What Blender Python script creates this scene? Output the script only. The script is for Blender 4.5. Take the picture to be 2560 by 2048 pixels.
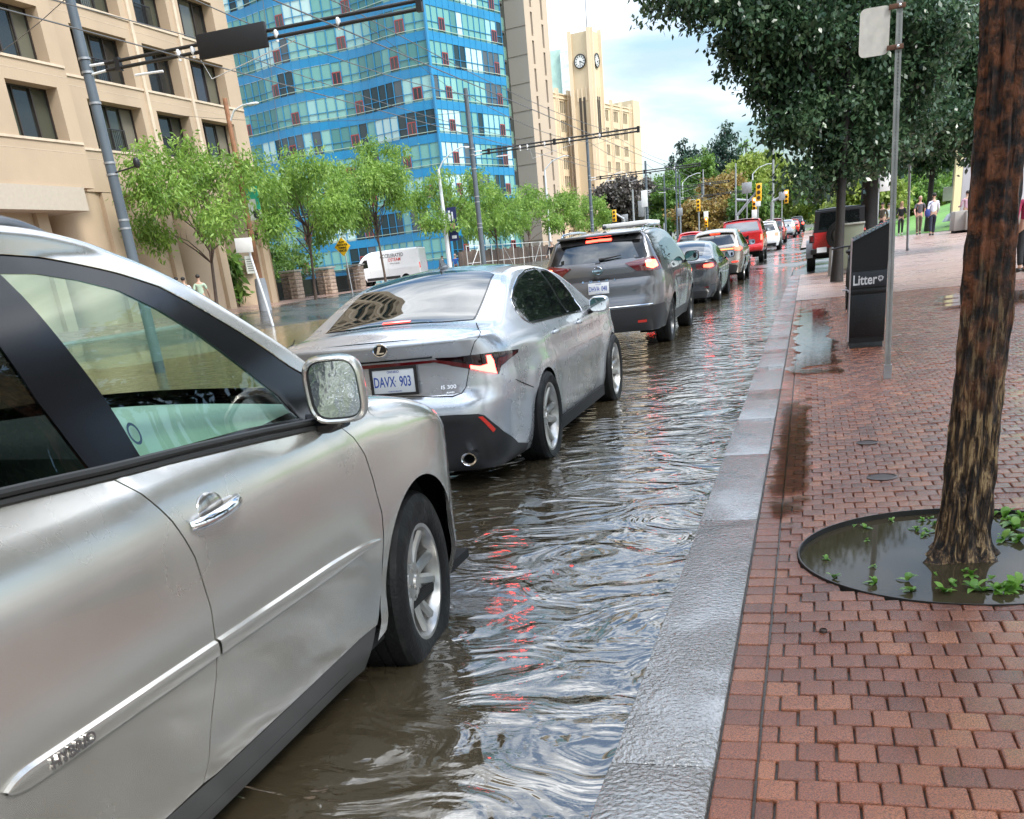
import bpy, bmesh, math, random
import numpy as np
from mathutils import Vector, Matrix
from mathutils.geometry import delaunay_2d_cdt
random.seed(7); RS=np.random.RandomState(11)
R=math.radians; SC=bpy.context.scene
for o in list(bpy.data.objects): bpy.data.objects.remove(o)
COL=SC.collection
# ---------------- camera (solved from the street's vanishing points) ----------------
F=2367.0; PPX=1280.0; PPY=1706.0; CAMH=1.40
def _axes():
    d=np.array([2022-PPX,567-PPY,F]); d/=np.linalg.norm(d); a=R(6.4)
    t=np.array([-math.sin(a),-math.cos(a),0.0]); u=t+np.array([0,0,-(t@d)/d[2]]); u/=np.linalg.norm(u)
    x=np.cross(d,u); x=x if x[0]>0 else -x
    return np.array([x,d,u])
AX=_axes(); CAM=np.array([0,0,CAMH])
def W(px,py,X=None,Y=None,Z=None):
    r=AX@np.array([px-PPX,py-PPY,F])
    s=X/r[0] if X is not None else (Y/r[1] if Y is not None else (Z-CAMH)/r[2])
    return CAM+r*s
cam=bpy.data.cameras.new('camera'); co=bpy.data.objects.new('camera',cam); COL.objects.link(co)
rt,dn,fw=AX[:,0],AX[:,1],AX[:,2]
co.matrix_world=Matrix(((rt[0],-dn[0],-fw[0],0),(rt[1],-dn[1],-fw[1],0),(rt[2],-dn[2],-fw[2],CAMH),(0,0,0,1)))
cam.sensor_width=36; cam.lens=F/2560*36; cam.shift_y=(PPY-1024)/2560; cam.clip_start=.05; cam.clip_end=3000
SC.camera=co; SC.render.resolution_x=1024; SC.render.resolution_y=819
# ---------------- sky, sun, exposure ----------------
SUN_EL,SUN_AZ=R(46),R(118)
wd=bpy.data.worlds.new("World"); SC.world=wd; wd.use_nodes=True
n=wd.node_tree.nodes; L=wd.node_tree.links; bg=n['Background']
sky=n.new('ShaderNodeTexSky'); sky.sky_type='NISHITA'; sky.sun_disc=False; sky.sun_elevation=SUN_EL; sky.sun_rotation=SUN_AZ; sky.air_density=1.0; sky.dust_density=2.0; sky.ozone_density=2.0
tc=n.new('ShaderNodeTexCoord'); mp=n.new('ShaderNodeMapping'); mp.inputs['Scale'].default_value=(1,1,3.2); mp.inputs['Rotation'].default_value=(0,0,R(0))
nz=n.new('ShaderNodeTexNoise'); nz.inputs['Scale'].default_value=2.3; nz.inputs['Detail'].default_value=8; nz.inputs['Roughness'].default_value=.52; nz.inputs['Distortion'].default_value=.3
cr=n.new('ShaderNodeValToRGB'); cr.color_ramp.elements[0].position=.43; cr.color_ramp.elements[1].position=.59
nz2=n.new('ShaderNodeTexNoise'); nz2.inputs['Scale'].default_value=4.0; nz2.inputs['Detail'].default_value=6
cr2=n.new('ShaderNodeValToRGB'); cr2.color_ramp.elements[0].color=(7.6,8.3,9.2,1); cr2.color_ramp.elements[1].color=(16.5,17,17.6,1); cr2.color_ramp.elements[0].position=.35; cr2.color_ramp.elements[1].position=.6
mx=n.new('ShaderNodeMixRGB'); sc=n.new('ShaderNodeMixRGB'); sc.blend_type='MULTIPLY'; sc.inputs[0].default_value=1; sc.inputs[2].default_value=(1.7,1.9,1.9,1)
L.new(tc.outputs['Generated'],mp.inputs[0]); L.new(mp.outputs[0],nz.inputs[0]); L.new(mp.outputs[0],nz2.inputs[0]); L.new(nz.outputs[0],cr.inputs[0]); L.new(nz2.outputs[0],cr2.inputs[0])
L.new(sky.outputs[0],sc.inputs[1]); L.new(cr.outputs[0],mx.inputs[0]); L.new(sc.outputs[0],mx.inputs[1]); L.new(cr2.outputs[0],mx.inputs[2]); sz=n.new('ShaderNodeSeparateXYZ'); L.new(tc.outputs['Generated'],sz.inputs[0]); ov=n.new('ShaderNodeMapRange'); ov.inputs[1].default_value=.12; ov.inputs[2].default_value=.95; ov.inputs[3].default_value=.92; ov.inputs[4].default_value=2.7; L.new(sz.outputs[2],ov.inputs[0]); om=n.new('ShaderNodeVectorMath'); om.operation='SCALE'; L.new(mx.outputs[0],om.inputs[0]); L.new(ov.outputs[0],om.inputs['Scale'])
L.new(om.outputs[0],bg.inputs[0]); bg.inputs[1].default_value=.075
sl=bpy.data.lights.new('sun','SUN'); sl.energy=2.2; sl.angle=R(16); sl.color=(1,.96,.9); so=bpy.data.objects.new('sun',sl); COL.objects.link(so)
sd=Vector((math.sin(SUN_AZ)*math.cos(SUN_EL),math.cos(SUN_AZ)*math.cos(SUN_EL),math.sin(SUN_EL))); so.rotation_euler=sd.to_track_quat('Z','Y').to_euler()
SC.view_settings.view_transform='Standard'; SC.view_settings.look='None'; SC.view_settings.gamma=1; SC.view_settings.exposure=.72
SC.render.engine='CYCLES'; SC.cycles.max_bounces=8; SC.cycles.transparent_max_bounces=24
# ---------------- materials ----------------
def pm(name,col,rough=.5,metal=0,coat=0,ior=1.5,emi=None,es=1,var=0,vs=5,bump=0,bs=50,rvar=0,trans=0,sub=None,crough=.03):
    m=bpy.data.materials.new(name); m.use_nodes=True; t=m.node_tree; b=t.nodes['Principled BSDF']
    b.inputs['Base Color'].default_value=(*col,1); b.inputs['Roughness'].default_value=rough; b.inputs['Metallic'].default_value=metal
    b.inputs['IOR'].default_value=ior; b.inputs['Coat Weight'].default_value=coat; b.inputs['Coat Roughness'].default_value=crough; b.inputs['Transmission Weight'].default_value=trans
    if emi: b.inputs['Emission Color'].default_value=(*emi,1); b.inputs['Emission Strength'].default_value=es
    if var or bump or rvar:
        tcn=t.nodes.new('ShaderNodeTexCoord')
        def noise(s,d=5):
            q=t.nodes.new('ShaderNodeTexNoise'); q.inputs['Scale'].default_value=s; q.inputs['Detail'].default_value=d; t.links.new(tcn.outputs['Object'],q.inputs[0]); return q
        if var:
            q=noise(vs); h=t.nodes.new('ShaderNodeHueSaturation'); mr=t.nodes.new('ShaderNodeMapRange'); mr.inputs[1].default_value=.3; mr.inputs[2].default_value=.7
            mr.inputs[3].default_value=1-var; mr.inputs[4].default_value=1+var; t.links.new(q.outputs[0],mr.inputs[0]); t.links.new(mr.outputs[0],h.inputs['Value'])
            h.inputs['Color'].default_value=(*col,1); t.links.new(h.outputs[0],b.inputs['Base Color'])
        if rvar:
            q=noise(vs*1.7,3); mr=t.nodes.new('ShaderNodeMapRange'); mr.inputs[1].default_value=.35; mr.inputs[2].default_value=.65
            mr.inputs[3].default_value=max(.02,rough-rvar); mr.inputs[4].default_value=rough+rvar; t.links.new(q.outputs[0],mr.inputs[0]); t.links.new(mr.outputs[0],b.inputs['Roughness'])
        if bump:
            q=noise(bs); bn=t.nodes.new('ShaderNodeBump'); bn.inputs['Strength'].default_value=bump; bn.inputs['Distance'].default_value=.02
            t.links.new(q.outputs[0],bn.inputs['Height']); t.links.new(bn.outputs[0],b.inputs['Normal'])
    return m
MAT={}
def mt(name,*a,**k):
    if name not in MAT: MAT[name]=pm(name,*a,**k)
    return MAT[name]
# ---------------- mesh building ----------------
class MB:
    def __init__(s): s.v=[]; s.f=[]
    def add(s,v,f):
        k=len(s.v); s.v+=[tuple(map(float,p)) for p in v]; s.f+=[tuple(i+k for i in q) for q in f]; return s
    def box(s,x0,x1,y0,y1,z0,z1,M=None):
        v=[(x,y,z) for z in (z0,z1) for y in (y0,y1) for x in (x0,x1)]
        if M: v=[tuple(M@Vector(p)) for p in v]
        return s.add(v,[(0,2,3,1),(4,5,7,6),(0,1,5,4),(2,6,7,3),(0,4,6,2),(1,3,7,5)])
    def bbox(s,x0,x1,y0,y1,z0,z1,b,M=None):
        # bevelled box
        bm=bmesh.new(); bmesh.ops.create_cube(bm,size=1)
        for q in bm.verts: q.co=Vector(((x0+x1)/2+q.co.x*(x1-x0),(y0+y1)/2+q.co.y*(y1-y0),(z0+z1)/2+q.co.z*(z1-z0)))
        bmesh.ops.bevel(bm,geom=bm.edges[:],offset=b,segments=2,affect='EDGES',profile=.5)
        bm.verts.ensure_lookup_table(); v=[q.co.copy() for q in bm.verts]
        if M: v=[M@q for q in v]
        s.add(v,[tuple(w.index for w in f.verts) for f in bm.faces]); bm.free(); return s
    def tube(s,pts,r,n=8,cap=True):
        pts=[Vector(p) for p in pts]; rr=r if isinstance(r,(list,tuple)) else [r]*len(pts); v=[]; f=[]; a=None
        for i,p in enumerate(pts):
            d=(pts[min(i+1,len(pts)-1)]-pts[max(i-1,0)]).normalized()
            if a is None: a=d.orthogonal().normalized()
            else: a=(a-d*a.dot(d)).normalized()
            b=d.cross(a)
            for j in range(n):
                t=2*math.pi*j/n; v.append(p+(a*math.cos(t)+b*math.sin(t))*rr[i])
        for i in range(len(pts)-1):
            for j in range(n):
                k=(j+1)%n; f.append((i*n+j,i*n+k,(i+1)*n+k,(i+1)*n+j))
        if cap: f.append(tuple(range(n-1,-1,-1))); f.append(tuple((len(pts)-1)*n+j for j in range(n)))
        return s.add(v,f)
    def lathe(s,prof,n=24,M=None,close=False):
        # prof (r,h) around local Z
        v=[];f=[]
        for r,h in prof:
            for j in range(n):
                t=2*math.pi*j/n; v.append(Vector((r*math.cos(t),r*math.sin(t),h)))
        m=len(prof)
        for i in range(m-1 if not close else m):
            for j in range(n):
                k=(j+1)%n; i2=(i+1)%m; f.append((i*n+j,i*n+k,i2*n+k,i2*n+j))
        if M: v=[M@q for q in v]
        return s.add(v,f)
    def prism(s,poly,h0,h1,M=None):
        # poly in xy, extruded z
        n=len(poly); v=[Vector((p[0],p[1],h0)) for p in poly]+[Vector((p[0],p[1],h1)) for p in poly]
        if M: v=[M@q for q in v]
        return s.add(v,[tuple(range(n-1,-1,-1)),tuple(range(n,2*n))]+[(i,(i+1)%n,n+(i+1)%n,n+i) for i in range(n)])
    def grid(s,fn,nu,nv):
        v=[fn(i/nu,j/nv) for j in range(nv+1) for i in range(nu+1)]
        return s.add(v,[(j*(nu+1)+i,j*(nu+1)+i+1,(j+1)*(nu+1)+i+1,(j+1)*(nu+1)+i) for j in range(nv) for i in range(nu)])
    def sell(s,c,r,e=.5,M=None,nu=20,nv=12):
        # super-ellipsoid
        def sp(a,k): return math.copysign(abs(a)**k,a)
        v=[];
        for j in range(nv+1):
            p=-math.pi/2+math.pi*j/nv
            for i in range(nu):
                t=2*math.pi*i/nu; q=Vector((r[0]*sp(math.cos(p),e)*sp(math.cos(t),e),r[1]*sp(math.cos(p),e)*sp(math.sin(t),e),r[2]*sp(math.sin(p),e)))
                if M: q=M@q
                v.append(q+Vector(c))
        f=[(j*nu+i,j*nu+(i+1)%nu,(j+1)*nu+(i+1)%nu,(j+1)*nu+i) for j in range(nv) for i in range(nu)]
        return s.add(v,f)
    def merge(s,o,M=None):
        return s.add([M@Vector(p) for p in o.v] if M else o.v,o.f)
    def build(s,name,mat,parent=None,smooth=35,world=False,rnd=False):
        me=bpy.data.meshes.new(name); v=s.v
        if world and parent is not None:
            q=parent
            off=Vector((0,0,0))
            while q is not None: off+=q.location; q=q.parent
            v=[(a-off.x,b-off.y,c-off.z) for a,b,c in v]
        me.from_pydata(v,[],s.f); me.update()
        if smooth is not None:
            me.polygons.foreach_set('use_smooth',[True]*len(me.polygons)); me.set_sharp_from_angle(angle=R(smooth))
        if rnd:
            at=me.attributes.new('rnd','FLOAT','FACE'); at.data.foreach_set('value',s.r)
        if mat: me.materials.append(mat)
        o=bpy.data.objects.new(name,me); COL.objects.link(o)
        if parent is not None: o.parent=parent
        return o
def thing(name,label,cat,loc=(0,0,0),rz=0,group=None):
    o=bpy.data.objects.new(name,None); o.empty_display_size=.2; COL.objects.link(o); o.location=loc; o.rotation_euler=(0,0,rz)
    o['label']=label; o['category']=cat
    if group: o['group']=group
    return o
def tag(o,label,cat,group=None):
    o['label']=label; o['category']=cat
    if group: o['group']=group
    return o
def struct(o): o['kind']='structure'; return o
def rehome(o,loc):
    "move the origin of a one-mesh thing to its base"
    d=Vector(loc); o.data.transform(Matrix.Translation(-d)); o.location=d; return o
def kids(o): return [c for c in bpy.data.objects if c.parent==o]
def copy_tree(o,parent=None):
    c=o.copy(); COL.objects.link(c); c.parent=parent
    for ch in kids(o): copy_tree(ch,c)
    return c
def lerp(a,b,t): return a+(b-a)*t
def sm(t): t=max(0,min(1,t)); return t*t*(3-2*t)
def interp(tab,x):
    if x<=tab[0][0]: return tab[0][1]
    for (a,b),(c,d) in zip(tab,tab[1:]):
        if x<=c: return b+(d-b)*(x-a)/(c-a)
    return tab[-1][1]
def sinterp(tab,x):
    "monotone cubic"
    xs=[t[0] for t in tab]; ys=[t[1] for t in tab]; n=len(xs)
    if x<=xs[0]: return ys[0]
    if x>=xs[-1]: return ys[-1]
    i=0
    while x>xs[i+1]: i+=1
    def dl(k): return (ys[k+1]-ys[k])/(xs[k+1]-xs[k])
    def sl(k):
        if k==0: return dl(0)
        if k==n-1: return dl(n-2)
        a,b=dl(k-1),dl(k)
        return 0 if a*b<=0 else 2*a*b/(a+b)
    h=xs[i+1]-xs[i]; t=(x-xs[i])/h; m0,m1=sl(i),sl(i+1)
    return (2*t**3-3*t*t+1)*ys[i]+(t**3-2*t*t+t)*h*m0+(-2*t**3+3*t*t)*ys[i+1]+(t**3-t*t)*h*m1
def text(body,size,mat,name,parent,M,depth=.002,font=None,bold=0,sx=1,align='CENTER'):
    cu=bpy.data.curves.new(name,'FONT'); cu.body=body; cu.size=size; cu.extrude=depth; cu.align_x=align; cu.align_y='CENTER'; cu.offset=bold; cu.resolution_u=3
    ob=bpy.data.objects.new(name,cu); COL.objects.link(ob); dg=bpy.context.evaluated_depsgraph_get()
    me=bpy.data.meshes.new_from_object(ob.evaluated_get(dg)); bpy.data.objects.remove(ob)
    me.transform(Matrix.Diagonal((sx,1,1,1))); me.transform(M); me.materials.clear(); me.materials.append(mat); me.name=name
    o=bpy.data.objects.new(name,me); COL.objects.link(o)
    if parent is not None: o.parent=parent
    return o
def frame(o,x,y): # matrix from origin, x axis, y axis (z=x cross y)
    x=Vector(x).normalized(); y=Vector(y); y=(y-x*y.dot(x)).normalized(); z=x.cross(y)
    return Matrix(((x.x,y.x,z.x,o[0]),(x.y,y.y,z.y,o[1]),(x.z,y.z,z.z,o[2]),(0,0,0,1)))
# ================= ground =================
def zroad(X,Y):
    z=-.10+.0118*max(0,Y-33)-(.0118*max(0,Y-120))
    return z+.40*sm((-17.0-X)/8.0)
def zplaza(X,Y):
    return .02+.42*sm((Y-20)/38)*sm((X+.2)/3.5)+.0118*max(0,Y-40)*(1-sm((X+.2)/3.5))-.0118*max(0,Y-120)*(1-sm((X+.2)/3.5))
def gridmesh(xs,ys,fz,name,mat):
    m=MB(); nx=len(xs); m.v=[(x,y,fz(x,y)) for y in ys for x in xs]
    m.f=[(j*nx+i,j*nx+i+1,(j+1)*nx+i+1,(j+1)*nx+i) for j in range(len(ys)-1) for i in range(nx-1)]
    return struct(m.build(name,mat))
def wetmat(name,build):
    m=bpy.data.materials.new(name); m.use_nodes=True; t=m.node_tree; b=t.nodes['Principled BSDF']; build(t,b,t.nodes.new,t.links.new); return m
# asphalt, wet
def _asph(t,b,N,K):
    tc=N('ShaderNodeTexCoord'); a=N('ShaderNodeTexNoise'); a.inputs['Scale'].default_value=.35; a.inputs['Detail'].default_value=6; K(tc.outputs['Object'],a.inputs[0])
    c=N('ShaderNodeValToRGB'); c.color_ramp.elements[0].color=(.045,.043,.04,1); c.color_ramp.elements[1].color=(.09,.087,.08,1); K(a.outputs[0],c.inputs[0]); K(c.outputs[0],b.inputs['Base Color'])
    r=N('ShaderNodeMapRange'); r.inputs[1].default_value=.4; r.inputs[2].default_value=.6; r.inputs[3].default_value=.06; r.inputs[4].default_value=.3; K(a.outputs[0],r.inputs[0]); K(r.outputs[0],b.inputs['Roughness'])
    g=N('ShaderNodeTexNoise'); g.inputs['Scale'].default_value=7; g.inputs['Detail'].default_value=4; K(tc.outputs['Object'],g.inputs[0])
    bn=N('ShaderNodeBump'); bn.inputs['Strength'].default_value=.25; bn.inputs['Distance'].default_value=.03; K(g.outputs[0],bn.inputs['Height']); K(bn.outputs[0],b.inputs['Normal'])
ys=[-12+2*i for i in range(30)]+[50+6*i for i in range(60)]
gridmesh([-27,-25,-23,-21,-20,-19,-17,-13,-9,-5,-2,-.45],ys,zroad,'road',wetmat('wet asphalt',_asph))
# lay-by on the right past the end of the kerb
gridmesh([-.45,0,1,2.2],[34.2+3*i for i in range(10)],lambda x,y:zroad(-1,y)+.05*sm((x+.45)/.5),'road',bpy.data.materials['wet asphalt'])
# far ground
gr=pm('grass ground',(.07,.11,.03),.8,var=.3,vs=.4)
m=MB(); m.grid(lambda u,v:(-900+1800*u,-300+2300*v,-.45),4,4); struct(m.build('ground',gr))
# ---- flood water ----
def _water(t,b,N,K):
    b.inputs['IOR'].default_value=2.3; b.inputs['Roughness'].default_value=.02
    tc=N('ShaderNodeTexCoord')
    mpn=N('ShaderNodeMapping'); mpn.inputs['Rotation'].default_value=(0,0,R(-28)); mpn.inputs['Scale'].default_value=(1.0,1.45,1); K(tc.outputs['Object'],mpn.inputs[0])
    d=N('ShaderNodeTexNoise'); d.inputs['Scale'].default_value=1.3; d.inputs['Detail'].default_value=2; K(tc.outputs['Object'],d.inputs[0])
    mixv=N('ShaderNodeMixRGB'); mixv.blend_type='ADD'; mixv.inputs[0].default_value=.55; K(mpn.outputs[0],mixv.inputs[1]); K(d.outputs['Color'],mixv.inputs[2])
    a=N('ShaderNodeTexNoise'); a.inputs['Scale'].default_value=1.9; a.inputs['Detail'].default_value=2.6; a.inputs['Roughness'].default_value=.5; a.inputs['Distortion'].default_value=1.5; K(mixv.outputs[0],a.inputs[0])
    a2=N('ShaderNodeTexNoise'); a2.inputs['Scale'].default_value=14; a2.inputs['Detail'].default_value=4; a2.inputs['Distortion'].default_value=.6; K(mixv.outputs[0],a2.inputs[0])
    # strength falls off away from the near ripples
    cal=N('ShaderNodeTexNoise'); cal.inputs['Scale'].default_value=.9; cal.inputs['Detail'].default_value=2; K(tc.outputs['Object'],cal.inputs[0])
    cm=N('ShaderNodeMapRange'); cm.inputs[1].default_value=.38; cm.inputs[2].default_value=.62; cm.inputs[3].default_value=.15; cm.inputs[4].default_value=1; K(cal.outputs[0],cm.inputs[0])
    mu=N('ShaderNodeMath'); mu.operation='MULTIPLY'; K(a2.outputs[0],mu.inputs[0]); K(cm.outputs[0],mu.inputs[1])
    mu2=N('ShaderNodeMath'); mu2.operation='MULTIPLY'; mu2.inputs[1].default_value=.10; K(mu.outputs[0],mu2.inputs[0])
    ad=N('ShaderNodeMath'); ad.operation='ADD'; K(a.outputs[0],ad.inputs[0]); K(mu2.outputs[0],ad.inputs[1])
    bn=N('ShaderNodeBump'); bn.inputs['Distance'].default_value=.06; sy_=N('ShaderNodeSeparateXYZ'); K(tc.outputs['Object'],sy_.inputs[0]); my_=N('ShaderNodeMapRange'); my_.inputs[1].default_value=3; my_.inputs[2].default_value=26; my_.inputs[3].default_value=.72; my_.inputs[4].default_value=.45; K(sy_.outputs[1],my_.inputs[0]); K(my_.outputs[0],bn.inputs['Strength']); K(ad.outputs[0],bn.inputs['Height']); K(bn.outputs[0],b.inputs['Normal'])
    c=N('ShaderNodeValToRGB'); c.color_ramp.elements[0].color=(.038,.030,.018,1); c.color_ramp.elements[1].color=(.072,.057,.035,1); K(cal.outputs[0],c.inputs[0]); mt_=N('ShaderNodeMixRGB'); mt_.inputs[2].default_value=(.30,.21,.09,1); mm_=N('ShaderNodeMapRange'); mm_.inputs[1].default_value=-6; mm_.inputs[2].default_value=-15; K(sy_.outputs[0],mm_.inputs[0]); K(mm_.outputs[0],mt_.inputs[0]); K(c.outputs[0],mt_.inputs[1]); K(mt_.outputs[0],b.inputs['Base Color']); mi_=N('ShaderNodeMapRange'); mi_.inputs[1].default_value=-6; mi_.inputs[2].default_value=-15; mi_.inputs[3].default_value=2.5; mi_.inputs[4].default_value=1.33; K(sy_.outputs[0],mi_.inputs[0]); K(mi_.outputs[0],b.inputs['IOR'])  # far lane: tan silt, and the facade's reflection put into the base colour
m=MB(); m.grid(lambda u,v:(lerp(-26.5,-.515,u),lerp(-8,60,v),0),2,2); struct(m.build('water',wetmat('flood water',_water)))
# ---- kerb ----
def _kerb(t,b,N,K):
    tc=N('ShaderNodeTexCoord'); a=N('ShaderNodeTexNoise'); a.inputs['Scale'].default_value=60; a.inputs['Detail'].default_value=5; K(tc.outputs['Object'],a.inputs[0])
    w=N('ShaderNodeTexNoise'); w.inputs['Scale'].default_value=2.1; w.inputs['Detail'].default_value=3; K(tc.outputs['Object'],w.inputs[0])
    c=N('ShaderNodeValToRGB'); c.color_ramp.elements[0].color=(.08,.078,.072,1); c.color_ramp.elements[1].color=(.23,.22,.205,1); K(a.outputs[0],c.inputs[0]); K(c.outputs[0],b.inputs['Base Color'])
    r=N('ShaderNodeMapRange'); r.inputs[1].default_value=.42; r.inputs[2].default_value=.58; r.inputs[3].default_value=.05; r.inputs[4].default_value=.16; K(w.outputs[0],r.inputs[0]); K(r.outputs[0],b.inputs['Roughness'])
    g=N('ShaderNodeTexNoise'); g.inputs['Scale'].default_value=62; g.inputs['Detail'].default_value=3; K(tc.outputs['Object'],g.inputs[0])
    r2=N('ShaderNodeMapRange'); r2.inputs[1].default_value=.4; r2.inputs[2].default_value=.6; r2.inputs[3].default_value=.3; r2.inputs[4].default_value=1; K(w.outputs[0],r2.inputs[0])
    bn=N('ShaderNodeBump'); bn.inputs['Distance'].default_value=.022; K(r2.outputs[0],bn.inputs['Strength']); K(g.outputs[0],bn.inputs['Height']); K(bn.outputs[0],b.inputs['Normal'])
    b.inputs['IOR'].default_value=2.8
kj=[-3,-1.2,.6,2.40,5.05,6.72,8.1,9.7,11.4,13.1,14.9,16.7,18.5,20.3,22.1,24,26,28,30,32,34.2]
m=MB(); M0=MB()
for i,(a,b_) in enumerate(zip(kj,kj[1:])):
    dz=random.uniform(-.003,.004)
    m.bbox(-.525+random.uniform(-.006,.006),-.225,a+.004,b_-.004,-.14,.028+dz,.009)
struct(m.build('kerb',wetmat('wet kerb stone',_kerb)))
M0.box(-.51,-.235,-3,34.2,-.15,.012); 
# ---- brick pavement ----
def brickmat(name,proc=False,base=((.12,.038,.018),(.27,.098,.042)),shine=1.0):
    def f(t,b,N,K):
        tc=N('ShaderNodeTexCoord'); b.inputs['IOR'].default_value=1.5; b.inputs['Coat Weight'].default_value=.0 if proc else .35; b.inputs['Coat Roughness'].default_value=.07; b.inputs['Coat IOR'].default_value=1.5
        g=N('ShaderNodeTexNoise'); g.inputs['Scale'].default_value=230 if not proc else 40; g.inputs['Detail'].default_value=5; g.inputs['Roughness'].default_value=.7; K(tc.outputs['Object'],g.inputs[0])
        w=N('ShaderNodeTexNoise'); w.inputs['Scale'].default_value=.9; w.inputs['Detail'].default_value=5; K(tc.outputs['Object'],w.inputs[0])
        c=N('ShaderNodeValToRGB'); c.color_ramp.elements[0].color=(*base[0],1); c.color_ramp.elements[1].color=(*base[1],1)
        e=c.color_ramp.elements.new(.55); e.color=(.19,.060,.028,1)
        if proc:
            bt=N('ShaderNodeTexBrick'); bt.inputs['Scale'].default_value=1; bt.inputs['Brick Width'].default_value=.107; bt.inputs['Row Height'].default_value=.11; bt.inputs['Mortar Size'].default_value=.006
            bt.inputs['Mortar Smooth'].default_value=.3; bt.inputs['Color1'].default_value=(.40,.27,.22,1); bt.inputs['Color2'].default_value=(.32,.20,.165,1); bt.inputs['Mortar'].default_value=(.09,.06,.045,1); bt.inputs['Bias'].default_value=-.1  # pale colours: sky sheen of the wet far paving put into the base
            K(tc.outputs['Object'],bt.inputs[0]); K(bt.outputs[0],b.inputs['Base Color'])
        else:
            at=N('ShaderNodeAttribute'); at.attribute_name='rnd'; K(at.outputs['Fac'],c.inputs[0])
            mm=N('ShaderNodeMixRGB'); mm.blend_type='MULTIPLY'; mm.inputs[0].default_value=.75; cr=N('ShaderNodeValToRGB'); cr.color_ramp.elements[0].position=.38; cr.color_ramp.elements[0].color=(.22,.19,.18,1); cr.color_ramp.elements[1].position=.60; cr.color_ramp.elements[1].color=(2.0,1.9,1.8,1)
            K(g.outputs[0],cr.inputs[0]); K(c.outputs[0],mm.inputs[1]); K(cr.outputs[0],mm.inputs[2]); K(mm.outputs[0],b.inputs['Base Color'])
        r=N('ShaderNodeMapRange'); r.inputs[1].default_value=.38; r.inputs[2].default_value=.62; r.inputs[3].default_value=.04 if not proc else .22; r.inputs[4].default_value=.26 if not proc else .42; K(w.outputs[0],r.inputs[0]); K(r.outputs[0],b.inputs['Roughness'])
        bn=N('ShaderNodeBump'); bn.inputs['Strength'].default_value=.85 if not proc else .7; bn.inputs['Distance'].default_value=.006; K(g.outputs[0],bn.inputs['Height'])
        if proc:
            b2=N('ShaderNodeBump'); b2.inputs['Strength'].default_value=.6; b2.inputs['Distance'].default_value=.006; b2.invert=True; K(bt.outputs['Fac'],b2.inputs['Height']); K(bn.outputs[0],b2.inputs['Normal']); K(b2.outputs[0],b.inputs['Normal'])
        else: K(bn.outputs[0],b.inputs['Normal'])
        if not proc:
            g3=N('ShaderNodeTexNoise'); g3.inputs['Scale'].default_value=120; g3.inputs['Detail'].default_value=3; K(tc.outputs['Object'],g3.inputs[0]); b3=N('ShaderNodeBump'); b3.inputs['Strength'].default_value=.5; b3.inputs['Distance'].default_value=.004; K(g3.outputs[0],b3.inputs['Height']); K(b3.outputs[0],b.inputs['Coat Normal'])
    return wetmat(name,f)
PITC=(.69,4.42); PITR=.70
def brick(m,x0,x1,y0,y1,z,rv,pit=True):
    cx,cy=(x0+x1)/2,(y0+y1)/2
    jx=random.uniform(-.0015,.0015); jy=random.uniform(-.0015,.0015); x0+=jx;x1+=jx;y0+=jy;y1+=jy
    c=.005; P=[(x0+c,y0),(x1-c,y0),(x1,y0+c),(x1,y1-c),(x1-c,y1),(x0+c,y1),(x0,y1-c),(x0,y0+c)]
    if pit:
        d=math.hypot(cx-PITC[0],cy-PITC[1])
        if d<PITR-.02: return
        if d<PITR+.12:
            Q=[]
            for i in range(8):
                a,b_=P[i],P[(i+1)%8]
                k=6 if i%2==0 else 1
                for q in range(k): Q.append((lerp(a[0],b_[0],q/k),lerp(a[1],b_[1],q/k)))
            P=[]
            for x,y in Q:
                e=math.hypot(x-PITC[0],y-PITC[1])
                if e<PITR+.008: x=PITC[0]+(x-PITC[0])/e*(PITR+.008); y=PITC[1]+(y-PITC[1])/e*(PITR+.008)
                P.append((x,y))
    n=len(P); tx,ty=random.gauss(0,.012),random.gauss(0,.012); dz=random.gauss(0,.0012)
    def zz(x,y): return z+dz+(x-cx)*tx+(y-cy)*ty
    gx,gy=sum(p[0] for p in P)/n,sum(p[1] for p in P)/n
    v=[]
    for sc_,dd in ((1,-.03),(1,-.0075),(.972,-.0025),(.925,-.0006),(.85,0)):
        v+=[(gx+(x-gx)*sc_,gy+(y-gy)*sc_,zz(x,y)+dd) for x,y in P]
    f=[(k*n+i,k*n+(i+1)%n,(k+1)*n+(i+1)%n,(k+1)*n+i) for k in range(4) for i in range(n)]+[tuple(4*n+i for i in range(n))]
    m.add(v,f); m.r+= [rv]*len(f)
def zb(x,y): return .03-.012*sm((.12-x)/.3)*sm((y-1)/2) 
m=MB(); m.r=[]; y=1.15; row=0; YE=22.0
while y<YE:
    brick(m,-.219,-.110,y+.003,y+.106,zb(-.16,y),random.random()*.8+.1)
    y+=.1095
y=1.15
BX=-.105
while y<YE:
    xr=min(7.6,1.0+y*.36); x=BX-(.055 if row%2 else 0)
    while x<xr:
        a=max(x,BX)
        if x+.107-a>.02: brick(m,a+.0022,x+.107-.0022,y+.0026,y+.1095-.0024,zb(x,y)+(zplaza(x,y)-.02),min(1,max(0,random.gauss(.5,.28))))
        x+=.107
    y+=.1095; row+=1
bo=struct(m.build('brick_pavement',brickmat('wet red brick'),rnd=True,smooth=40))
soil=pm('wet joint sand',(.05,.04,.028),.35,bump=.4,bs=80,var=.3)
m=MB()
NS=48
ring=[(PITC[0]+PITR*math.cos(2*math.pi*i/NS),PITC[1]+PITR*math.sin(2*math.pi*i/NS)) for i in range(NS)]
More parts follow.
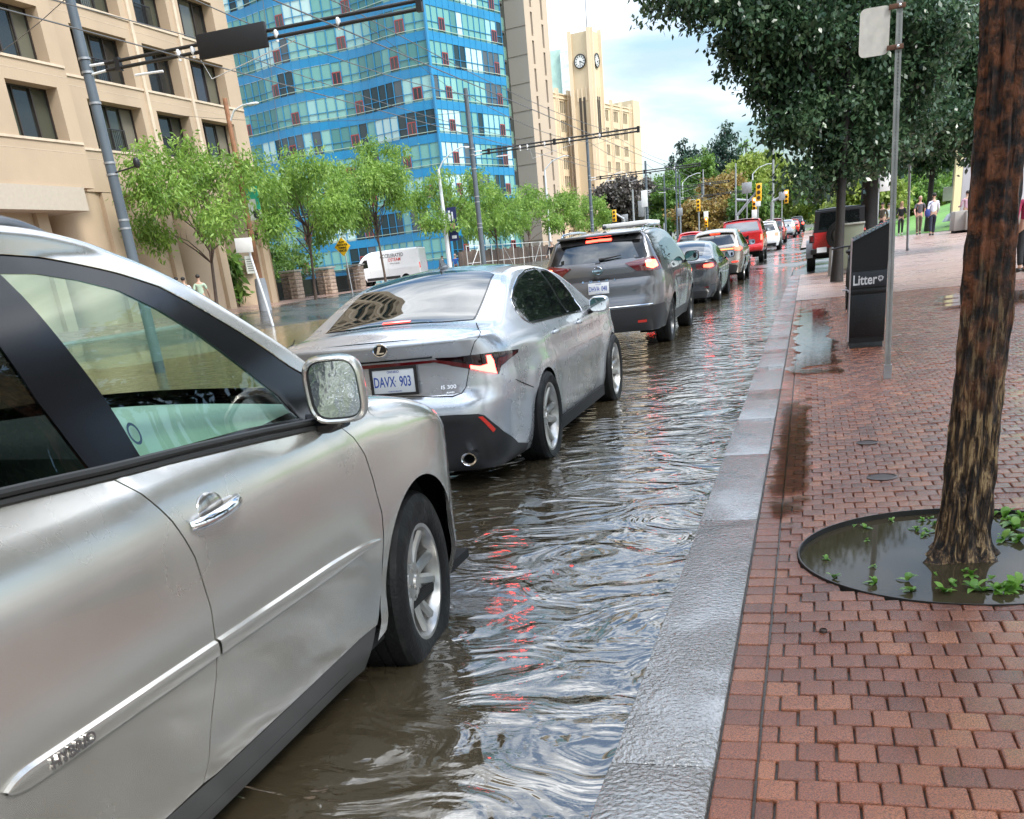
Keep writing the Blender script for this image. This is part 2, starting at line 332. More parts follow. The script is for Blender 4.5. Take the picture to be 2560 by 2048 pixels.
# bedding below the bricks with a round hole for the tree pit
def bedding(name,mat,z):
    xs0,xs1,y0,y1=-.225,7.6,.6,YE+.05
    out=[]
    for i in range(NS):
        dx,dy=math.cos(2*math.pi*i/NS),math.sin(2*math.pi*i/NS)
        ts=[]
        if dx>1e-6: ts.append((xs1-PITC[0])/dx)
        if dx<-1e-6: ts.append((xs0-PITC[0])/dx)
        if dy>1e-6: ts.append((y1-PITC[1])/dy)
        if dy<-1e-6: ts.append((y0-PITC[1])/dy)
        k=min(ts); out.append((PITC[0]+dx*k,PITC[1]+dy*k))
    v=[(x,y,z) for x,y in ring]+[(x,y,z) for x,y in out]
    f=[(i,NS+i,NS+(i+1)%NS,(i+1)%NS) for i in range(NS)]
    # corners
    cs=[(xs1,y1),(xs0,y1),(xs0,y0),(xs1,y0)]
    mm=MB(); mm.add(v,f)
    for cx,cy in cs:
        near=sorted(range(NS),key=lambda i:math.hypot(out[i][0]-cx,out[i][1]-cy))
        idx=[i for i in near if abs(out[i][0]-cx)<1e-6][:1]+[i for i in near if abs(out[i][1]-cy)<1e-6][:1]
        if len(idx)==2: mm.add([(cx,cy,z),(*out[idx[0]],z),(*out[idx[1]],z)],[(0,1,2)])
    return struct(mm.build(name,mat,smooth=None))
bedding('bedding_sand',soil,.008)
gridmesh([-.224,1,2,3,4.5,7.6],[15+i for i in range(8)],lambda x,y:zplaza(x,y)-.012,'bedding_sand',soil)
bf=brickmat('pale-sheen brick far',True)
xs=[-.225,0,.5,1,2,3,4.5,6.5,9,13,20,40]
gridmesh([-.225,0,.5,1,2,3,4.5,7.6],[YE+i*1.5 for i in range(9)]+[34.2],lambda x,y:zplaza(x,y)+.008,'brick_pavement',bf)
gridmesh([7.6,9,13,20,40],[.6,YE]+[YE+(i+1)*1.5 for i in range(8)]+[34.2],lambda x,y:zplaza(x,y)+.007,'brick_pavement',bf)
gridmesh([2.2,3,4.5,6.5,9,13,20,40],[34.2+i*3 for i in range(30)],lambda x,y:zplaza(x,y)+.008,'brick_pavement',bf)
gridmesh([-.4,0,1,2.2],[61.2+i*3 for i in range(20)],lambda x,y:zplaza(2.5,y)*.0+zroad(-1,y)+.12,'brick_pavement',bf)
# ---- puddles on the bricks: thin clear film ----
def filmmat(name,rect,thr,scale=5.5,ior=1.45):
    m_=bpy.data.materials.new(name); m_.use_nodes=True; t=m_.node_tree; N=t.nodes.new; K=t.links.new
    for q in list(t.nodes): t.nodes.remove(q)
    out=N('ShaderNodeOutputMaterial'); tr=N('ShaderNodeBsdfTransparent'); gl=N('ShaderNodeBsdfGlossy'); gl.inputs['Roughness'].default_value=.015; tr.inputs[0].default_value=(.92,.88,.82,1)
    fr=N('ShaderNodeFresnel'); fr.inputs[0].default_value=ior; mx=N('ShaderNodeMixShader'); K(fr.outputs[0],mx.inputs[0]); K(tr.outputs[0],mx.inputs[1]); K(gl.outputs[0],mx.inputs[2])
    tc=N('ShaderNodeTexCoord'); no=N('ShaderNodeTexNoise'); no.inputs['Scale'].default_value=scale; no.inputs['Detail'].default_value=4; K(tc.outputs['Object'],no.inputs[0])
    # distance to the rectangle's middle line pushes the edge inwards
    sx=N('ShaderNodeSeparateXYZ'); K(tc.outputs['Object'],sx.inputs[0])
    def tri(o,c,h):
        a=N('ShaderNodeMath'); a.operation='SUBTRACT'; a.inputs[1].default_value=c; K(o,a.inputs[0]); b=N('ShaderNodeMath'); b.operation='ABSOLUTE'; K(a.outputs[0],b.inputs[0])
        d=N('ShaderNodeMapRange'); d.inputs[1].default_value=h*.35; d.inputs[2].default_value=h; d.inputs[3].default_value=0; d.inputs[4].default_value=.42; K(b.outputs[0],d.inputs[0]); return d
    x0,x1,y0,y1=rect; dx=tri(sx.outputs[0],(x0+x1)/2,(x1-x0)/2); dy=tri(sx.outputs[1],(y0+y1)/2,(y1-y0)/2)
    mm=N('ShaderNodeMath'); mm.operation='MAXIMUM'; K(dx.outputs[0],mm.inputs[0]); K(dy.outputs[0],mm.inputs[1])
    sb=N('ShaderNodeMath'); sb.operation='SUBTRACT'; K(no.outputs[0],sb.inputs[0]); K(mm.outputs[0],sb.inputs[1])
    gt=N('ShaderNodeMath'); gt.operation='GREATER_THAN'; gt.inputs[1].default_value=thr; K(sb.outputs[0],gt.inputs[0])
    bn=N('ShaderNodeBump'); bn.inputs['Strength'].default_value=.05; bn.inputs['Distance'].default_value=.02; n2=N('ShaderNodeTexNoise'); n2.inputs['Scale'].default_value=22; K(tc.outputs['Object'],n2.inputs[0]); K(n2.outputs[0],bn.inputs['Height']); K(bn.outputs[0],gl.inputs['Normal'])
    t2=N('ShaderNodeBsdfTransparent'); m2=N('ShaderNodeMixShader'); K(gt.outputs[0],m2.inputs[0]); K(t2.outputs[0],m2.inputs[1]); K(mx.outputs[0],m2.inputs[2]); K(m2.outputs[0],out.inputs[0]); return m_
def puddle(x0,x1,y0,y1,z,thr,sc_=5.5):
    m=MB(); m.add([(x0,y0,z),(x1,y0,z),(x1,y1,z),(x0,y1,z)],[(0,1,2,3)]); struct(m.build('puddle',filmmat('puddle film',(x0,x1,y0,y1),thr,sc_),smooth=None))
puddle(-.222,.08,4.6,9.5,.0352,.30)
puddle(-.222,.42,9.3,21,.037,.27,1.9)
puddle(1.3,4.5,15.5,20,.075,.40,1.3)
# ---- tree pit: steel edging, soil, standing water ----
t=thing('tree_pit','round steel-edged tree pit full of muddy water, around the near trunk','tree pit',(*PITC,0))
m=MB(); m.lathe([(PITR,-.06),(PITR+.006,-.06),(PITR+.006,.034),(PITR,.034)],64,close=True); m.build('edging',pm('dark steel edging',(.035,.033,.03),.45,metal=.4),t)
m=MB(); m.lathe([(PITR-.001,.008),(.3,.007),(.001,.009)],48); m.build('standing_water',wetmat('muddy pit water',lambda t_,b,N,K:(b.inputs['Base Color'].__setattr__('default_value',(.048,.038,.022,1)),b.inputs['Roughness'].__setattr__('default_value',.04),b.inputs['IOR'].__setattr__('default_value',1.2))),t)
# ---- left pavement across the street ----
bl=brickmat('wet brick across',True)
gridmesh([-25.0,-26.5,-28.3,-31,-36,-60][::-1],[-10+6*i for i in range(60)],lambda x,y:.37+.28*sm((-25-x)/4),'brick_pavement',bl)
m=MB(); m.box(-25.0,-24.82,-10,330,-.1,.38); struct(m.build('kerb',pm('wet kerb far',(.3,.29,.27),.25,var=.15,vs=2)))
# ================= vehicle bodies =================
def pip(p,poly):
    x,y=p; c=False; n=len(poly); j=n-1
    for i in range(n):
        xi,yi=poly[i]; xj,yj=poly[j]
        if (yi>y)!=(yj>y) and x<(xj-xi)*(y-yi)/(yj-yi)+xi: c=not c
        j=i
    return c
def dens(poly,st):
    o=[]
    for a,b in zip(poly,poly[1:]+poly[:1]):
        k=max(1,int(math.ceil(math.hypot(b[0]-a[0],b[1]-a[1])/st)))
        for i in range(k): o.append((lerp(a[0],b[0],i/k),lerp(a[1],b[1],i/k)))
    return o
def rounded(poly,r,n=4):
    "round the corners of a polygon"
    o=[]; m=len(poly)
    for i in range(m):
        p0,p1,p2=[Vector(poly[(i+k)%m]) for k in (-1,0,1)]
        a=(p0-p1); b=(p2-p1); q=min(r,a.length*.45,b.length*.45)
        A=p1+a.normalized()*q; B=p1+b.normalized()*q
        for k in range(n+1):
            t=k/n; P=A*(1-t)**2+p1*2*t*(1-t)+B*t*t; o.append((P.x,P.y))
    return o
class Body:
    """closed plan loop x vertical section; local frame: y forward, x right, z up"""
    def __init__(s,yr,yf,hw,rr,rf,bowr,bowf,side,rear,front,ztop,rtop=.05,crown=.05,zlow=.2,taper=.04,flares=(),extra=None):
        s.yr,s.yf,s.hw=yr,yf,hw; s.side,s.rear,s.front=side,rear,front; s.zt=ztop; s.rt=rtop; s.crown=crown; s.zlow=zlow; s.fl=flares; s.extra=extra
        P=[]; n1=24
        for i in range(n1): # rear face
            x=(hw-rr)*i/n1; P.append((x,yr+bowr*(x/hw)**2))
        yb=yr+bowr*((hw-rr)/hw)**2
        for i in range(17):
            a=math.pi/2*i/16; e=2/2.4; P.append((hw-rr-taper*.5+ (rr)*math.sin(a)**e*1.0, yb+rr*1.15*(1-math.cos(a)**e)))
        y0=P[-1][1]; yc=yf-bowf*((hw-rf)/hw)**2; y1=yc-rf*1.3; x0=P[-1][0]
        m=40; ym=(y0+y1)/2
        for i in range(1,m):
            y=lerp(y0,y1,i/m); q=abs(y-ym)/((y1-y0)/2); P.append((hw-taper*.5*q**3,y))
        for i in range(17):
            a=math.pi/2*i/16; e=2/2.3; P.append((hw-rf-taper*.5+rf*math.cos(a)**e, yc-rf*1.3*(1-math.sin(a)**e)))
        for i in range(1,n1+1):
            x=(hw-rf-taper*.5)*(1-i/n1); P.append((x,yf-bowf*(x/hw)**2))
        # light smoothing
        for _ in range(3): P=[P[0]]+[((P[i-1][0]+2*P[i][0]+P[i+1][0])/4,(P[i-1][1]+2*P[i][1]+P[i+1][1])/4) for i in range(1,len(P)-1)]+[P[-1]]
        s.P=P; S=[0]
        for a,b in zip(P,P[1:]): S.append(S[-1]+math.hypot(b[0]-a[0],b[1]-a[1]))
        s.S=S; s.L=S[-1]
        s.SX=np.array(S); s.PX=np.array([p[0] for p in P]); s.PY=np.array([p[1] for p in P])
        tx=np.gradient(s.PX,s.SX); ty=np.gradient(s.PY,s.SX); l=np.hypot(tx,ty); s.NX=ty/l; s.NY=-tx/l
        s.NX[0]=0;s.NY[0]=-1;s.NX[-1]=0;s.NY[-1]=1
        s._iy=[i for i in range(len(P)) if P[i][0]>hw*.5]
    def at(s,q):
        if q<0: x,y,nx,ny=s.at(-q); return -x,y,-nx,ny
        q=min(max(q,0),s.L); x=np.interp(q,s.SX,s.PX); y=np.interp(q,s.SX,s.PY); nx=np.interp(q,s.SX,s.NX); ny=np.interp(q,s.SX,s.NY); l=math.hypot(nx,ny); return x,y,nx/l,ny/l
    def sy(s,y): # s of a y on the side
        return float(np.interp(y,s.PY[n1:] if False else s.PY,s.SX))
    def sx(s,x,rear=True): # s of an x at the rear (or front)
        i=int(np.argmax(s.PX)); 
        if rear: return float(np.interp(x,s.PX[:i+1],s.SX[:i+1]))
        return float(np.interp(-x,-s.PX[i:],s.SX[i:]))
    def R(s,y): return s.rt(y) if callable(s.rt) else s.rt
    def ztop(s,q,y=None):
        if y is None: y=s.at(q)[1]
        return sinterp(s.zt,y)
    def ins(s,q,z,nx,ny,y,top=True):
        ws=nx*nx; wr=ny*ny if ny<0 else 0; wf=ny*ny if ny>0 else 0
        v=ws*sinterp(s.side,z)+(wr*sinterp(s.rear,z) if wr>1e-4 else 0)+(wf*sinterp(s.front,z) if wf>1e-4 else 0)
        if top:
            zt=s.ztop(q,y); r=s.R(y); h=z-(zt-r)
            if h>0: v+=r*(1-math.sqrt(max(0,1-(min(h,r)/r)**2)))
        for (wy,wz,rad,amt) in s.fl:
            d=math.hypot(y-wy,(z-wz)); v-=ws*amt*math.exp(-((d-rad)/.15)**2)*(1 if z<wz+rad*1.6 else .0)
        if s.extra: v+=s.extra(q,y,z,nx,ny)
        return v
    def p(s,q,z,off=0):
        x,y,nx,ny=s.at(q); i=s.ins(q,z,nx,ny,y)-off
        return Vector((x-nx*i,y-ny*i,z))
    def cap(s,q,u,off=0):
        y=s.at(q)[1]; zt=s.ztop(q,y); a=s.p(q,zt); c=s.crown
        e=sm((a.y-(s.yr+.02))/.25)*sm((s.yf-.02-a.y)/.3)
        return Vector((a.x*u,a.y,zt+off+c*e*(1-u*u)))
    def hit(s,px,py,org,rz=0,smin=-.4,smax=None,zr=None,cap=False,q0=None):
        "photo pixel -> (s,z) on the skin, or (y,u) on the cap, of the car placed at org"
        Rm=Matrix.Rotation(rz,3,'Z'); O=Vector(org)
        def fn(a,b):
            v=(s.cap(a,b) if cap else s.p(a,b)); v=Rm@v+O; r=AX.T@(np.array(v)-CAM); return PPX+F*r[0]/r[2],PPY+F*r[1]/r[2]
        smax=smax or s.L*.62
        A=np.linspace(max(smin,.02) if cap else smin,smax,44); B=np.linspace(-1,1,15) if cap else np.linspace(*(zr or (s.zlow,1.3)),16)
        best=None
        for a in A:
            for b in B:
                if not cap and b>s.ztop(0,s.at(a)[1]): continue
                x,y=fn(a,b); d=(x-px)**2+(y-py)**2
                if best is None or d<best[0]: best=(d,a,b)
        _,a,b=best
        for _ in range(8):
            x,y=fn(a,b); h=1e-3; xa,ya=fn(a+h,b); xb,yb=fn(a,b+h)
            J=np.array([[(xa-x)/h,(xb-x)/h],[(ya-y)/h,(yb-y)/h]]); 
            try: da,db=np.linalg.solve(J,[px-x,py-y])
            except Exception: break
            a+=max(-.15,min(.15,da)); b+=max(-.1,min(.1,db))
        return (a,b)
    def _tri(s,poly,holes,st,fn,ext=(),flip=False):
        pts=list(poly); E=[(i,(i+1)%len(poly)) for i in range(len(poly))]
        for h in holes:
            k=len(pts); pts+=h; E+=[(k+i,k+(i+1)%len(h)) for i in range(len(h))]
        xs=[p[0] for p in poly]; ys=[p[1] for p in poly]; nb=len(pts)
        gx=int((max(xs)-min(xs))/st[0])+1; gy=int((max(ys)-min(ys))/st[1])+1
        grid=[(min(xs)+(i+.5)*st[0],min(ys)+(j+.5)*st[1]) for i in range(gx) for j in range(gy)]+list(ext)
        B=np.array(pts)
        for g in grid:
            if pip(g,poly) and not any(pip(g,h) for h in holes):
                if np.min((B[:nb,0]-g[0])**2+(B[:nb,1]-g[1])**2)>(min(st)*.35)**2: pts.append(g)
        r=delaunay_2d_cdt([Vector(p) for p in pts],E,[],0,1e-6); V,T=r[0],r[2]
        F_=[]
        for t in T:
            c=((V[t[0]].x+V[t[1]].x+V[t[2]].x)/3,(V[t[0]].y+V[t[1]].y+V[t[2]].y)/3)
            if pip(c,poly) and not any(pip(c,h) for h in holes): F_.append(tuple(t) if not flip else tuple(reversed(t)))
        return [fn(v.x,v.y) for v in V],F_
    def out(s,pts):
        "outline tokens -> (s,z): ('y',y,z) side, ('x',x,z) rear, ('f',x,z) front, plain (s,z)"
        o=[]
        for p in pts:
            if len(p)==3:
                q=s.sy(p[1]) if p[0]=='y' else (s.sx(p[1]) if p[0]=='x' else s.sx(p[1],False))
                o.append((q,p[2]))
            else: o.append(p)
        return o
    def panel(s,m,pts,holes=(),st=(.06,.05),off=0,edge=.015,mirror=True,raw=False,seg=.03,rnd=0,ext=(),right=True):
        poly=pts if raw else s.out(pts)
        if rnd: poly=rounded(poly,rnd)
        poly=dens(poly,seg); hs=[dens(rounded(h,.03) if False else h,seg) for h in holes]
        V,T=s._tri(poly,hs,st,lambda a,b:s.p(a,b,off),ext,flip=False)
        # orientation: outward = +n ; s increases rear->front on right side: check
        k=len(V); T2=T
        if T:
            a,b,c=[V[i] for i in T[0]]; nn=(b-a).cross(c-a); q=s.at(sum(0 for _ in ())+poly[0][0]); 
            cen=(a+b+c)/3; o=Vector((cen.x,cen.y-(s.yr+s.yf)/2,0))
            # average facing
            sg=0
            for t in T[::max(1,len(T)//20)]:
                a,b,c=[V[i] for i in t]; nn=(b-a).cross(c-a); cen=(a+b+c)/3; qn=Vector((cen.x/s.hw,2*(cen.y-(s.yr+s.yf)/2)/(s.yf-s.yr),0)); qn=Vector((qn.x**5,qn.y**5,0)); sg+=nn.dot(qn)
            if sg<0: T2=[tuple(reversed(t)) for t in T]
        v=list(V); f=list(T2)
        if edge:
            cnt={}
            for t in T2:
                for i in range(3):
                    e=(t[i],t[(i+1)%3]); cnt[e]=1
            be=[e for e in cnt if (e[1],e[0]) not in cnt]; mp_={}
            def low(i):
                if i not in mp_:
                    P=V[i]; w=Vector((P.x,P.y-(s.yr+s.yf)/2,0)); ax=Vector((-1 if abs(P.x)/s.hw>.93 or True and abs(P.x)/s.hw>abs(w.y)/((s.yf-s.yr)/2)*.97 else 0,0,0))
                    if ax.x==0: ax=Vector((0,1 if w.y<0 else -1,0))
                    mp_[i]=len(v); v.append(P+ax*edge)
                return mp_[i]
            for a,b in be: f.append((b,a,low(a),low(b)))
        if right: m.add(v,f)
        if mirror: m.add([(-a.x,a.y,a.z) for a in v],[tuple(reversed(t)) for t in f])
        return m
    def full(s,holes,z0=None,st=(.07,.06),m=None,mirror=True,s0=0,s1=None,zhi=None,hst=.03):
        "whole side skin with holes; holes in (s,z)"
        m=m or MB(); z0=z0 if z0 is not None else s.zlow; s1=s1 or s.L
        n=int((s1-s0)/.05); top=[]
        for i in range(n,-1,-1):
            q=lerp(s0,s1,i/n); top.append((q,zhi(q) if zhi else s.ztop(q)-s.R(s.at(q)[1])))
        bot=[(lerp(s0,s1,i/n),z0 if not callable(z0) else z0(lerp(s0,s1,i/n))) for i in range(n+1)]
        a_,b_=bot[-1],top[0]; c_,d_=top[-1],bot[0]; poly=bot+[(a_[0],lerp(a_[1],b_[1],k/24)) for k in range(1,24)]+top+[(c_[0],lerp(c_[1],d_[1],k/24)) for k in range(1,24)]; ext=[]
        for q,z in top:
            hs=[dens(h,hst) for h in holes]
        V,T=s._tri(poly,hs,st,lambda a,b:s.p(a,b),ext)
        sg=0
        for t in T[::9]:
            a,b,c=[V[i] for i in t]; nn=(b-a).cross(c-a); cen=(a+b+c)/3; qn=Vector(((cen.x/s.hw)**5,(2*(cen.y-(s.yr+s.yf)/2)/(s.yf-s.yr))**5,0)); sg+=nn.dot(qn)
        if sg<0: T=[tuple(reversed(t)) for t in T]
        m.add(V,T)
        if mirror: m.add([(-a.x,a.y,a.z) for a in V],[tuple(reversed(t)) for t in T])
        if not zhi: s.edge(m,s0,s1,n,mirror)
        return m
    def edge(s,m,q0,q1,n,mirror=True):
        k=MB(); k.grid(lambda a,b:s.p(lerp(q0,q1,a),s.ztop(lerp(q0,q1,a))-s.R(s.at(lerp(q0,q1,a))[1])*(1-math.sin(b*math.pi/2))),n,7); m.add(k.v,k.f)
        if mirror: m.add([(-a,b,c) for a,b,c in k.v],[tuple(reversed(f)) for f in k.f])
    def capgrid(s,m,y0=None,y1=None,nu=24,off=0,urange=(-1,1),ny=None):
        q0=0 if y0 is None else s.sy(y0); q1=s.L if y1 is None else s.sy(y1); n=ny or int((q1-q0)/.05)+2
        return m.grid(lambda a,b:s.cap(lerp(q0,q1,b),lerp(urange[0],urange[1],a),off),nu,n)
    def cappanel(s,m,pts,off=.003,st=(.06,.05),edge=0,flipz=True,raw=False):
        "pts (y,u)"
        poly=dens([(s.sy(y) if not raw else y,u) for y,u in pts],.05)
        V,T=s._tri(poly,[],(.06,.08),lambda a,b:s.cap(a,b,off))
        sg=sum(((V[t[1]]-V[t[0]]).cross(V[t[2]]-V[t[0]])).z for t in T[::5])
        if sg<0: T=[tuple(reversed(t)) for t in T]
        return m.add(V,T)
    def arch(s,wy,wz,r,zb=None,n=40,sq=1.0):
        zb=s.zlow-.01 if zb is None else zb; o=[]
        a0=math.asin(max(-1,min(1,(zb-wz)/r)))
        for i in range(n+1):
            a=lerp(a0,math.pi-a0,i/n); o.append((s.sy(wy+r*math.cos(a)),wz+r*sq*math.sin(a) if math.sin(a)>0 else wz+r*math.sin(a)))
        return o
def both(B,name,mat,parent,pts,join=False,smooth=35,**k):
    m=MB(); B.panel(m,pts,mirror=False,**k)
    mir=([(-a,b,c) for a,b,c in m.v],[tuple(reversed(f)) for f in m.f])
    if join:
        m.add(*mir); o=m.build(name,mat,parent,smooth=None); bm=bmesh.new(); bm.from_mesh(o.data); bmesh.ops.remove_doubles(bm,verts=bm.verts,dist=.0008); bm.to_mesh(o.data); bm.free()
        o.data.polygons.foreach_set('use_smooth',[True]*len(o.data.polygons)); o.data.set_sharp_from_angle(angle=R(smooth)); return [o]
    m2=MB(); m2.add(*mir); return [m.build(name,mat,parent,smooth=smooth),m2.build(name,mat,parent,smooth=smooth)]
def wheel(parent,x,y,z,Rt,Rr,wd,mr,mty,style='five',side=1,steer=0,n=48,dish=.02,name='wheel'):
    w=bpy.data.objects.new(name,None); COL.objects.link(w); w.parent=parent; w.location=(x,y,z); w.rotation_euler=(0,0,steer)
    M_=Matrix.Rotation(side*math.pi/2,4,'Y')   # local z -> +x outward
    h=wd/2
    t=MB(); t.lathe([(Rr-.004,-h*.8),(Rr-.004,h*.80),(Rr+.012,h*.93),(Rr+.035,h*.99),(lerp(Rr,Rt,.6),h*1.02),(Rt-.035,h*.98),(Rt-.012,h*.88),(Rt,h*.7),(Rt,h*.25),(Rt-.007,h*.23),(Rt-.007,h*.17),(Rt,h*.15),(Rt,-h*.15),(Rt-.007,-h*.17),(Rt-.007,-h*.23),(Rt,-h*.25),(Rt,-h*.7),(Rt-.03,-h*.98),(Rr+.02,-h*.9)],n,M_,close=True)
    t.build('tyre',mty,w,smooth=28)
    r=MB(); r.lathe([(Rr+.004,h*.80),(Rr+.004,h*.87),(Rr-.010,h*.86),(Rr-.018,h*.72),(Rr-.03,h*.2),(Rr-.04,-h*.7),(Rr-.02,-h*.8)],n,M_)
    hub=h*.62-dish
    r.lathe([(.0,hub+.020),(.028,hub+.020),(.033,hub+.012),(.075,hub+.006),(.092,hub-.008),(.10,hub-.04),(0,hub-.05)],24,M_)
    ns={'five':5,'twin':5,'ten':10,'multi':10,'six':6}[style]
    def spoke(a,w0,w1,skew=0,rise=.0,r0=.06):
        ca,sa=math.cos(a),math.sin(a); 
        def P(rad,t,zz): return M_@Vector((rad*ca-t*sa,rad*sa+t*ca,zz))
        r1=Rr-.012; z0,z1=hub+.004,h*.80-.012; V=[]; K=6
        for k in range(K+1):
            q=k/K; rad=lerp(r0,r1,q); ww=lerp(w0,w1,q**1.2); zz=lerp(z0,z1,q)-.012*math.sin(math.pi*q)+rise; sk=skew*q
            V+=[P(rad,-ww+sk,zz-.008),P(rad,-ww*.45+sk,zz+.003),P(rad,ww*.45+sk,zz+.003),P(rad,ww+sk,zz-.008),P(rad,ww*.8+sk,zz-.04),P(rad,-ww*.8+sk,zz-.04)]
        f=[(k*6+i,k*6+(i+1)%6,(k+1)*6+(i+1)%6,(k+1)*6+i) for k in range(K) for i in range(6)]
        r.add(V,f)
    for i in range(ns):
        a=2*math.pi*i/ns+.3
        if style=='twin': spoke(a-.17,.030,.027,-.018,0,.02); spoke(a+.17,.030,.027,.018,0,.02)
        elif style=='five': spoke(a,.040,.030)
        else: spoke(a,.020,.016)
    for i in range(5):
        a=2*math.pi*(i+.5)/5+.3; q=M_@Vector((.056*math.cos(a),.056*math.sin(a),hub+.006)); 
        r.lathe([(0,.010),(.009,.008),(.010,-.01)],8,Matrix.Translation(q)@M_)
    r.build('rim',mr,w,smooth=30)
    d=MB(); d.lathe([(Rr-.05,hub-.09),(Rr-.05,hub-.105),(0,hub-.105)],24,M_); d.lathe([(Rr-.05,hub-.09),(.05,hub-.09)],24,M_); d.build('brake_disc',mt('brake disc',(.12,.11,.10),.45,metal=.8),w)
    return w
def liner(m,wy,wz,r,x0,x1,n=20,a0=-.35):
    "dark wheel-arch lining"
    v=[];f=[]
    for i in range(n+1):
        a=lerp(a0,math.pi-a0,i/n)
        for x in (x0,x1): v.append((x,wy+r*math.cos(a),wz+r*math.sin(a)))
    f=[(2*i,2*i+1,2*i+3,2*i+2) for i in range(n)]; m.add(v,f)
    return m
def plate(parent,o,xd,yd,txt,frame_=True,small='ONTARIO',w=.305,hgt=.152):
    M_=frame(o,xd,yd); pl=MB(); pl.bbox(-w/2,w/2,-hgt/2,hgt/2,0,.003,.0012,M_)
    white=mt('plate white',(.62,.64,.66),.35); blue=mt('plate blue',(.02,.06,.30),.4)
    p=pl.build('licence_plate',white,parent)
    if frame_:
        fr=MB(); b=.016
        for a in ((-w/2-b,w/2+b,hgt/2-.002,hgt/2+b),(-w/2-b,w/2+b,-hgt/2-b,-hgt/2+.002),(-w/2-b,-w/2+.004,-hgt/2,hgt/2),(w/2-.004,w/2+b,-hgt/2,hgt/2)): fr.box(a[0],a[1],a[2],a[3],-.002,.007,M_)
        fr.build('plate_frame',mt('plate frame',(.012,.012,.014),.4),p,smooth=None)
    def T(s_,sz,x,y,sx=.62,b=.0012,mat=blue):
        return text(s_,sz,mat,'plate_text',p,M_@Matrix.Translation((x,y,.0036)),.0004,bold=b,sx=sx)
    T(txt[0],.092,-.068,-.006); T(txt[1],.092,.082,-.006); T('\u2022',.03,.012,-.002); T(small,.021,0,.058,.9,.0002); T('YOURS TO DISCOVER',.010,0,-.064,1,.0001)
    return p
SILVER=dict(metal=.75,rough=.30,coat=1)
def paint(name,col,metal=.6,rough=.34,coat=1,drops=False,flake=.03):
    m=pm(name,col,rough,metal=metal,coat=coat,crough=.09 if drops else .06); t=m.node_tree; b=t.nodes['Principled BSDF']; N=t.nodes.new; K=t.links.new
    tc=N('ShaderNodeTexCoord')
    # road film: warm grey dirt low on the body
    a=N('ShaderNodeTexNoise'); a.inputs['Scale'].default_value=3; a.inputs['Detail'].default_value=5; K(tc.outputs['Object'],a.inputs[0])
    mr=N('ShaderNodeMapRange'); mr.inputs[1].default_value=.35; mr.inputs[2].default_value=.7; mr.inputs[3].default_value=rough-.04; mr.inputs[4].default_value=rough+.10; K(a.outputs[0],mr.inputs[0]); K(mr.outputs[0],b.inputs['Roughness'])
    wv=N('ShaderNodeTexNoise'); wv.inputs['Scale'].default_value=4; wv.inputs['Detail'].default_value=1; K(tc.outputs['Object'],wv.inputs[0])
    bw=N('ShaderNodeBump'); bw.inputs['Strength'].default_value=.015; bw.inputs['Distance'].default_value=.02; K(wv.outputs[0],bw.inputs['Height']); last=bw
    if drops:
        v=N('ShaderNodeTexVoronoi'); v.voronoi_dimensions='2D'; v.inputs['Scale'].default_value=58; sxy=N('ShaderNodeSeparateXYZ'); K(tc.outputs['Object'],sxy.inputs[0]); cxy=N('ShaderNodeCombineXYZ'); K(sxy.outputs[1],cxy.inputs[0]); K(sxy.outputs[2],cxy.inputs[1]); K(cxy.outputs[0],v.inputs[0])
        v2=N('ShaderNodeSeparateColor'); K(v.outputs['Color'],v2.inputs[0])
        rad=N('ShaderNodeMapRange'); rad.inputs[1].default_value=.55; rad.inputs[2].default_value=1; rad.inputs[3].default_value=-.02; rad.inputs[4].default_value=.20; K(v2.outputs[0],rad.inputs[0])
        sb=N('ShaderNodeMath'); sb.operation='SUBTRACT'; K(rad.outputs[0],sb.inputs[0]); K(v.outputs['Distance'],sb.inputs[1])
        zm=N('ShaderNodeMapRange'); zm.inputs[1].default_value=.62; zm.inputs[2].default_value=1.05; zm.inputs[3].default_value=-.16; zm.inputs[4].default_value=0; K(sxy.outputs[2],zm.inputs[0]); sb2=N('ShaderNodeMath'); sb2.operation='ADD'; K(sb.outputs[0],sb2.inputs[0]); K(zm.outputs[0],sb2.inputs[1]); sb=sb2
        cl=N('ShaderNodeMapRange'); cl.inputs[1].default_value=0; cl.inputs[2].default_value=.10; K(sb.outputs[0],cl.inputs[0])
        pw=N('ShaderNodeMath'); pw.operation='POWER'; pw.inputs[1].default_value=.5; K(cl.outputs[0],pw.inputs[0])
        bd=N('ShaderNodeBump'); bd.inputs['Strength'].default_value=.9; bd.inputs['Distance'].default_value=.004; K(pw.outputs[0],bd.inputs['Height']); K(bw.outputs[0],bd.inputs['Normal']); last=bd
        K(bd.outputs[0],b.inputs['Coat Normal'])
    else: K(last.outputs[0],b.inputs['Coat Normal'])
    return m
def lampmat(name,col,es): return mt(name,(.25,.01,.01),.15,coat=1,emi=col,es=es)
# ================= near silver crossover (right side fills the left of the frame) =================
blk=mt('gloss black trim',(.006,.006,.007),.16,ior=1.45); rub=mt('black rubber',(.014,.014,.014),.55); pla=mt('dark grey plastic',(.035,.035,.034),.5,bump=.2,bs=200)
chrome=mt('chrome',(.75,.75,.76),.07,metal=1); dk=mt('dark cavity',(.004,.004,.004),.9); tyre=mt('wet tyre',(.006,.006,.006),.55,ior=1.35,bump=.25,bs=60,rvar=.12)
alloy=mt('silver alloy',(.42,.41,.39),.28,metal=.8,var=.15,vs=20)
silrx=paint('champagne silver paint',(.60,.575,.53),.80,.22,drops=True)
RXX=-2.34; RXY=1.94; RXZ=-.10
rx=thing('crossover','silver hybrid crossover standing in the floodwater, nearest car at the left edge','car',(RXX,RXY,RXZ))
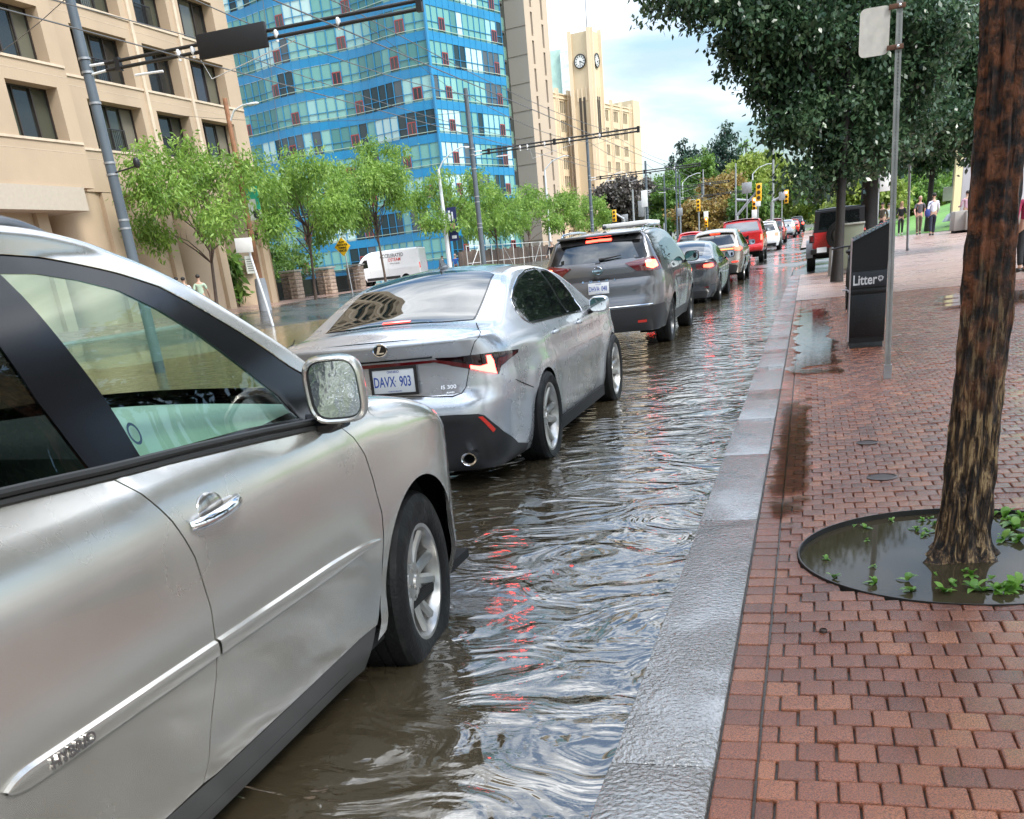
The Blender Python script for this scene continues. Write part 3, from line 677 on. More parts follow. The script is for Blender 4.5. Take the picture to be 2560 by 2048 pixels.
# local y = world-RXY ; local z = world+.10
RB=Body(-2.39,2.34,.925,.42,.46,.10,.30,
  side=[(.2,.10),(.30,.055),(.40,.03),(.46,.030),(.60,.018),(.80,.004),(.95,.0),(1.04,.012),(1.10,.035),(1.15,.07),(1.19,.085),(1.35,.135),(1.50,.195),(1.62,.26)],
  rear=[(.2,.06),(.5,0),(.9,.02),(1.2,.08),(1.6,.35)],
  front=[(.2,.06),(.5,.0),(.75,.03),(.95,.14),(1.1,.4)],
  ztop=[(-2.3,1.56),(-1.6,1.66),(-.9,1.70),(-.4,1.70),(0,1.683),(.2,1.655),(.35,1.615),(.46,1.57),(.57,1.51),(.7,1.43),(.84,1.345),(1.0,1.235),(1.10,1.15),(1.18,1.125),(1.35,1.105),(1.6,1.06),(1.85,.99),(2.05,.90),(2.3,.78)],
  rtop=lambda y:.026 if y<1.0 else lerp(.026,.08,sm((y-1.0)/.25)),crown=.045,zlow=.26,taper=.02,flares=[(1.43,.36,.40,.022),(-1.28,.36,.40,.022)])
def RXP(px,py,it=6):
    "photo pixel -> (local y, local z) on the right flank"
    X=RXX+.92
    for _ in range(it):
        w=W(px,py,X=X); q=RB.sy(w[1]-RXY); p=RB.p(q,w[2]-RXZ); X=RXX+p.x
    return (w[1]-RXY,w[2]-RXZ)
def PA(L_): return [RXP(x/2,540+y/2) for x,y in L_]
def Y3(L_): return [('y',a,b) for a,b in L_]
belt=[(-2.2,1.235),(-1.0,1.205),(-.54,1.19),(-.38,1.18),(-.17,1.165),(.11,1.15),(.5,1.125),(.76,1.105)]
belt+=[(1.1,1.085)]
zbelt=lambda y:interp(belt,y)
# door/fender seams in (local y, local z)
seam1=[(-.17,1.165),(-.11,1.10),(-.06,1.02),(-.02,.92),(0,.78),(-.01,.66),(-.03,.60),(-.08,.50),(-.12,.42),(-.165,.365)]
seam2=[(.89,1.08),(.97,1.02),(1.02,.95),(1.05,.86),(1.07,.74),(1.055,.66),(1.02,.57)]
g=.003
arcF=RB.arch(1.43,.37,.415,zb=.20); arcR=RB.arch(-1.28,.37,.415,zb=.20)
# front door
fd=[('y',a+g,b) for a,b in seam1]+[('y',-.1,.358),('y',.3,.36),('y',.7,.365),('y',.93,.372),('y',1.0,.50)]+[('y',a-g,b) for a,b in seam2[::-1]]+[('y',.76,1.105),('y',.5,1.125),('y',.11,1.15)]
dF=both(RB,'front_door',silrx,rx,fd,st=(.05,.035),edge=.02)
rdr=[('y',a-g,b) for a,b in seam1]+[('y',-.5,.362),('y',-.78,.38),('y',-.86,.50),('y',-.92,.66),('y',-1.03,.80),('y',-1.10,.95),('y',-1.12,1.205),('y',-.54,1.19),('y',-.38,1.18)]
dR=both(RB,'rear_door',silrx,rx,rdr,st=(.05,.035),edge=.02)
# fender, bumper, quarter: skin with arch
sh=lambda y: RB.sy(y)
fen=[('y',a+g,b) for a,b in seam2]+[('y',.97,.45),('y',.95,.372),('y',.93,.30)]
poly=RB.out(fen)
pa=[p for p in arcF]  # from front foot to rear foot
fpoly=RB.out([('y',.955,.30),('y',.965,.42)])+RB.out([('y',a+g,b) for a,b in seam2[::-1]])
tops=[(RB.sy(.95),1.10),(RB.sy(1.07),1.113)]+[(RB.sy(y),RB.ztop(0,y)) for y in (1.16,1.25,1.3,1.4,1.5,1.6,1.7,1.8,1.88)]
cut=[(RB.sy(1.90),.97),(RB.sy(1.885),.86),(RB.sy(1.86),.76),(RB.sy(1.80),.70)]
af=[p for p in arcF if p[1]>.30 and p[0]<RB.sy(1.78)]
fpoly=fpoly+[(RB.sy(.885),1.085)]+tops+cut+af
ex=[]
for q,z in tops:
    for k in (.1,.25,.45,.7,.9): ex.append((q,z-RB.R(y if False else 0)*k))
fo_=both(RB,'front_fender',silrx,rx,fpoly,raw=True,st=(.045,.035),edge=.0)
def addedge(obs,q0,q1,n):
    for k_,o in enumerate(obs):
        m=MB(); RB.edge(m,q0,q1,n,False)
        if k_: m.v=[(-a,b,c) for a,b,c in m.v]; m.f=[tuple(reversed(f)) for f in m.f]
        bm=bmesh.new(); bm.from_mesh(o.data); vs=[bm.verts.new(v) for v in m.v]
        for f in m.f: bm.faces.new([vs[i] for i in f])
        bmesh.ops.remove_doubles(bm,verts=bm.verts,dist=.002); bm.to_mesh(o.data); bm.free(); o.data.polygons.foreach_set('use_smooth',[True]*len(o.data.polygons)); o.data.set_sharp_from_angle(angle=R(40))
addedge(fo_,RB.sy(1.16),RB.sy(1.88),24)
# lower front bumper from the arch forward
bp=[(RB.sy(1.80),.695),(RB.sy(1.86),.755),(RB.sy(1.885),.80),(RB.sy(2.0),.80),(RB.L-.3,.74),(RB.L,.72),(RB.L,.24),(RB.sy(2.0),.24),(RB.sy(1.80),.26)]
bp+= [p for p in arcF if p[1]>.27 and p[0]>RB.sy(1.785)]
both(RB,'front_bumper',silrx,rx,join=True,pts=bp,raw=True,st=(.05,.045),edge=.02)
hl=[(RB.sy(1.885),.805),(RB.sy(1.905),.97),(RB.sy(2.0),.955),(RB.sy(2.1),.90),(RB.L-.42,.86),(RB.L-.45,.76),(RB.sy(2.02),.80)]
hlo=both(RB,'headlight',mt('clear lamp',(.55,.55,.56),.08,metal=.6,coat=1),rx,hl,raw=True,st=(.04,.03),edge=.02,off=.002)
# hood + windshield + roof via cap
m=MB(); RB.capgrid(m,1.15,2.30,nu=20); m.build('hood',silrx,rx)
def capregion(name,mat,y0,y1,u,off=.0):
    m=MB(); RB.capgrid(m,y0,y1,nu=20,off=off,urange=(-u,u)); return m.build(name,mat,rx)
glassrx=bpy.data.materials.new('tinted car glass'); glassrx.use_nodes=True; t=glassrx.node_tree
for q in list(t.nodes): t.nodes.remove(q)
N=t.nodes.new; K=t.links.new; out=N('ShaderNodeOutputMaterial'); tr=N('ShaderNodeBsdfTransparent'); tr.inputs[0].default_value=(.60,.80,.70,1); gl=N('ShaderNodeBsdfGlossy'); gl.inputs['Roughness'].default_value=.01; gl.inputs[0].default_value=(.9,.97,.95,1)
lw=N('ShaderNodeLayerWeight'); lw.inputs[0].default_value=.5; pw=N('ShaderNodeMath'); pw.operation='POWER'; pw.inputs[1].default_value=4.5; K(lw.outputs['Facing'],pw.inputs[0]); fr=N('ShaderNodeMath'); fr.operation='MULTIPLY_ADD'; fr.inputs[1].default_value=.93; fr.inputs[2].default_value=.07; K(pw.outputs[0],fr.inputs[0]); mxs=N('ShaderNodeMixShader'); K(fr.outputs[0],mxs.inputs[0]); K(tr.outputs[0],mxs.inputs[1]); K(gl.outputs[0],mxs.inputs[2]); K(mxs.outputs[0],out.inputs[0])
gclear=glassrx.copy(); gclear.name='clear car glass'; gclear.node_tree.nodes['Transparent BSDF'].inputs[0].default_value=(.88,.93,.90,1)
gdark=glassrx.copy(); gdark.name='privacy glass'; gdark.node_tree.nodes['Transparent BSDF'].inputs[0].default_value=(.045,.05,.05,1)
capregion('windshield',gclear,.24,1.08,.93)
capregion('roof',silrx,-2.35,.24,1.0)
m=MB(); RB.capgrid(m,.24,1.15,nu=2,urange=(.93,1)); RB.capgrid(m,.24,1.15,nu=2,urange=(-1,-.93)); RB.capgrid(m,1.08,1.15,nu=20,urange=(-.93,.93)); m.build('windshield_frame',blk,rx)
# side glasshouse: outlines traced on the flank surface
gw=PA([(0,288),(200,290),(400,322),(600,372),(800,468),(1000,592),(1200,742),(1400,902),(1505,1010),(1250,1062),(1000,1130),(712,1207),(600,1020),(500,868),(380,710),(250,548),(120,400),(10,292)])
gw=[(a,b) for a,b in gw]
rg=PA([(0,640),(100,780),(200,930),(330,1100),(462,1272),(200,1330),(0,1372)])
# rear side window carried on backwards out of frame
ry0,rz0=rg[0]; bzb=rg[-1][1]; ytop=lerp(gw[0][0],ry0,.5)
rgp=[(rg[4][0],rg[4][1]),(rg[3][0],rg[3][1]),(rg[2][0],rg[2][1]),(rg[1][0],rg[1][1]),(rg[0][0],rg[0][1]),(gw[0][0]-.18,gw[0][1]+.005),(-1.05,gw[0][1]+.005),(-1.15,1.25),(rg[-1][0]-.2,bzb+.005),(rg[-1][0],bzb),(rg[-2][0],rg[-2][1])]
print('RX front glass',[(round(a,2),round(b,2)) for a,b in gw]); print('RX rear glass',[(round(a,2),round(b,2)) for a,b in rgp])
def glasspanel(name,pts,mat,off=-.006):
    return both(RB,name,mat,rx,Y3(pts),st=(.06,.05),edge=0,off=off)
glasspanel('front_window',gw,glassrx); glasspanel('rear_window',rgp,gdark)
qg=[(-1.2,1.26),(-1.12,1.55),(-1.7,1.50),(-2.0,1.30)]
glasspanel('quarter_window',qg,gdark)
# silver roof side rail + black frame: skin above the belt with the three window holes
roofl=PA([(0,189),(196,202),(326,225),(457,251),(588,281),(800,350),(930,418),(1061,493),(1192,571),(1322,656),(1453,751),(1544,803)])
print('roof rail low',[(round(a,2),round(b,2)) for a,b in roofl])
rlz=[(-2.4,1.57),(-1.0,1.635)]+[(a,b) for a,b in roofl]
rl=lambda y:interp(rlz,y)
yb=[-2.30+i*.06 for i in range(0,60)]; yb=[y for y in yb if y<1.08]
black=[('y',y,zbelt(y)-.0) for y in yb]+[('y',1.10,1.08)]+[('y',y,min(rl(y),RB.ztop(0,y)-RB.R(y)-.004)) for y in reversed(yb) if rl(y)>zbelt(y)+.01]
both(RB,'window_frame',blk,rx,black,holes=[RB.out(Y3(gw)),RB.out(Y3(rgp)),RB.out(Y3(qg))],st=(.06,.04),edge=.01,off=-.004)
def railpt(a,b):
    q=lerp(RB.sy(-2.30),RB.sy(1.09),a); y=RB.at(q)[1]; zt=RB.ztop(q); r_=RB.R(y); zl=min(rl(y),zt-r_-.004); zs=zt-r_
    return RB.p(q,lerp(zl,zs,b/.4)) if b<=.4 else RB.p(q,zs+r_*math.sin((b-.4)/.6*math.pi/2))
for sd in (1,-1):
    m=MB(); m.grid(railpt,90,10)
    if sd<0: m.v=[(-a,b,c) for a,b,c in m.v]; m.f=[tuple(reversed(f)) for f in m.f]
    m.build('roof_rail_panel',silrx,rx,smooth=40)
# black belt moulding
for sx_ in (1,-1):
    m=MB(); pts=[];pt2=[]
    for i in range(40):
        y=lerp(-1.9,.93,i/39); p=RB.p(RB.sy(y),zbelt(y)+.004,.006); pts.append((p.x*sx_,p.y,p.z)); p=RB.p(RB.sy(y),zbelt(y)-.014,.002); pt2.append((p.x*sx_,p.y,p.z))
    m.tube(pts,.0105,8); m.tube(pt2,.008,6)
    m.build('belt_moulding',rub,rx)
# rear quarter and tail (mostly out of frame)
hq=[('y',-1.13,1.235)]+[('y',y,zbelt(y)) for y in (-1.3,-1.6,-1.9,-2.1)]
arR=[p for p in arcR if p[1]>.30]
q=[(RB.sy(-.86),.30)]+arR[0:]+[(RB.sy(-1.85),.26),(0,.26),(0,1.25),(RB.sx(.6),1.25),(RB.sy(-2.1),1.24),(RB.sy(-1.12),1.208)]+RB.out([('y',-1.10,.95),('y',-1.03,.80),('y',-.92,.66),('y',-.86,.50),('y',-.79,.38)])
both(RB,'rear_quarter',silrx,rx,join=True,pts=q,raw=True,st=(.08,.06),edge=0)
both(RB,'tailgate_glass',gdark,rx,join=True,pts=[(0,1.255),(RB.sy(-2.06),1.255),(RB.sy(-2.3),1.50),(0,1.52)],raw=True,st=(.08,.06),edge=0)
# sill
both(RB,'sill',mt('satin grey sill',(.05,.05,.048),.42),rx,[('y',-.85,.20),('y',.92,.20),('y',.93,.372),('y',.3,.352),('y',-.1,.35),('y',-.78,.372)],st=(.1,.05),edge=.05,off=-.004)
# inner dark shell behind the seams, arch linings, floor
m=MB(); RB.panel(m,[(RB.sy(-2.0),.24),(RB.sy(-1.75),.24),(RB.sy(-1.70),.80),(RB.sy(-.86),.80),(RB.sy(-.82),.24),(RB.sy(.97),.24),(RB.sy(1.0),.80),(RB.sy(1.86),.80),(RB.sy(1.9),.24),(RB.L,.3),(RB.L,.85),(RB.sy(1.5),.99),(RB.sy(.8),1.05),(RB.sy(-2.0),1.15)],raw=True,st=(.12,.1),edge=0,off=-.035)
for sx_ in (1,-1):
    for wy in (1.43,-1.28): liner(m,wy,.37,.44,sx_*.45,sx_*.80,a0=-.3)
m.box(-.85,.85,-2.2,2.1,.26,.30); m.box(-.46,.46,.95,1.9,.25,.9)
m.build('underbody',dk,rx,smooth=None)
# body side moulding, tapered ends, with the word on it
ms_=MB()
def mould(y0,y1,taper0,taper1,sd):
    n=30; v=[];f=[]
    for sx_ in (sd,):
        k0=len(v)
        for i in range(n+1):
            y=lerp(y0,y1,i/n); zc=lerp(.685,.660,(y+.7)/1.75); hh=.023
            a=1
            if taper0 and y<y0+.06: a=math.sqrt(max(.02,(y-y0)/.06))
            if taper1 and y>y1-.35: a=math.sqrt(max(.01,(y1-y)/.35))
            hh*=a; q=RB.sy(y)
            for dz_,o_ in ((-1,0),(-.8,.010),(0,.013),(.75,.011),(1,0)):
                p=RB.p(q,zc+dz_*hh,o_); v.append((p.x*sx_,p.y,p.z))
        for i in range(n):
            for j in range(4):
                a_=k0+i*5+j; f.append((a_,a_+5,a_+6,a_+1) if sx_>0 else (a_+1,a_+6,a_+5,a_))
    return v,f
for k_,sd in enumerate((1,-1)):
    mr_=MB(); mr_.add(*mould(-.745,-.012,True,False,sd)); mr_.build('side_moulding',silrx,dR[k_],smooth=50)
    mr_=MB(); mr_.add(*mould(.0,1.01,False,True,sd)); mr_.build('side_moulding',silrx,dF[k_],smooth=50)
p=RB.p(RB.sy(-.565),.683,.0145); text('HYBRID',.034,mt('dull chrome',(.38,.37,.36),.22,metal=1),'badge',dR[0],frame(p,(0,1,.0),(-.02,0,1)),.0025,bold=.0008,sx=1.12)
# door handles
for nm,hy,hz,par in (('front',.105,1.005,dF),('rear',-.98,1.03,dR)):
    for sx_ in (1,-1):
        p=RB.p(RB.sy(hy),hz,0)
        c=MB(); c.sell((p.x*sx_-.006*sx_,p.y-.005,p.z),(.014,.062,.047),.95,nu=24,nv=16)
        par_=par[0 if sx_>0 else 1]; cup=c.build('handle_recess',mt('handle cup',(.30,.29,.27),.18,metal=.8,coat=1),par_)
        h=MB(); pts=[]
        for i in range(9):
            t_=i/8; yy=lerp(-.115,.105,t_); bow=.030*math.sin(math.pi*min(1,max(0,t_)))**.5 if 0<t_<1 else 0
            pts.append((p.x*sx_+sx_*(.006+bow),p.y+yy,p.z+lerp(-.012,.006,t_)))
        h.tube(pts,[.012,.0145,.0155,.016,.016,.016,.0155,.014,.010],12)
        h.build('door_handle',chrome,par_)
# mirror
for sx_ in (1,-1):
    w=W(842,975,X=RXX+1.0)
    my,mz=w[1]-RXY,w[2]-RXZ
    if sx_==1: print('mirror at',my,mz)
    c=MB(); Mr=Matrix.Rotation(sx_*R(8),3,'Z')
    cx=sx_*.99
    # shell: lofted rounded rectangle, open side to the rear
    def rr(a,b,c0=.36,n=28): return [(a*math.copysign(abs(math.cos(2*math.pi*i/n))**c0,math.cos(2*math.pi*i/n)),b*math.copysign(abs(math.sin(2*math.pi*i/n))**c0,math.sin(2*math.pi*i/n))) for i in range(n)]
    prof=[(.0,.118,.092),(-.010,.121,.096),(.02,.124,.098),(.05,.118,.093),(.08,.098,.078),(.098,.065,.052),(.104,.02,.018)]
    rings=[]
    for dy,a,b_ in ((-.004,.078,.086),(-.012,.083,.091),(-.008,.090,.098),(.02,.094,.102),(.06,.088,.096),(.09,.072,.078),(.108,.045,.048),(.113,.012,.012)):
        rings.append([Mr@Vector((x+dy*-.35*sx_*.3,dy*1.15-z*.10,z)) for x,z in rr(a,b_,.55)])
    v=[];f=[];n_=28
    for rg_ in rings: v+=[q_+Vector((cx,my,mz)) for q_ in rg_]
    for k in range(len(rings)-1):
        for i in range(n_): f.append((k*n_+i,k*n_+(i+1)%n_,(k+1)*n_+(i+1)%n_,(k+1)*n_+i) )
    c.add(v,f); mo_=c.build('side_mirror',silrx,rx,smooth=50)
    gls=MB(); v=[Mr@Vector((x,.006-z*.10,z))+Vector((cx,my,mz)) for x,z in rr(.074,.083,.5)]; gls.add(v,[tuple(range(n_))]); 
    gls.build('mirror_glass',mt('mirror glass wet',(.75,.80,.82),.05,metal=1,bump=.12,bs=30),mo_,smooth=None)
    bz=MB(); v=[Mr@Vector((x,.001-z*.10,z))+Vector((cx,my,mz)) for x,z in rr(.082,.090,.5)]+[Mr@Vector((x,.004-z*.10,z))+Vector((cx,my,mz)) for x,z in rr(.073,.082,.5)]
    bz.add(v,[(i,(i+1)%n_,n_+(i+1)%n_,n_+i) for i in range(n_)]); bz.build('mirror_bezel',rub,mo_)
    st_=MB(); st_.tube([(sx_*.86,my+.05,1.10),(sx_*.93,my+.05,mz-.10),(sx_*.99,my+.04,mz-.085)],[.035,.032,.03],10); st_.build('mirror_arm',blk,mo_)
# wheels
for sx_ in (1,-1):
    wheel(rx,sx_*.79,1.43,.36,.362,.229,.235,alloy,tyre,'twin',sx_,steer=R(5))
    wheel(rx,sx_*.79,-1.28,.36,.362,.229,.235,alloy,tyre,'twin',sx_)
for sx_ in (1,-1):
    rp=[W(a,b,X=RXX+.60) for a,b in ((0,578),(45,584),(85,592),(120,601),(150,608),(172,613))]; rp=[(sx_*.60,p[1]-RXY,p[2]-RXZ) for p in rp]; m=MB(); m.tube([(sx_*.60,-2.0,rp[0][2]-.02),(sx_*.60,-1.8,rp[0][2]+.02),(sx_*.60,-.6,rp[0][2]+.015)]+rp,[.02,.033,.035,.034,.030,.024,.017,.010,.004],12); m.build('roof_rack_rail',mt('dark roof rail',(.06,.065,.07),.3,metal=.5),rx)
# interior: dashboard, wheel, seats
teal=mt('grey-green dashboard',(.32,.41,.37),.5,var=.08,vs=3); seat=mt('grey leather',(.22,.21,.19),.5)
m=MB(); m.grid(lambda a,b:((a-.5)*1.56,lerp(.20,.98,b)+(.04*math.cos((a-.5)*4)),1.135-.06*(1-b)**2-.26*max(0,.12-b)/.12+.03*math.sin(a*math.pi)),24,16); m.build('dashboard',teal,rx,smooth=60)
m=MB(); m.box(-.78,.78,.28,.80,.5,.93); m.box(-.8,-.0,-.9,-.85,.3,.32); m.build('dashboard_base',mt('dark cabin',(.02,.022,.022),.8),rx,smooth=None)
m=MB(); Mw=Matrix.Translation((-.37,.12,1.06))@Matrix.Rotation(R(-66),4,'X')
m.tube([Mw@Vector((.185*math.cos(2*math.pi*i/32),.185*math.sin(2*math.pi*i/32),0)) for i in range(33)],.015,10,False)
m.sell(Mw@Vector((0,0,-.02)),(.085,.075,.03),.7,Mw.to_3x3())
for a in (-.1,math.pi+.1,-math.pi/2): m.tube([Mw@Vector((.05*math.cos(a),.05*math.sin(a),-.02)),Mw@Vector((.18*math.cos(a),.18*math.sin(a),0))],.016,8)
m.build('steering_wheel',teal,rx)
for x in (-.37,.37):
    m=MB(); m.sell((x,-.28,.72),(.25,.27,.11),.6); m.sell((x,-.56,1.02),(.24,.09,.36),.6,Matrix.Rotation(R(14),3,'X')); m.sell((x,-.66,1.42),(.13,.05,.09),.7); m.build('seat',seat,rx)
m=MB(); m.sell((0,-1.35,1.0),(.62,.10,.34),.5); m.build('rear_seat',seat,rx)
m=MB(); 
for q_ in ((-.8,.8),): m.box(-.82,.82,-1.9,-.75,.4,.45)
m.build('cabin_floor',mt('dark cabin',(.02,.022,.022),.8),rx)
m=MB(); m.sell((0,.28,1.50),(.11,.02,.035),.6); m.build('rear_view_mirror',blk,rx)
# round sticker on the front window
p1=RXP(340,1084); 
m=MB(); q0=RB.sy(p1[0])
def stick(rad,off,n=24):
    P_=[]
    for i in range(n):
        a=2*math.pi*i/n; P_.append(RB.p(RB.sy(p1[0]+rad*math.cos(a)*.8),p1[1]+rad*math.sin(a),off))
    return P_
P1=stick(.026,-.0045);P2=stick(.019,-.0045); m.add(P1+P2,[(i,(i+1)%24,24+(i+1)%24,24+i) for i in range(24)]); m.build('sticker',mt('navy sticker',(.01,.03,.06),.4),rx)
# ================= silver sport sedan =================
silis=paint('cool silver paint',(.52,.535,.56),.62,.26)
def redglow(name,es,col=(1,.04,.015)):
    return mt(name,(.22,.006,.006),.12,coat=1,emi=col,es=es)
redlens=mt('dark red lens',(.10,.004,.006),.10,coat=1); blkglass=mt('black glass',(.006,.007,.008),.025,coat=.0,ior=1.75)
def tubes_on(m,B,pts,r=.0025,off=-.0005,n=5,mir=True,closed=False):
    "a line laid along the skin; pts (s,z)"
    P=dens(pts,.04) if closed else [pts[0]]
    if not closed:
        P=[]
        for a,b in zip(pts,pts[1:]):
            k=max(1,int(math.hypot(b[0]-a[0],b[1]-a[1])/.04)); P+=[(lerp(a[0],b[0],i/k),lerp(a[1],b[1],i/k)) for i in range(k)]
        P.append(pts[-1])
    else: P.append(P[0])
    V=[B.p(a,b,off) for a,b in P]; m.tube(V,r,n)
    if mir: m.tube([(-v.x,v.y,v.z) for v in V],r,n)
def shrink(poly,d=.004):
    n=len(poly); A=sum(poly[i][0]*poly[(i+1)%n][1]-poly[(i+1)%n][0]*poly[i][1] for i in range(n)); sg=1 if A>0 else -1; o=[]
    for i in range(n):
        a=Vector(poly[i-1]);b=Vector(poly[i]);c=Vector(poly[(i+1)%n]); t=((b-a).normalized()+(c-b).normalized())
        if t.length<1e-6: t=(b-a)
        t.normalize(); o.append((b.x-t.y*d*sg,b.y+t.x*d*sg))
    return o
def sidemirror(B,par,y,z,x,mat,side,w=.105,h=.075,gm=None):
    c=MB(); c.sell((side*x,y+.02,z),(w,.055,h),.62,Matrix.Rotation(side*R(-6),3,'Z'),nu=24,nv=14); mo=c.build('side_mirror',mat,par,smooth=60)
    g_=MB(); n=20; v=[Vector((side*x+ (w-.014)*math.copysign(abs(math.cos(2*math.pi*i/n))**.6,math.cos(2*math.pi*i/n)),y-.037,z+(h-.012)*math.copysign(abs(math.sin(2*math.pi*i/n))**.6,math.sin(2*math.pi*i/n)))) for i in range(n)]
    g_.add(v,[tuple(range(n))]); g_.build('mirror_glass',mt('mirror glass',(.8,.83,.85),.04,metal=1),mo,smooth=None)
    a=MB(); a.tube([(side*(x-w*.6),y+.02,z-h*.6),(side*(B.hw-.10),y+.05,z-h*1.2)],[.022,.03],8); a.build('mirror_arm',blk,mo)
    return mo
ISO=(-2.735,8.36,-.04)
IB=Body(-2.36,2.35,.878,.40,.50,.13,.30,
  side=[(.13,.12),(.2,.07),(.32,.035),(.5,.02),(.62,.002),(.72,.0),(.80,.012),(.88,.012),(.95,.03),(1.0,.06),(1.05,.10),(1.15,.155),(1.25,.21),(1.34,.28),(1.42,.36)],
  rear=[(.13,.16),(.2,.10),(.30,.05),(.36,.03),(.44,.015),(.5,.0),(.60,.01),(.655,.03),(.68,.06),(.80,.06),(.90,.05),(.95,.035),(1.02,.0),(1.05,.005),(1.1,.02)],
  front=[(.2,.06),(.5,0),(.7,.05),(.95,.3)],
  ztop=[(-2.35,1.035),(-2.15,1.055),(-1.95,1.06),(-1.82,1.075),(-1.6,1.15),(-1.35,1.245),(-1.1,1.325),(-.85,1.372),(-.5,1.392),(-.2,1.392),(.1,1.375),(.35,1.33),(.6,1.24),(.85,1.13),(1.02,1.045),(1.2,1.02),(1.5,.985),(1.8,.92),(2.1,.82),(2.35,.68)],
  rtop=.045,crown=.045,zlow=.16,taper=.05,flares=[(-1.19,.33,.38,.020),(1.61,.33,.38,.018)])
A3=lambda x,y:(740+x/2.507,640+y/2.507)
def IH(L_,**k): return [IB.hit(*A3(x,y),ISO,**k) for x,y in L_]
iscar=thing('sport_sedan','silver sedan with lit L-shaped tail lamp, second in the queue, plate DAVX 903','car',ISO)
aR=IB.arch(-1.19,.33,.358,zb=.17); aF=IB.arch(1.61,.33,.352,zb=.17)
# side glass traced on the flank
win=IH([(1350,290),(1366,215),(1395,145),(1440,100),(1500,85),(1580,100),(1660,165),(1720,240),(1785,335),(1700,352),(1600,377),(1460,410),(1400,375)],smin=.6,smax=3.9,zr=(.7,1.39))
print('IS win',[(round(IB.at(a)[1],2),round(b,2)) for a,b in win])
sY=IB.sy
bz=lambda y:interp([(-1.6,1.02),(-1.0,1.0),(0,.985),(.95,.99)],y)
# doors
rd=[(-.93,1.01),(-.86,.80),(-.78,.62),(-.70,.5),(-.60,.36),(-.52,.25),(-.10,.23),(-.06,.60),(-.05,1.0)]
fd_=[(-.05,1.0),(-.06,.60),(-.10,.23),(.5,.225),(1.06,.23),(1.12,.45),(1.10,.70),(1.0,.99)]
doorsP=[[(sY(a),b) for a,b in d] for d in (rd,fd_)]
lidp=None
m=IB.full([aR,aF]+[dens(d,.03) for d in doorsP],st=(.06,.045)); 
IB.capgrid(m,-2.34,2.34,nu=28)
ob=m.build('body',silis,iscar,smooth=None); bm=bmesh.new(); bm.from_mesh(ob.data); bmesh.ops.remove_doubles(bm,verts=bm.verts,dist=.0015); bmesh.ops.recalc_face_normals(bm,faces=bm.faces); bm.to_mesh(ob.data); bm.free()
ob.data.polygons.foreach_set('use_smooth',[True]*len(ob.data.polygons)); ob.data.set_sharp_from_angle(angle=R(32))
for nm,d in zip(('rear_door','front_door'),doorsP):
    dd=both(IB,nm,silis,iscar,shrink(dens(d,.03),.0035),raw=True,st=(.06,.04),edge=.02)
    hy=-.98+.0; 
    for k_,sx_ in enumerate((1,-1)):
        yy=-.80 if nm=='rear_door' else .06; p=IB.p(sY(yy+.07),.90,.012); h=MB(); h.sell((sx_*(p.x-.002),p.y,p.z),(.018,.095,.016),.8); h.build('door_handle',silis,dd[k_],smooth=60)
        c=MB(); c.sell((sx_*(p.x-.022),p.y+.01,p.z-.004),(.012,.06,.034),.9); c.build('handle_recess',mt('cup shade',(.16,.165,.175),.25,metal=.7),dd[k_],smooth=60)
# glasshouse: black surround, chrome line, two panes a side
trim=shrink(dens(rounded(win,.05),.03),-.016)
both(IB,'window_trim',blk,iscar,trim,raw=True,st=(.06,.04),edge=.0,off=.0012)
gl_=rounded(win,.05)
yB=-.06
left=[p for p in gl_ if IB.at(p[0])[1]<yB-.02]; right_=[p for p in gl_ if IB.at(p[0])[1]>yB+.04]
def splitpoly(poly,ys,keep):
    o=[]; n=len(poly)
    for i in range(n):
        a,b=poly[i],poly[(i+1)%n]; ia=(a[0]<ys) if keep<0 else (a[0]>ys); ib=(b[0]<ys) if keep<0 else (b[0]>ys)
        if ia: o.append(a)
        if ia!=ib: t_=(ys-a[0])/(b[0]-a[0]); o.append((ys,lerp(a[1],b[1],t_)))
    return o
gdp=dens(gl_,.03)
both(IB,'rear_window',blkglass,iscar,splitpoly(gdp,sY(-.10),-1),raw=True,st=(.06,.05),edge=0,off=.0035)
both(IB,'front_window',blkglass,iscar,splitpoly(gdp,sY(-.03),1),raw=True,st=(.06,.05),edge=0,off=.0035)
for sd in (1,-1):
    m=MB(); V=[IB.p(a,b,.004) for a,b in trim]; m.tube([(v.x*sd,v.y,v.z) for v in V+[V[0]]],.0035,6); m.build('window_chrome',chrome,iscar)
# rear glass on the cap
rw=[IB.hit(*A3(x,y),ISO,cap=True,smin=.1,smax=3.0) for x,y in ((300,462),(330,400),(400,290),(470,215),(600,195),(900,178),(1238,178),(1190,300),(1140,418),(1000,430),(700,447))]
print('IS rear glass (y,u)',[(round(IB.at(a)[1],2),round(b,2)) for a,b in rw])
rwy=[(-1.80,-.80),(-1.0,-.90),(-.93,-.80),(-.90,-.4),(-.89,0),(-.90,.4),(-.93,.80),(-1.0,.90),(-1.80,.80),(-1.86,.5),(-1.875,0),(-1.86,-.5)]
rearglass=mt('rear screen',(.008,.012,.012),.02,ior=1.9)
m=MB(); IB.cappanel(m,[(a,b*1.02) for a,b in rwy],off=.0015); m.build('rear_window_frame',blk,iscar)
m=MB(); IB.cappanel(m,rwy,off=.0045); m.build('rear_screen',rearglass,iscar)
m=MB(); IB.cappanel(m,[(-1.835,-.15),(-1.80,-.15),(-1.80,.15),(-1.835,.15)],off=.008)
m.build('high_brake_light',redglow('lit brake bar',5),iscar)
wsy=[(.30,-.9),(.95,-.93),(1.02,0),(.95,.93),(.30,.9),(.24,0)]
m=MB(); IB.cappanel(m,wsy,off=.003); m.build('windshield',blkglass,iscar)
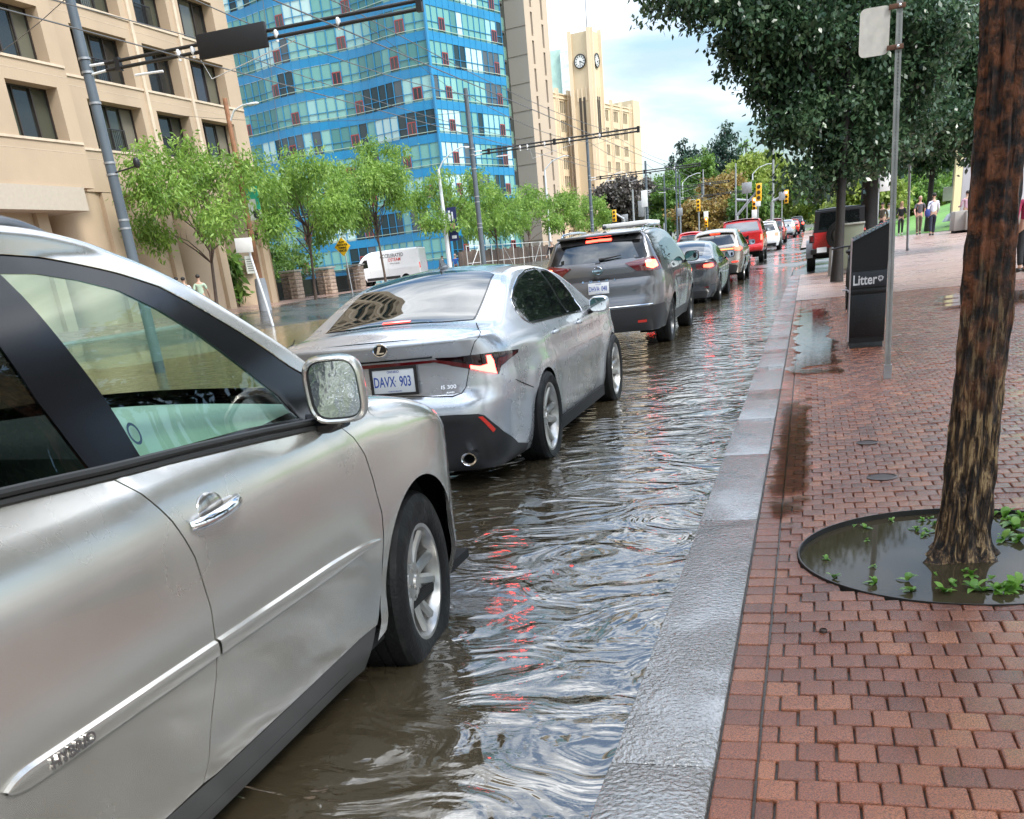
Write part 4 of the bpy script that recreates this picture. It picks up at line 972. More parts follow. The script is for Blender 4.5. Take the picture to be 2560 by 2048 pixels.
m=MB(); m.sell((0,-.70,1.437),(.024,.085,.02),1); m.add([(-.014,-.775,1.435),(.014,-.775,1.435),(.014,-.61,1.44),(-.014,-.61,1.44),(0,-.79,1.505),(0,-.735,1.50)],[(0,3,5,4),(1,4,5,2),(0,4,1),(2,5,3)]); m.build('roof_antenna',mt('grey fin',(.13,.14,.15),.3),iscar)
# tail lamps
lampR=IH([(868,640),(1000,634),(1085,622),(1240,602),(1392,584),(1388,604),(1330,650),(1284,690),(1270,740),(1180,722),(1088,708),(980,690),(900,668)],smin=0,smax=1.6,zr=(.6,1.0))
print('lamp',[(round(a,2),round(b,2)) for a,b in lampR])
for sd in (1,-1):
    m=MB(); IB.panel(m,lampR,raw=True,st=(.04,.02),edge=.01,off=.004,mirror=False)
    if sd<0: m.v=[(-a,b,c) for a,b,c in m.v]; m.f=[tuple(reversed(f)) for f in m.f]
    lo=m.build('tail_lamp',mt('smoked lamp',(.012,.003,.004),.06,coat=1),iscar)
    sig=IH([(1090,684),(1150,690),(1198,676),(1188,624),(1215,620),(1236,655),(1256,736),(1180,724),(1092,706)],smin=0,smax=1.6,zr=(.6,1.0))
    m=MB(); IB.panel(m,sig,raw=True,st=(.03,.02),edge=.004,off=.0075,mirror=False)
    if sd<0: m.v=[(-a,b,c) for a,b,c in m.v]; m.f=[tuple(reversed(f)) for f in m.f]
    m.build('lit_element',redglow('lit brake lamp',12,(1,.05,.04)),lo)
    sg=IH([(1256,700),(1262,640),(1375,596),(1380,604),(1325,645),(1280,685),(1268,732)],smin=0,smax=1.6,zr=(.6,1.0))
    m=MB(); IB.panel(m,sg,raw=True,st=(.03,.02),edge=.0,off=.006,mirror=False)
    if sd<0: m.v=[(-a,b,c) for a,b,c in m.v]; m.f=[tuple(reversed(f)) for f in m.f]
    m.build('lens_red',redlens,lo)
bar=IH([(868,652),(980,662),(1086,680),(1086,706),(960,684),(868,668)],smin=-.1,smax=1.2,zr=(.6,1.0)); zb0=bar[0][1]
barp=[(0,zb0+.003)]+bar+[(0,bar[-1][1]-.004)]
m=MB(); IB.panel(m,barp,raw=True,st=(.04,.02),edge=.006,off=.005); m.build('light_bar',redlens,iscar)
m=MB(); pts=[IB.p(q,zb0+.018,.004) for q in [lerp(-.42,.42,i/20) for i in range(21)]]; m.tube(pts,.006,6); m.build('lid_trim',blk,iscar)
# lid seam, bumper crease, lower black diffuser, reflector, exhausts
seam=IH([(1130,420),(1140,450),(1118,540),(1090,630),(1084,720),(1066,820),(1040,860),(980,880),(860,884),(700,880)],smin=-.3,smax=1.6,zr=(.55,1.06))
sl_=sorted([p for p in seam],key=lambda p:-p[1])
m=MB(); tubes_on(m,IB,seam+[(0,seam[-1][1])],.0035); m.build('lid_seam',dk,iscar)
q=IH([(1290,740),(1380,775),(1490,822)],smin=.5,smax=1.9,zr=(.4,.9)); 
for sd in (1,-1):
    m=MB(); V=[IB.p(a,b,-.0005) for a,b in q]; m.tube([(v.x*sd,v.y,v.z) for v in V],.003,5); m.build('bumper_seam',dk,iscar)
dif=IH([(830,1002),(1000,995),(1140,990),(1180,1000),(1225,1040),(1300,1100),(1390,1170),(1455,1172)],smin=-.3,smax=1.5,zr=(.18,.6))
print('dif',[(round(a,2),round(b,2)) for a,b in dif])
dp=[(0,dif[1][1]+.002)]+dif[1:]+[(dif[-1][0],.155),(0,.155)]
m=MB(); IB.panel(m,dp,raw=True,st=(.05,.04),edge=.01,off=.004); m2=MB(); m2.v=m.v; m2.f=m.f; m2.build('diffuser',mt('black bumper plastic',(.016,.016,.017),.38,bump=.1,bs=300),iscar)
rf=IH([(1140,1008),(1165,1005),(1246,1085),(1232,1105)],smin=-.3,smax=1.5,zr=(.18,.6))
for sd in (1,-1):
    m=MB(); IB.panel(m,rf,raw=True,st=(.04,.02),edge=.004,off=.010,mirror=False); m.v=[(a*sd,b,c) for a,b,c in m.v]; m.build('reflector',mt('red reflector',(.35,.02,.015),.25,emi=(1,.05,.02),es=.12),iscar)
    Me=Matrix.Translation((sd*.60,-2.335,.262))@Matrix.Rotation(R(90),4,'X')@Matrix.Diagonal((1.25,1,1,1))
    m=MB(); m.lathe([(.032,0),(.041,.002),(.043,.012),(.041,-.08)],20,Me); m.build('exhaust_tip',chrome,iscar); m=MB(); m.lathe([(.034,-.002),(.034,-.08),(0,-.08)],20,Me); m.build('exhaust_pipe',dk,iscar)
m=MB(); m.box(-.75,.75,-1.95,2.2,.16,.5); m.box(-.85,.85,-.78,1.15,.15,.24)
for sd in (1,-1):
    for wy in (-1.19,1.61): liner(m,wy,.33,.375,sd*.45,sd*.78)
m.build('underbody',dk,iscar,smooth=None)
both(IB,'sill',mt('satin grey sill',(.05,.05,.048),.42),iscar,[('y',-.80,.15),('y',1.20,.15),('y',1.19,.21),('y',-.80,.23)],st=(.1,.05),edge=.04,off=.004)
# plate, emblem, badges
pp=IB.p(0,.80,.012); plc=IH([(572,788)],smin=-.5,smax=.5,zr=(.6,.9))[0]; print('plate s,z',plc,'mid')
M_=frame((0,IB.p(0,.78).y-.012,.765),(1,0,0),(0,.05,1)); 
e0=IH([(531,594)],smin=-.5,smax=.6,zr=(.7,1.05))[0]; ex_=math.copysign(abs(e0[0]),e0[0]); print('emblem',e0)
ox=IB.p(*e0).x
plate(iscar,(ox+.045,IB.p(0,.78).y-.010,IB.p(*plc).z),(1,0,0),(0,.05,1),('DAVX','903'))
E_=frame((IB.p(*e0).x,IB.p(*e0).y-.012,IB.p(*e0).z),(1,0,0),(0,.25,1))
m=MB(); m.tube([E_@Vector((.048*math.cos(2*math.pi*i/28),.037*math.sin(2*math.pi*i/28),0)) for i in range(29)],.005,6,False)
L1=[(-.012,.024),(.010,.024),(-.006,-.014),(.030,-.014),(.024,-.023),(-.026,-.023)]; m.prism(L1,-.002,.004,E_); em=m.build('emblem',chrome,iscar)
m=MB(); m.prism([(.044*math.cos(2*math.pi*i/28),.033*math.sin(2*math.pi*i/28)) for i in range(28)],-.006,-.001,E_); m.build('emblem_back',blk,em)
b0=IH([(958,822)],smin=0,smax=1.4,zr=(.55,.9))[0]; p=IB.p(b0[0],b0[1],.006); nx=IB.at(b0[0])
text('IS 300',.034,chrome,'badge',iscar,frame(p,(-nx[3],nx[2],0),(0,.1,1)),.0015,bold=.0004,sx=1.25)
b1=IH([(970,856)],smin=0,smax=1.4,zr=(.55,.9))[0]; p=IB.p(b1[0],b1[1],.006); text('AWD',.014,chrome,'badge',iscar,frame(p,(-nx[3],nx[2],0),(0,.1,1)),.001,bold=.0006,sx=1.6)
for sd in (1,-1):
    sidemirror(IB,iscar,.60,1.005,.955,silis,sd,w=.088,h=.068)
    wheel(iscar,sd*.79,-1.19,.33,.333,.245,.235,alloy,tyre,'twin',sd); wheel(iscar,sd*.79,1.61,.33,.333,.245,.225,alloy,tyre,'twin',sd)
# ================= generic vehicle =================
def vehicle(name,label,cat,org,B,col,wheels,Rt=.34,Rr=.24,glass=(),lamps=(),blacks=(),seams=(),pl=None,rearglass=None,capglass=None,mirror=None,style='ten',cappaint=True,group=None,cladding=None,exra=None,tw=.79,wmat=None,rimmat=None):
    t=thing(name,label,cat,org,0,group)
    arcs=[B.arch(wy,Rt,Rt+.03,zb=B.zlow-.005) for wy in wheels]
    m=B.full(arcs,st=(.09,.07)); B.capgrid(m,B.yr+.02,B.yf-.02,nu=20)
    ob=m.build('body',col,t,smooth=None); bm=bmesh.new(); bm.from_mesh(ob.data); bmesh.ops.remove_doubles(bm,verts=bm.verts,dist=.0015); bmesh.ops.recalc_face_normals(bm,faces=bm.faces); bm.to_mesh(ob.data); bm.free()
    ob.data.polygons.foreach_set('use_smooth',[True]*len(ob.data.polygons)); ob.data.set_sharp_from_angle(angle=R(34))
    for nm,pts in glass: both(B,nm,blkglass,t,dens(rounded(B.out(pts),.03),.05),raw=True,st=(.09,.07),edge=0,off=.003)
    if rearglass: m=MB(); B.panel(m,rearglass[1],st=(.08,.06),edge=0,off=.005); B_=m.build('rear_window',rearglass[0],t)
    if capglass:
        for nm,pts in capglass: m=MB(); B.cappanel(m,pts,off=.004); m.build(nm,blkglass,t)
    for nm,mat,pts,off in blacks:
        if pts[0][0] in('x',) and abs(pts[0][1])<1e-6: m=MB(); B.panel(m,pts,st=(.08,.06),edge=.006,off=off); m.build(nm,mat,t)
        else: both(B,nm,mat,t,pts,st=(.08,.06),edge=.006,off=off)
    for nm,mat,pts,off in lamps:
        if abs(pts[0][1])<1e-6: m=MB(); B.panel(m,pts,st=(.05,.04),edge=.006,off=off); m.build(nm,mat,t)
        else: both(B,nm,mat,t,pts,st=(.05,.04),edge=.006,off=off)
    if seams:
        for sd in (1,-1):
            for L_ in seams:
                m=MB(); V=[]
                P=B.out(L_)
                for a,b in zip(P,P[1:]):
                    k=max(1,int(math.hypot(b[0]-a[0],b[1]-a[1])/.05)); V+=[B.p(lerp(a[0],b[0],i/k),lerp(a[1],b[1],i/k),-.0005) for i in range(k+1)]
                m.tube([(v.x*sd,v.y,v.z) for v in V],.003,5); m.build('door_seam',dk,t)
    m=MB(); m.box(-B.hw*.8,B.hw*.8,B.yr+.3,B.yf-.2,B.zlow,B.zlow+.35)
    for sd in (1,-1):
        for wy in wheels: liner(m,wy,Rt,Rt+.05,sd*.45,sd*(B.hw-.12))
    m.build('underbody',dk,t,smooth=None)
    for sd in (1,-1):
        for wy in wheels: wheel(t,sd*(B.hw-.125 if tw is None else tw),wy,Rt,Rt,Rr,.235,rimmat or alloy,tyre,style,sd,n=28)
        if mirror: sidemirror(B,t,mirror[0],mirror[1],mirror[2],mirror[3],sd,w=.12,h=.085)
    return t
# ================= the rest of the queue =================
darkw=mt('dark alloy',(.10,.10,.10),.3,metal=.8); brk=redglow('lit brake lamp far',8,(1,.05,.03)); amb=redglow('lit amber bar',3.5,(1,.20,.06)); cladm=mt('grey cladding',(.028,.028,.03),.42)
plw=mt('plate white',(.62,.64,.66),.35)
# grey crossover with black roof pillars
RO=(-2.90,16.95,-.04)
CB=Body(-2.35,2.33,.93,.34,.45,.10,.25,
  side=[(.3,.09),(.45,.05),(.6,.02),(.75,.0),(.95,.0),(1.1,.02),(1.22,.06),(1.35,.12),(1.5,.19),(1.66,.28)],
  rear=[(.3,.14),(.45,.03),(.62,.0),(.72,.01),(.78,.05),(.95,.06),(1.03,.10),(1.08,.05),(1.2,.05),(1.28,.10),(1.45,.19),(1.6,.28),(1.7,.34)],
  front=[(.3,.1),(.6,0),(.9,.05),(1.1,.35)],
  ztop=[(-2.3,1.60),(-2.0,1.62),(-1.4,1.665),(-.6,1.68),(.1,1.66),(.5,1.55),(.8,1.40),(1.05,1.24),(1.2,1.13),(1.5,1.09),(1.9,1.0),(2.3,.85)],
  rtop=.06,crown=.04,zlow=.30,taper=.04,flares=[(-1.12,.36,.42,.02),(1.58,.36,.42,.02)])
R4=lambda x,y:(1360+x/3.993,500+y/3.993)
grey=paint('gunmetal paint',(.135,.135,.14),.6,.30)
def CH(L_): return [CB.hit(*R4(x,y),RO,smin=-.5,smax=1.7,zr=(.3,1.7)) for x,y in L_]
rog=vehicle('crossover','grey crossover with black tailgate surround, plate DHVA 048, stopped ahead of the silver sedan','car',RO,CB,grey,(-1.12,1.58),Rt=.36,Rr=.235,
  glass=[('side_window',[('y',-1.55,1.22),('y',-1.35,1.46),('y',-.4,1.53),('y',.25,1.50),('y',.62,1.30),('y',.86,1.14),('y',-.2,1.16)])],
  rearglass=(mt('rear screen',(.008,.012,.012),.02),[('x',0,1.545),('x',.50,1.53),('x',.60,1.30),('x',0,1.275)]),
  blacks=[('tailgate_surround',blk,[('x',0,1.255),('x',.58,1.265),('x',.78,1.29),('x',.70,1.58),('x',0,1.60)],.002),
          ('lower_bumper',cladm,[('x',0,.30),('x',.66,.30),('y',-2.0,.31),('y',-1.62,.33),('y',-1.60,.48),('y',-1.95,.66),('x',.70,.64),('x',0,.63)],.004),
          ('rocker',cladm,[('y',-.74,.31),('y',1.20,.31),('y',1.20,.46),('y',-.74,.46)],.006)],
  lamps=[('high_brake_light',brk,[('x',0,1.585),('x',.20,1.58),('x',.20,1.55),('x',0,1.555)],.008),
         ('tail_lamp',redlens,[('x',.40,1.235),('x',.60,1.265),('x',.80,1.29),('y',-1.90,1.27),('y',-2.0,1.12),('x',.82,1.10),('x',.56,1.12)],.006),
         ('lit_element',redglow('lit brake core',9,(1,.10,.05)),[('x',.70,1.24),('x',.80,1.25),('y',-2.15,1.24),('y',-2.13,1.16),('x',.80,1.13),('x',.71,1.16)],.012),
         ('reflector',mt('red reflector',(.35,.02,.015),.25,emi=(1,.05,.02),es=.12),[('x',.55,.42),('x',.68,.42),('x',.68,.455),('x',.55,.455)],.012)],
  seams=[[('y',-1.30,1.16),('y',-1.20,.80),('y',-.82,.48)],[('y',-.12,1.16),('y',-.14,.48)],[('y',.98,1.10),('y',1.04,.60)]],
  mirror=(.66,1.20,1.03,blk),style='five',rimmat=darkw)
plate(rog,(.0,CB.p(0,.93).y-.012,.935),(1,0,0),(0,.05,1),('DHVA','048'),frame_=False)
p=CB.p(0,1.17,.008); E_=frame(p,(1,0,0),(0,.1,1)); m=MB(); m.tube([E_@Vector((.062*math.cos(2*math.pi*i/28),.05*math.sin(2*math.pi*i/28),0)) for i in range(29)],.008,6,False); m.box(-.08,.08,-.012,.012,-.004,.006,E_); m.build('emblem',chrome,rog)
for i,c in enumerate('ROGUE'):
    p=CB.p(-.24+.12*i,1.035,.006); text(c,.045,chrome,'badge',rog,frame((p.x,p.y-.004,p.z),(1,0,0),(0,.2,1)),.001,bold=.0006,sx=1.1)
text('AWD',.022,chrome,'badge',rog,frame(CB.p(.52,.87,.006),(1,0,0),(0,.1,1)),.001,sx=1.2)
m=MB(); m.bbox(-.60,.60,-2.17,-1.95,1.612,1.645,.012); m.build('spoiler',grey,rog)
m=MB(); p=CB.p(.0,1.30,.015); m.tube([(.02,p.y-.005,1.315),(.10,p.y-.012,1.318),(.34,p.y+.002,1.345)],[.018,.013,.006],8); m.build('rear_wiper',rub,rog)
for sd in (1,-1):
    m=MB(); m.tube([(sd*.60,y,CB.ztop(0,y)+.045*(1 if -1.75<y<.0 else .3)) for y in (-1.85,-1.7,-1.2,-.6,-.1,.05)],.016,8); m.build('roof_rail',chrome,rog)
    p1=[CB.p(CB.sy(-2.0+.0),z,.003) for z in (1.26,1.40,1.52,1.58)]; m=MB(); m.tube([(v.x*sd,v.y,v.z) for v in p1],.005,6); m.build('pillar_strip',chrome,rog)
m=MB(); m.sell((0,-1.6,1.735),(.03,.07,.03),.9); m.build('roof_antenna',blk,rog)
m=MB(); m.tube([CB.p(lerp(-.78,.78,i/16),.66,.008) for i in range(17)],.009,6); m.build('bumper_strip',chrome,rog)
# dark grey sport saloon beyond it
TB=Body(-2.35,2.34,.925,.42,.5,.14,.3,
  side=[(.18,.12),(.3,.05),(.5,.01),(.7,0),(.85,.01),(.95,.05),(1.1,.13),(1.25,.21),(1.4,.32)],
  rear=[(.18,.16),(.35,.04),(.5,0),(.7,.01),(.85,.03),(.98,.0),(1.05,.01)],front=[(.2,.06),(.5,0),(.7,.05),(.95,.3)],
  ztop=[(-2.3,1.0),(-2.1,1.04),(-1.9,1.08),(-1.6,1.18),(-1.2,1.30),(-.8,1.37),(-.3,1.395),(.1,1.37),(.5,1.25),(.9,1.05),(1.2,.97),(1.8,.88),(2.3,.65)],rtop=.06,crown=.05,zlow=.18,taper=.05)
vehicle('saloon_car','dark grey fastback saloon with round-edged red tail lamp, between two crossovers','car',(-2.93,26.7,-.06),TB,paint('dark grey paint',(.045,.048,.052),.5,.25),(-1.33,1.55),Rt=.335,Rr=.24,
  glass=[('side_window',[('y',-1.45,1.06),('y',-1.2,1.20),('y',-.6,1.31),('y',.1,1.29),('y',.55,1.12),('y',.72,1.0),('y',-.5,.99)])],
  capglass=[('rear_screen',[(-1.95,-.75),(-1.0,-.9),(-1.0,.9),(-1.95,.75)]),('windshield',[(.1,-.9),(.85,-.92),(.85,.92),(.1,.9)])],
  lamps=[('tail_lamp',redlens,[('x',.42,.93),('x',.7,.955),('y',-2.1,.95),('y',-1.86,.93),('y',-1.9,.86),('y',-2.12,.80),('x',.72,.79),('x',.44,.82)],.004),
         ('lit_element',brk,[('x',.60,.91),('x',.76,.92),('y',-2.14,.91),('y',-2.14,.85),('x',.74,.83),('x',.60,.85)],.009),
         ('reflector',redlens,[('x',.6,.40),('x',.72,.40),('x',.72,.43),('x',.6,.43)],.006)],
  blacks=[('diffuser',cladm,[('x',0,.18),('x',.72,.18),('x',.70,.33),('x',0,.34)],.004)],seams=[[('y',-1.0,1.0),('y',-.8,.3)],[('y',.1,1.0),('y',.1,.28)],[('y',.95,.95),('y',1.0,.3)]],
  mirror=(.55,1.03,1.0,blk),style='five',rimmat=darkw)
# champagne crossover with a full-width light bar
GB=Body(-2.35,2.33,.94,.36,.45,.10,.25,
  side=[(.3,.08),(.5,.03),(.7,0),(.95,.0),(1.08,.03),(1.2,.09),(1.35,.16),(1.5,.24),(1.63,.32)],
  rear=[(.3,.14),(.45,.03),(.65,.0),(.8,.03),(.98,.05),(1.06,.03),(1.12,.06),(1.3,.20),(1.5,.36),(1.65,.46)],front=[(.3,.1),(.6,0),(.9,.05),(1.1,.35)],
  ztop=[(-2.2,1.50),(-1.9,1.57),(-1.2,1.63),(-.5,1.645),(.1,1.62),(.5,1.5),(1.0,1.2),(1.2,1.08),(1.6,1.03),(2.3,.8)],rtop=.07,crown=.04,zlow=.30,taper=.05)
champ=paint('champagne paint',(.33,.30,.265),.65,.28)
gv=vehicle('crossover','champagne crossover with an orange light bar across its tailgate, in front of the dark saloon','car',(-2.95,36.9,-.03),GB,champ,(-1.25,1.6),Rt=.37,Rr=.25,
  glass=[('side_window',[('y',-1.6,1.18),('y',-1.3,1.40),('y',-.4,1.48),('y',.3,1.44),('y',.85,1.12),('y',-.4,1.12)])],
  rearglass=(blkglass,[('x',0,1.50),('x',.52,1.48),('x',.66,1.19),('x',0,1.16)]),
  blacks=[('lower_bumper',cladm,[('x',0,.30),('x',.76,.30),('x',.76,.52),('x',.5,.58),('x',0,.58)],.004)],
  lamps=[('high_brake_light',redglow('lit brake bar',4),[('x',0,1.545),('x',.18,1.54),('x',.18,1.515),('x',0,1.52)],.008),('light_bar',amb,[('x',0,1.055),('x',.62,1.055),('x',.62,1.02),('x',0,1.02)],.008),
         ('tail_lamp',brk,[('x',.62,1.09),('x',.80,1.09),('y',-2.1,1.06),('y',-2.1,1.0),('x',.80,.96),('x',.66,.99)],.008),('reflector',redglow('lit low lamp',1.5),[('x',.56,.62),('x',.76,.62),('x',.76,.66),('x',.56,.66)],.01)],
  seams=[[('y',-1.1,1.12),('y',-.8,.42)],[('y',0,1.12),('y',0,.4)]],mirror=(.72,1.15,1.04,blk),style='five')
p=GB.p(0,.86,.01); m=MB(); m.box(-.15,.15,p.y-.01,p.y-.002,.80,.92); m.build('licence_plate',plw,gv)
# red pickup with a canopy
PB=Body(-2.9,2.9,1.0,.16,.5,.04,.25,
  side=[(.5,.05),(.7,.0),(1.0,0),(1.25,.03),(1.34,.05),(1.4,.07),(1.7,.15),(1.92,.24)],rear=[(.5,.05),(.62,.0),(.8,.0),(.84,.06),(1.3,.07),(1.36,.08),(1.8,.22),(1.95,.26)],front=[(.5,.1),(.8,0),(1.2,.1)],
  ztop=[(-2.9,1.88),(-2.2,1.90),(-.5,1.92),(.1,1.88),(.6,1.6),(.95,1.35),(1.3,1.27),(2.9,1.12)],rtop=.07,crown=.05,zlow=.52,taper=.03)
redp=paint('bright red paint',(.50,.012,.012),.15,.28)
pk=vehicle('pickup_truck','bright red pickup truck with tinted rear canopy window and lit right tail lamp','pickup truck',(-2.98,52.5,.10),PB,redp,(-1.7,1.9),Rt=.41,Rr=.26,
  glass=[('side_window',[('y',-2.5,1.42),('y',-2.4,1.76),('y',-.9,1.78),('y',-.9,1.40)]),('cab_window',[('y',-.6,1.36),('y',-.5,1.74),('y',.1,1.72),('y',.7,1.38)])],
  rearglass=(mt('canopy glass',(.20,.21,.23),.06,metal=.3,coat=1),[('x',0,1.79),('x',.70,1.77),('x',.80,1.40),('x',0,1.39)]),
  lamps=[('tail_lamp',brk,[('x',.86,1.22),('x',.955,1.22),('x',.955,.98),('x',.86,.98)],.012),('tailgate_lamp',mt('plate glow',(.9,.9,.8),.3,emi=(1,.98,.85),es=2.2),[('x',.0,.74),('x',.22,.74),('x',.22,.66),('x',0,.66)],.02)],
  blacks=[('tailgate_seam',dk,[('x',0,.85),('x',.84,.85),('x',.84,.865),('x',0,.865)],.002)],
  seams=[[('y',-.7,1.3),('y',-.7,.6)],[('y',.9,1.25),('y',.9,.6)]],mirror=(.75,1.40,1.10,blk),style='six',rimmat=darkw,tw=.85)
text('RAM',.22,blk,'badge',pk,frame((-.05,PB.p(0,1.12).y-.012,1.12),(1,0,0),(0,0,1)),.004,bold=.012,sx=1.7)
m=MB(); m.bbox(-.95,.95,-2.98,-2.82,.56,.74,.03); m.build('bumper',redp,pk); m=MB(); m.box(-.8,.8,-2.6,1,.40,.55); m.build('chassis',dk,pk)
# far vehicles of the queue (small)
def farcar(label,cat,X,Y,col,lamp=True,h=1.6,w=.9,glow=brk,suv=True,name='parked_car',plate_=True):
    zt=[(-2.2,h-.12),(-1.7,h-.03),(-.5,h),(.2,h-.03),(1.0,.62*h),(2.2,.48*h)] if suv else [(-2.25,.66*h),(-1.9,.70*h),(-1.1,.9*h),(-.4,h-.03),(.2,h-.05),(1.0,.66*h),(2.2,.5*h)]
    B=Body(-2.25,2.25,w,.35,.45,.1,.25,side=[(.25,.08),(.6,0),(.95,.01),(1.05,.06),(h,.30)],rear=[(.25,.1),(.5,0),(.9,.04),(1.0,.05),(h,.4 if suv else .1)],front=[(.25,.1),(.6,0),(1,.3)],ztop=zt,rtop=.06,crown=.04,zlow=.26)
    t=vehicle(name,label,cat,(X,Y,zroad(-3,Y)),B,col,(-1.3,1.45),Rt=.34,Rr=.23,
      glass=[('side_window',[('y',-1.5,.66*h),('y',-1.0,.88*h),('y',.1,.9*h),('y',.8,.66*h)])],
      rearglass=(blkglass,[('x',0,.90*h),('x',.5,.89*h),('x',.66,.68*h),('x',0,.66*h)]) if suv else None,
      capglass=None if suv else [('rear_screen',[(-1.75,-.75),(-.95,-.9),(-.95,.9),(-1.75,.75)])],
      lamps=[('tail_lamp',glow if lamp else redlens,[('x',.60,.60*h),('x',.80,.60*h),('x',.80,.48*h),('x',.60,.50*h)],.01)],
      blacks=[('lower_bumper',cladm,[('x',0,.26),('x',.7,.26),('x',.7,.42),('x',0,.42)],.004)],mirror=(.5,.66*h+.02,w+.06,blk),style='five')
    m=MB(); m.box(-.15,.15,-2.28,-2.262,.62,.76); m.build('licence_plate',plw,t)
    return t
whitep=paint('white paint',(.72,.73,.74),0,.3); maroon=paint('maroon paint',(.16,.02,.02),.3,.3); silf=paint('far silver paint',(.45,.47,.5),.6,.3)
farcar('white crossover half hidden past the right side of the red pickup','car',-2.55,67.5,whitep,h=1.65)
farcar('maroon crossover with both tail lamps lit, beyond the white crossover','car',-2.5,82.5,maroon,h=1.72)
farcar('silver-blue car just right of the maroon crossover far down the queue','car',-2.0,98,silf,h=1.5,suv=False)
farcar('small red car low in the far queue, below the silver-blue car','car',-1.75,112,redp,h=1.45,suv=False)
farcar('dark crossover at the far end of the queue beside the jeep','car',-1.35,128,paint('dark far paint',(.03,.03,.035),.4,.3),h=1.7)
farcar('red car in the next lane showing its roof over the champagne crossover','car',-6.9,66,redp,h=1.55,glow=brk)
farcar('pale car at the very end of the queue','car',-1.9,145,silf,h=1.6)
# jeep-like off-roader in the lay-by
JB=Body(-1.95,1.95,.80,.07,.25,.01,.12,side=[(.5,.03),(.7,0),(1.12,.0),(1.16,.02),(1.85,.09)],rear=[(.5,.02),(.6,0),(1.12,0),(1.85,.06)],front=[(.5,.05),(1.2,.1)],
  ztop=[(-1.95,1.80),(0,1.82),(.55,1.80),(.85,1.22),(1.95,1.12)],rtop=.05,crown=.03,zlow=.55,taper=.0)
jx=.80; t=thing('off_roader','red boxy off-roader with black hard top and spare wheel, parked in the lay-by','off-roader',(jx+.12,36.7,.05))
arcs=[JB.arch(wy,.40,.46,zb=.54,sq=.9) for wy in (-1.25,1.25)]
m=MB(); JB.full([a for a in arcs],m=m,zhi=lambda q:min(1.14,JB.ztop(q)),st=(.1,.1)); m.build('body',redp,t)
m=MB(); JB.panel(m,[(0,1.145),(JB.sy(.70),1.145),(JB.sy(.60),1.78)]+[(JB.sy(y),JB.ztop(0,y)) for y in (.5,0,-1,-1.8)]+[(0,JB.ztop(0))],raw=True,st=(.1,.08),edge=0); JB.capgrid(m,-1.93,.58,nu=12); m.build('hard_top',mt('black hard top',(.015,.015,.017),.35),t)
m=MB(); JB.capgrid(m,.84,1.93,nu=10); m.build('hood',redp,t); m=MB(); JB.capgrid(m,.58,.84,nu=10,off=.002); m.build('windshield',blkglass,t)
m=MB(); JB.panel(m,[('x',0,1.22),('x',.62,1.22),('x',.58,1.70),('x',0,1.70)],edge=0,off=.006); m.build('rear_window',blkglass,t)
both(JB,'side_window',blkglass,t,[('y',-1.7,1.22),('y',-1.68,1.68),('y',-.6,1.68),('y',-.6,1.22)],off=.004)
m=MB(); m.lathe([(.26,-.10),(.40,-.09),(.41,.0),(.40,.09),(.26,.10)],32,Matrix.Translation((.02,-2.13,1.02))@Matrix.Rotation(R(90),4,'X'),close=False); sp=m.build('spare_tyre',tyre,t); m=MB(); m.lathe([(.26,-.02),(.2,.02),(.05,.04),(0,.05)],20,Matrix.Translation((.02,-2.18,1.02))@Matrix.Rotation(R(90),4,'X')); m.build('spare_rim',darkw,sp)
for sd in (1,-1):
    m=MB(); m.bbox(sd*.82-.08,sd*.82+.08,-2.0,-1.94,.86,1.08,.01); lo=m.build('tail_lamp',mt('black plastic',(.014,.014,.014),.4),t); m=MB(); m.bbox(sd*.82-.055,sd*.82+.055,-2.02,-1.99,.89,1.05,.008); m.build('lens',redlens,lo)
    for wy in (-1.25,1.25):
        wheel(t,sd*.82,wy,.40,.405,.23,.27,darkw,tyre,'six',sd,n=28)
        m=MB(); v=[];f=[]
        for i in range(15):
            a=math.pi*i/14
            for x,r_ in ((.78,.46),(.99,.47),(.99,.50),(.78,.53)): v.append((sd*x,wy+r_*math.cos(a)*1.05,.42+r_*math.sin(a)*.98))
        for i in range(14):
            for j in range(4): a_=i*4+j; b_=i*4+(j+1)%4; f.append((a_,b_,b_+4,a_+4))
        m.add(v,f); m.build('fender_flare',mt('grey flare',(.16,.17,.18),.35),t)
m=MB(); m.bbox(-.85,.85,-2.12,-1.94,.52,.68,.03); m.build('rear_bumper',mt('black plastic',(.014,.014,.014),.4),t)
m=MB(); m.box(-.66,-.36,-2.135,-2.122,.56,.71); m.build('licence_plate',plw,t)
m=MB(); m.box(-.7,.7,-1.8,1.8,.45,.6); m.tube([(-.7,-1.25,.42),(.7,-1.25,.42)],.06,8); m.build('chassis',dk,t)
